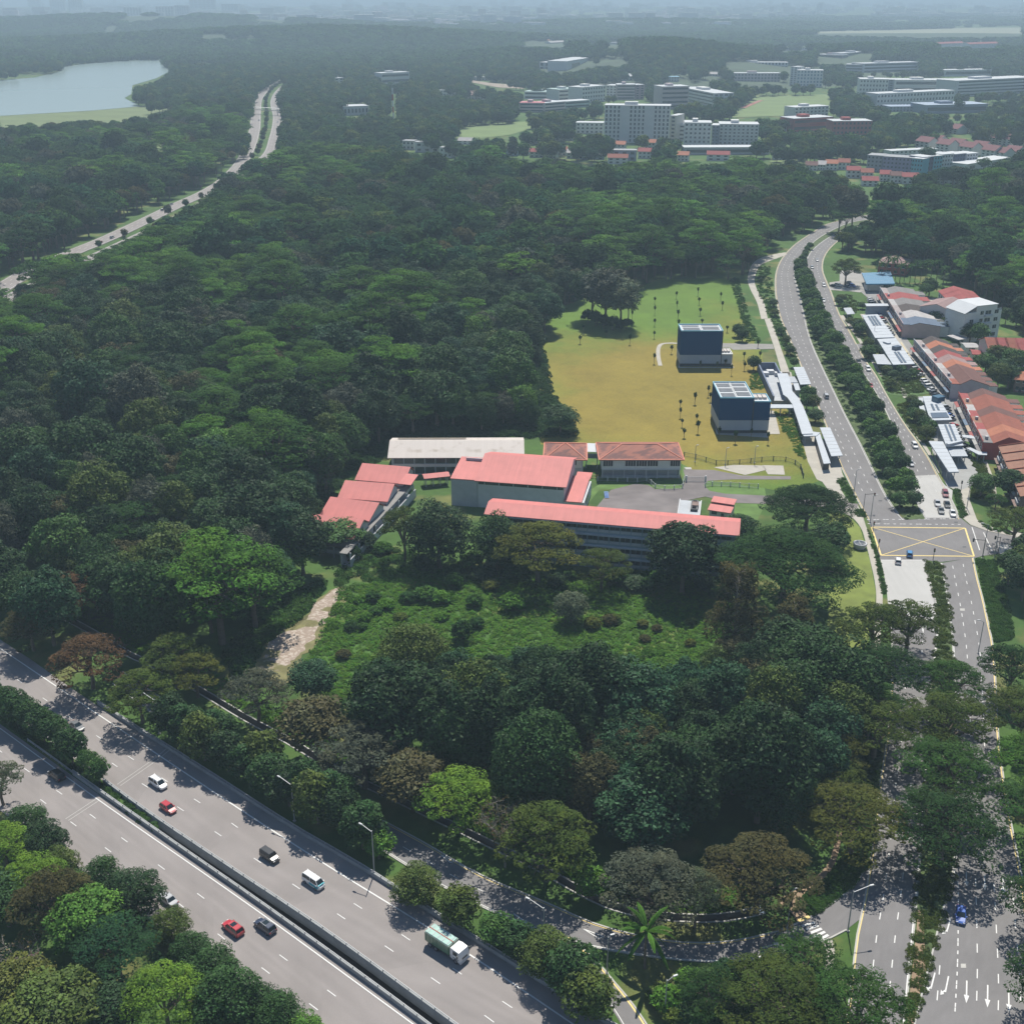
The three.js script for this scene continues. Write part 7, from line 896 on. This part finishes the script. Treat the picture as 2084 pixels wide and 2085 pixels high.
// rain trees shading the dual carriageway
[[1772, 1336, 14, 9, 'rain', 'moss', 'first feathery tree south of the junction, over the concrete lanes'], [1842, 1330, 14, 8.6, 'rainB', 'moss', 'feathery tree leaning over the concrete lanes from the left'], [1782, 1428, 14, 10, 'rain', 'forest', 'second feathery tree down the left roadside'], [1755, 1492, 13, 8, 'rain', 'mid', 'third feathery tree down the left roadside'], [1778, 1545, 13, 9, 'rainB', 'moss', 'fourth feathery tree down the left roadside'], [1700, 1580, 11, 6.5, 'rainB', 'olive', 'small feathery tree beside the brown footpath'], [1729, 1738, 13, 10.5, 'rain', 'olive', 'yellow-green feathery tree with dark forked trunk above slip road mouth'], [1680, 1640, 11, 7, 'rainB', 'moss', 'feathery tree left of the brown footpath bend'], [1640, 1560, 10, 6, 'rainB', 'moss', 'feathery tree at the right edge of the grove']].forEach(([u, v, H, R, k, c, l]) => T('feathery_roadside_tree', k, c, [u, v], H, R, l));
[[1922, 1452, 13, 8, 'rain', 'mid', 'first feathery tree on the median south of the junction'], [1920, 1535, 14, 9.5, 'rain', 'moss', 'second feathery tree on the median'], [1916, 1640, 14, 10, 'rain', 'mid', 'third feathery tree on the median'], [1912, 1758, 14, 10.5, 'rain', 'forest', 'fourth feathery tree on the median, shading the turning lanes']].forEach(([u, v, H, R, k, c, l]) => T('feathery_median_tree', k, c, [u, v], H, R, l));
[[2050, 1420, 13, 8, 'rain', 'forest', 'feathery tree on the right kerb opposite the second median tree'], [2072, 1515, 13, 8.5, 'rain', 'moss', 'olive feathery tree on the right kerb'], [2085, 1610, 12, 8, 'rain', 'fresh', 'bright feathery tree on the right kerb'], [2100, 1720, 13, 9, 'rain', 'mid', 'feathery tree on the right edge above the turning lanes'], [2120, 1905, 12, 8, 'rainB', 'forest', 'feathery tree at right edge beside the arrows'], [2118, 2075, 12, 7, 'rainB', 'forest', 'feathery tree in the bottom right corner'], [1735, 2125, 12, 8, 'rain', 'mid', 'feathery tree at bottom edge beside the double yellow line'], [1560, 2105, 12, 9, 'rain', 'moss', 'feathery tree at the bottom below the slip road'], [1632, 2010, 9, 6.5, 'rainB', 'mid', 'feathery tree over the winding pale path'], [1455, 2075, 9, 6, 'rainB', 'forest', 'low feathery tree among shrubs below the slip road'], [2060, 1112, 12, 8, 'rainB', 'moss', 'spreading tree at the junction corner on the right'], [2078, 1222, 13, 6, 'domeB', 'deep', 'dark tree at the right edge below the side street'], [2102, 1170, 14, 6, 'ovoid', 'deep', 'dark column tree at right edge by the side street'], [1995, 1012, 8, 4.6, 'domeC', 'mid', 'rounded street tree beside the brown-roofed terrace'], [1719, 580, 15, 8.6, 'rain', 'moss', 'lone umbrella tree beside the blue-roofed station']].forEach(([u, v, H, R, k, c, l]) => T('feathery_street_tree', k, c, [u, v], H, R, l));
// hedge trees on the northern median
{
  const mid = between(resample(nL.userData.R, 60), resample(nR.userData.L, 60), 0.5), m = [model('dome', 'mid', O.small), model('dome', 'fresh', O.small), model('dome', 'forest', O.small)];
  let k = 0; for (let i = 16; i < 60; i++) for (const s of i < 22 ? [0] : [-1, 1]) { const w = resample(nL.userData.R, 60)[i].distanceTo(resample(nR.userData.L, 60)[i]), p = offset(mid, s * Math.min(2.2, w * 0.22))[i]; if (w < 3.2) continue; const mm = m[(k++) % 3], sc = Math.min(w * 0.36, 3.3) / 2.6 * rr(0.85, 1.1); plant('median_hedge_tree', mm, V(p.x + rr(-0.6, 0.6), 0.1, p.z + rr(-0.8, 0.8)), sc, 'small leafy tree in the dense median row north of the junction', 'tree', 'trees on the northern median', rr(0, 6), rr(0.95, 1.3)); }
}
// roadside trees beside the northern carriageways
[...S(c3, [20, 700], [60, 780], [90, 860], [120, 960], [-30, 560], [-40, 480]).map((p) => [p, 4.5, 2.2, 'small leafy tree between footpath and northern road']), ...S(c3, [230, 1230], [270, 1300], [290, 1390], [220, 1290]).map((p) => [p, 6, 3, 'leafy tree between the two bus shelters']), ...S(c3, [560, 640], [620, 670], [640, 700], [700, 830], [740, 860], [700, 890]).map((p) => [p, 5.5, 3, 'bushy tree between northern road and station roofs']), ...S(c3, [850, 1010], [900, 1050], [960, 1010], [880, 1130], [1000, 1060], [1060, 1040]).map((p) => [p, 4.5, 2.3, 'bushy tree on the green plot between station entrances']), ...S(c3, [1040, 1270], [1080, 1310], [1060, 1380], [1110, 1400], [1140, 1460], [1180, 1480], [1160, 1540]).map((p) => [p, 6, 2.8, 'bushy tree left of the lower station roofs']), ...S(c3, [470, 470], [520, 500], [500, 440], [660, 500]).map((p) => [p, 4, 2.4, 'bushy tree near the car park entrance']), ...S(c3, [1620, 1000], [1690, 960], [1760, 1050], [1830, 1000], [1720, 1120], [1800, 1120]).map((p) => [p, 10, 4.6, 'dark tree behind the red-roofed shophouses'])].forEach(([p, H, R, l], i) => T('street_tree', ['small', 'domeC', 'ovoidB'][i % 3], ['forest', 'mid', 'moss'][(i * 7 + 1) % 3], p, H * rr(0.85, 1.15), R * rr(0.9, 1.1), l, l.replace(/^\w+ (leafy|bushy|)? ?tree/, 'trees')));
// royal palms behind the filling station
S(c3, [770, 262], [800, 290], [840, 268], [880, 292], [915, 275], [950, 300], [985, 282], [1030, 300], [1070, 285], [1110, 300], [1150, 290], [1190, 305], [1235, 300], [1290, 318]).forEach((p, i) => T('palm_tree', 'palm', i % 2 ? 'mid' : 'forest', p, rr(10, 13.5), rr(3.2, 4.2), 'tall palm in the row behind the blue filling station canopy', 'palms behind the filling station'));
// dark thicket at the feet of the trees in front of the classroom block
[[860, 1165], [925, 1172], [960, 1160], [985, 1178], [1040, 1182], [1065, 1172], [1130, 1192], [1160, 1178], [1255, 1190], [1290, 1198], [1320, 1205], [1345, 1195], [1435, 1205], [1465, 1215], [780, 1128], [745, 1118], [720, 1140]].forEach(([u, v], i) => T('thicket_shrub', i % 3 ? 'bush' : 'small', ['deep', 'forest', 'mid'][i % 3], [u, v], rr(3, 5.5), rr(2.4, 4), 'dark shrub in the thicket before the classroom block', 'thicket before the classroom block'));
// trees among the houses on the right
[...S(c3, [1320, 300], [1400, 290], [1540, 330], [1600, 370], [1650, 340], [1700, 380], [1780, 400], [1850, 440], [1900, 420], [1760, 480], [1830, 530], [1900, 560], [1780, 620], [1860, 640], [1920, 690], [1590, 640], [1180, 400], [1150, 430], [1240, 640], [1330, 700], [1500, 760], [1560, 770]), ...S(d2, [1640, 250], [1700, 300], [1780, 330], [1560, 60], [1480, 40], [1650, 150]), ...S(c4, [1800, 250], [1700, 330], [1931, 800], [1880, 880], [1800, 930])].forEach((p, i) => T('garden_tree', ['domeC', 'small', 'dome', 'ovoidB', 'rainB'][i % 5], ['forest', 'mid', 'deep', 'moss'][i % 4], p, rr(5, 11), rr(3, 5.2), 'garden tree among the houses on the right', 'garden trees on the right'));
// young trees in rows on the lawn
S(c2, [443, 435], [590, 470], [745, 520], [908, 255], [908, 325], [907, 400], [905, 480], [905, 645], [1050, 220], [1053, 290], [1060, 355], [1064, 420], [1190, 200], [1198, 260], [1205, 330], [1218, 395], [1340, 230], [1350, 290], [1382, 440], [1018, 580], [1205, 690], [1370, 665], [1315, 690], [1410, 720], [1492, 620], [1495, 690], [1583, 540], [1595, 625], [1075, 935], [1075, 1000], [1087, 1060], [1100, 1130], [1170, 910], [1182, 1035], [1190, 1100], [1258, 860], [1270, 895], [1330, 1135], [1435, 1165], [1538, 1140], [1648, 1170], [420, 515], [760, 275], [760, 355]).forEach((p) => T('lawn_sapling', 'sapling', 'forest', p, rr(3.4, 5.2), rr(0.5, 0.85), 'young sapling standing in a row on the yellow lawn', 'saplings on the lawn'));
S(c2, [1480, 500], [1555, 690], [1450, 470]).forEach((p, i) => T('young_tree', 'small', 'forest', p, 6.5, 3, ['young spreading tree at right end of the lawn', 'young spreading tree between the two blue boxes', 'young tree beside the hedge at right of the lawn'][i]));
// bushes in the overgrown field
[[924, 1196, 4.5, 2.6], [1042, 1243, 5, 3.4], [940, 1305, 6, 3], [868, 1222, 4, 3.6], [896, 1228, 3.6, 3], [832, 1226, 3, 2.6], [966, 1234, 3.6, 2.4], [735, 1228, 2.4, 2], [760, 1225, 3, 2.4], [765, 1250, 2.2, 2], [745, 1264, 2.4, 1.8], [715, 1283, 2.6, 2], [738, 1282, 2, 1.5], [786, 1240, 2.8, 2.4], [970, 1278, 3, 2.2], [1096, 1234, 1.8, 1.3], [900, 1262, 2.2, 2], [1205, 1278, 3, 2.4], [1240, 1272, 3, 2.2], [1250, 1268, 2.6, 1.8], [1308, 1276, 2, 1.7], [1336, 1286, 2, 1.5], [1405, 1272, 2, 1.6], [1405, 1316, 2, 1.5], [1312, 1306, 1.8, 1.6], [815, 1262, 2, 2], [1000, 1200, 3, 2.6], [700, 1340, 2.4, 2]].forEach(([u, v, H, R], i) => T('field_bush', 'bush', i > 16 ? ['brown', 'moss', 'olive'][i % 3] : ['mid', 'fresh', 'forest'][i % 3], [u, v], H, R, ['tall glossy bush high in the field beside the dark tree', 'solitary round bush in the middle of the field', 'tall bush just right of the round olive tree'][i] ?? (i > 16 ? 'low brownish bush scattered in the overgrown field' : 'green bush scattered in the overgrown field'), i > 2 ? (i > 16 ? 'brown bushes in the field' : 'green bushes in the field') : undefined));
// shrubs below the slip road
for (let i = 0; i < 46; i++) { const u = rr(1340, 1690), v = rr(1985, 2120); if (u > 1600 && v < 2010) continue; T('shrub', i % 3 ? 'bush' : 'small', ['mid', 'forest', 'fresh', 'moss', 'blue'][i % 5], [u, v], rr(2, 4.5), rr(1.4, 2.8), 'leafy shrub in the planting below the slip road', 'shrubs below the slip road'); }

// ---------------------------------------------------------------- the woods
const OPEN = [lawnPts.map(([u, v]) => [u, v]), [[1100, 905], [1640, 905], [1700, 1050], [1560, 1060], [1500, 1110], [1150, 1090], [1090, 1040], [930, 1045], [880, 1010], [850, 960], [780, 1090], [655, 1150], [655, 1085], [735, 945], [790, 945], [782, 888], [1072, 888]], [[640, 1312], [703, 1200], [800, 1170], [960, 1160], [1140, 1180], [1290, 1160], [1450, 1190], [1462, 1310], [1415, 1338], [1288, 1318], [1100, 1304], [1000, 1296], [930, 1306], [768, 1338], [690, 1390]],
  S(f5, [60, 745], [170, 590], [330, 545], [420, 370], [540, 320], [490, 430], [300, 700], [220, 790]), [[0, 588], [50, 558], [56, 566], [0, 600]], [[150, 512], [300, 440], [365, 408], [424, 382], [428, 394], [370, 426], [320, 453], [250, 489], [170, 520]], [[500, 322], [514, 292], [517, 250], [519, 198], [572, 164], [582, 164], [560, 196], [572, 236], [566, 262], [556, 312], [530, 318]],
  lakePts, S(t1, [-50, 655], [520, 620], [800, 600], [960, 590], [940, 620], [700, 660], [-50, 700]), S(t3, [345, 603], [432, 540], [842, 530], [835, 645], [280, 662]), S(t3, [560, 184], [900, 172], [1931, 150], [1931, 200], [1500, 205], [640, 190]),
  S(m2, [640, 550], [820, 430], [1090, 370], [1150, 380], [900, 440], [720, 560], [640, 740], [700, 900], [560, 900], [520, 700]), S(t2, [600, 775], [700, 705], [1080, 685], [1090, 710], [900, 760]), [[1565, 480], [1660, 480], [1700, 515], [1760, 515], [1800, 545], [1920, 548], [1990, 600], [2040, 640], [2084, 690], [2084, 760], [1570, 760]], S(t1, [870, 850], [885, 800], [945, 802], [968, 835]), ...(globalThis.openFar ?? [])];
const hills = [[-560, -3700, 900, 330, 45], [-1400, -2950, 210, 250, 26], [330, -2700, 260, 420, 38], [900, -2900, 520, 300, 26], [80, -2900, 260, 260, 18], [1500, -4200, 900, 500, 20], [-1500, -5200, 1200, 500, 55], [600, -5600, 900, 420, 26]];
const hillAt = (x, z) => hills.reduce((s, [cx, cz, rx, rz, h]) => { const d = ((x - cx) / rx) ** 2 + ((z - cz) / rz) ** 2; return s + (d < 4 ? h * Math.max(0, Math.exp(-1.6 * d) - 0.0017) : 0); }, 0);
{
  const hillMat = mottled([0.035, 0.065, 0.025], 0.4, 120);
  for (const [cx, cz, rx, rz] of hills) { const g = new THREE.PlaneGeometry(rx * 4, rz * 4, 48, 48); g.rotateX(-Math.PI / 2); g.translate(cx, 0, cz); const p = g.attributes.position, uv = g.attributes.uv; for (let i = 0; i < p.count; i++) { p.setY(i, hillAt(p.getX(i), p.getZ(i)) - 0.6); uv.setXY(i, p.getX(i), -p.getZ(i)); } g.computeVertexNormals(); struct('wooded_hill', g, hillMat); }
}
const WOODS = {
  main: [[-140, 690], [20, 632], [160, 562], [330, 482], [450, 424], [520, 362], [600, 345], [760, 350], [850, 364], [1250, 368], [1480, 368], [1640, 374], [1745, 425], [1690, 444], [1640, 468], [1590, 508], [1545, 520], [1525, 560], [1490, 570], [1340, 570], [1300, 588], [1130, 625], [1108, 700], [1104, 740], [1118, 800], [1148, 850], [1172, 884], [1080, 886], [780, 890], [765, 950], [712, 960], [648, 1065], [636, 1125], [600, 1175], [570, 1215], [540, 1262], [510, 1300], [470, 1335], [380, 1360], [300, 1335], [180, 1268], [60, 1200], [-140, 1090]],
  grove: [[760, 1440], [930, 1410], [1060, 1385], [1150, 1380], [1260, 1388], [1380, 1385], [1500, 1380], [1600, 1380], [1690, 1395], [1712, 1500], [1690, 1620], [1640, 1690], [1520, 1720], [1400, 1725], [1200, 1715], [1050, 1665], [900, 1612], [760, 1555], [690, 1500]],
  west: [[-160, 610], [0, 572], [140, 504], [290, 432], [410, 380], [486, 325], [506, 290], [512, 235], [440, 228], [300, 262], [0, 272], [-160, 285]],
  east: [[1700, 470], [1760, 476], [1830, 440], [1850, 350], [2200, 345], [2200, 700], [2100, 690], [2060, 655], [2000, 620], [1950, 590], [1850, 560], [1760, 540], [1710, 520]],
  verge: [[-100, 1160], [60, 1240], [180, 1300], [250, 1345], [150, 1330], [40, 1290], [-100, 1210]],
};
const near = [], KINDS = [
  ['dome', 'deep', O.wdome, 19, 8], ['dome', 'forest', O.wdomeB, 18, 7.8], ['dome', 'mid', O.wdomeC, 17, 7.4], ['dome', 'blue', O.wdomeB, 19, 8], ['dome', 'moss', O.wdomeC, 18, 7.6], ['dome', 'forest', O.wfine, 18, 7.2], ['tier', 'mid', O.tierB, 22, 10.5], ['tier', 'fresh', O.tierB, 22, 11], ['tier', 'forest', O.tier, 20, 9.8], ['dome', 'brown', O.wdomeC, 16, 6.6], ['palm', 'mid', O.palm, 12, 3.6], ['dome', 'fresh', O.wdomeC, 16, 7], ['dome', 'grey', O.wfine, 20, 7.6],
];
const LOOK = ['dark green', 'deep green', 'mid green', 'bluish green', 'mossy green', 'fine-leaved', 'layered green', 'bright layered', 'dark layered', 'brownish', 'feather-leaved', 'fresh green', 'greyish'];
function hidesOpen(x, y0, z, H, R) { for (const [dx, h] of [[0, H], [0, H * 0.7], [-R * 0.8, H * 0.66], [R * 0.8, H * 0.66], [0, 1], [-R * 0.5, H * 0.88], [R * 0.5, H * 0.88]]) { const s = sight(x + dx, y0 + h, z); for (const o of OPEN) if (inside(o, s[0], s[1])) return true; } return false; }
for (const [zone, poly] of Object.entries(WOODS)) {
  const w = D(poly), x0 = Math.min(...w.map((p) => p.x)), x1 = Math.max(...w.map((p) => p.x)), z0 = Math.min(...w.map((p) => p.z)), z1 = Math.max(...w.map((p) => p.z)), wp = w.map((p) => [p.x, p.z]), st = zone === 'grove' ? 8.4 : 9.4;
  for (let z = z1; z > z0; z -= st) for (let x = x0; x < x1; x += st) {
    const px = x + rr(-0.46, 0.46) * st, pz = z + rr(-0.46, 0.46) * st, keep = rnd(), pick = rnd(), size = rr(0.7, 1.15) + (rnd() < 0.16 ? 0.35 : 0), tall = rr(0.88, 1.18); if (!inside(wp, px, pz)) continue;
    const s = sight(px, 0, pz); if (s[0] < -140 || s[0] > 2220) continue;
    const n = fbm((px + 3000) / 900, (pz + 3000) / 900, 12, 3), n2 = fbm((px + 1000) / 700, (pz + 5000) / 700, 9, 3);
    let k = zone === 'grove' || zone === 'verge' ? [0, 1, 0, 3, 4, 5, 1, 0, 9][Math.floor(pick * 9)] : n > 0.53 && pick < 0.7 ? [6, 7, 7, 6][Math.floor(pick * 6.6) % 4] : n2 > 0.6 && pick < 0.35 ? 10 : [0, 1, 2, 3, 4, 5, 0, 1, 12, 2, 11, 1, 0, 3, 8, 9][Math.floor(pick * 16)];
    if ((k >= 6 && k <= 8 && keep < 0.3) || (zone === 'west' && s[1] < 340 && keep < 0.55)) continue;
    let [kind, col, opts, H, R] = KINDS[k]; let f = size * (zone === 'grove' ? 0.98 : 1); if (hidesOpen(px, 0, pz, H * f * tall, R * f)) { f *= 0.6; if (hidesOpen(px, 0, pz, H * f * tall, R * f)) continue; }
    near.push({ k, x: px, z: pz, f, tall, R: R * f, H: H * f * tall, zone, s, score: R * f / s[2] });
  }
}
near.sort((a, b) => b.score - a.score);
const place = (t) => { const v = t.s[1], u = t.s[0]; return t.zone === 'grove' ? (u < 1000 ? 'left part of the grove below the field' : u < 1350 ? 'middle of the grove below the field' : 'right part of the grove below the field') : t.zone === 'verge' ? 'wood edge at left above the storm drain' : v > 1120 ? 'wood edge left of the dirt track' : v > 950 ? (u < 330 ? 'wood at the left edge, red-roof level' : 'wood just left of the stepped red roofs') : v > 840 ? (u < 420 ? 'wood at left behind the red roofs' : 'wood behind the stepped red roofs') : u < 600 ? 'left half of the wood' : u < 1000 ? 'wood left of the yellow lawn' : 'wood edge around the yellow lawn'; };
let made = 0; const rest = [];
for (const t of near) {
  const [kind, col, opts, H, R] = KINDS[t.k], visible = t.s[0] > -30 && t.s[0] < 2110;
  if (made < 290 && visible) { const m = model(kind, col, opts), pl = place(t), sc = t.R / m.R; made++; plant(kind === 'palm' ? 'wood_palm' : 'wood_tree', m, V(t.x, 0, t.z), sc, `${LOOK[t.k]} ${kind === 'palm' ? 'palm' : 'tree'} in the ${pl}`, kind === 'palm' ? 'palm' : 'tree', `${LOOK[t.k]} trees, ${pl}`, rr(0, 6.28), t.H / (m.H * sc)); }
  else rest.push(t);
}
const tmpO = new THREE.Object3D(), matrixOf = (x, y, z, s, sy, turn) => { tmpO.position.set(x, y, z); tmpO.rotation.set(0, turn, 0); tmpO.scale.set(s, sy, s); tmpO.updateMatrix(); return tmpO.matrix.clone(); };
const tint = () => { const a = rr(0.78, 1.24), w = rr(-0.1, 0.12); return new THREE.Color().setRGB(a * (1 + w), a, a * (1 - w)); };
function mass(name, label, category, list) { // list: [model, matrix]; one object of kind stuff
  const o = new THREE.Group(); o.name = numbered(name); tag(o, label, category); o.userData.kind = 'stuff'; scene.add(o); const by = new Map();
  for (const [m, x] of list) { if (!by.has(m)) by.set(m, []); by.get(m).push(x); }
  for (const [m, xs] of by) { stuff('crowns', m.crown, m.leaf, xs, xs.map(tint), '', '', o); if (m.trunk && m.trunk.attributes.position.count) stuff('trunks', m.trunk, m.bark, xs, null, '', '', o); }
  return o;
}
const LOW = { dome: (c) => model('dome', c, { H: 16, R: 6, n: 22, per: 55, leaf: 1.05, cr: 0.4 }), tier: (c) => model('tier', c, { H: 20, R: 9, n: 30, per: 60, leaf: 0.95, limbs: 4 }), palm: () => model('palm', 'mid', O.palm) };
mass('woodland', 'unbroken tree canopy of the wood beyond the nearest trees', 'woodland', rest.map((t) => { const [kind, col] = KINDS[t.k], m = t.s[2] < 620 ? model(kind, col, KINDS[t.k][2]) : LOW[kind](col), sc = t.R / m.R; return [m, matrixOf(t.x, 0, t.z, sc, t.H / m.H, rr(0, 6.28))]; }));
{ // trees along the far expressway's median and verges
  const mm = ['forest', 'brown', 'mid', 'grey'].map((c) => model('dome', c, { H: 15, R: 6, n: 14, per: 26, leaf: 1.7, cr: 0.45, bottom: 0.15 })), A = resample(farA, 46), C = resample(farB, 46);
  for (let i = 4; i < 46; i++) { const c = farB.reduce((m, q) => (q.distanceTo(A[i]) < m.distanceTo(A[i]) ? q : m), farB[0]), w = A[i].distanceTo(c), p = A[i].clone().lerp(c, rr(0.47, 0.53)); if (w < 15) continue; plant('far_median_tree', mm[i % 4], p, rr(0.36, 0.6), 'small tree on the median of the far expressway', 'tree', 'trees on the far expressway median'); }
}
// far country: woods thinning out between houses and fields, out to the horizon
{
  const lowA = ['deep', 'forest', 'mid', 'blue', 'moss'].map((c) => model('dome', c, { H: 15, R: 6, n: 14, per: 26, leaf: 1.7, cr: 0.45, bottom: 0.15 })), list = [];
  const lowB = ['deep', 'forest', 'mid'].map((c) => model('dome', c, { H: 14, R: 9, n: 10, per: 14, leaf: 3.6, cr: 0.5, bottom: 0.05 }));
  for (let z = -1150; z > -7800;) {
    const far = z < -2600, st = far ? 17 * (-z / 2600) : 11.5, half = -z * 0.5 + 60;
    for (let x = -half; x < half; x += st) {
      const px = x + rr(-0.45, 0.45) * st, pz = z + rr(-0.45, 0.45) * st, keep = rnd(), pick = rnd(), f = rr(0.75, 1.3), y = hillAt(px, pz), s = sight(px, y, pz); if (s[0] < -60 || s[0] > 2150) continue;
      const b = sight(px, 0, pz); if (inside(WOODS.main, b[0], b[1]) || inside(WOODS.west, b[0], b[1]) || inside(WOODS.east, b[0], b[1])) continue;
      const n = fbm((px + 9000) / 3000, (pz + 9000) / 3000, 14, 4), town = b[1] < 330 && b[1] > 95 && b[0] > 760 ? 0 : 0; const city = b[1] < 58 ? 0.2 : 0;
      if (y < 3 && (n < 0.3 + town + city || keep < 0.08 + town)) continue;
      const m = far ? lowB[Math.floor(pick * 3)] : lowA[Math.floor(pick * 5)], sc = f * (far ? st / 17 * 1.05 : 1), H = 15 * f * (far ? 1 : 1);
      if (hidesOpen(px, y, pz, H, 6 * f)) continue; list.push([m, matrixOf(px, y - 0.3, pz, sc, far ? f * 1.05 : sc, rr(0, 6.28))]);
    }
    z -= st;
  }
  mass('distant_woodland', 'hazy woods and scattered trees stretching to the horizon', 'woodland', list); console.log('near', near.length, 'rest', rest.length, 'far', list.length);
}
// alike things in one place are told apart by their order from left to right
{
  const T10 = ['', '', 'twenty', 'thirty', 'forty', 'fifty', 'sixty', 'seventy', 'eighty', 'ninety'], U = ['', 'first', 'second', 'third', 'fourth', 'fifth', 'sixth', 'seventh', 'eighth', 'ninth', 'tenth', 'eleventh', 'twelfth', 'thirteenth', 'fourteenth', 'fifteenth', 'sixteenth', 'seventeenth', 'eighteenth', 'nineteenth'];
  const ordinal = (n) => (n < 20 ? U[n] : n % 10 ? T10[Math.floor(n / 10)] + '-' + U[n % 10] : T10[n / 10].replace(/y$/, 'ieth')), by = new Map();
  for (const o of scene.children) if (o.userData.label) { if (!by.has(o.userData.label)) by.set(o.userData.label, []); by.get(o.userData.label).push(o); }
  for (const [l, list] of by) if (list.length > 1 && list.length < 100 && l.split(' ').length <= 13) list.map((o) => [sight(o.position.x, 0, o.position.z)[0], o]).sort((a, b) => a[0] - b[0]).forEach(([, o], i) => { o.userData.label = `${l}, ${ordinal(i + 1)} from left`; });
}
scene.traverse((o) => { for (const k of ['L', 'R', 'y', 'w']) delete o.userData[k]; });
renderer.render(scene, camera);
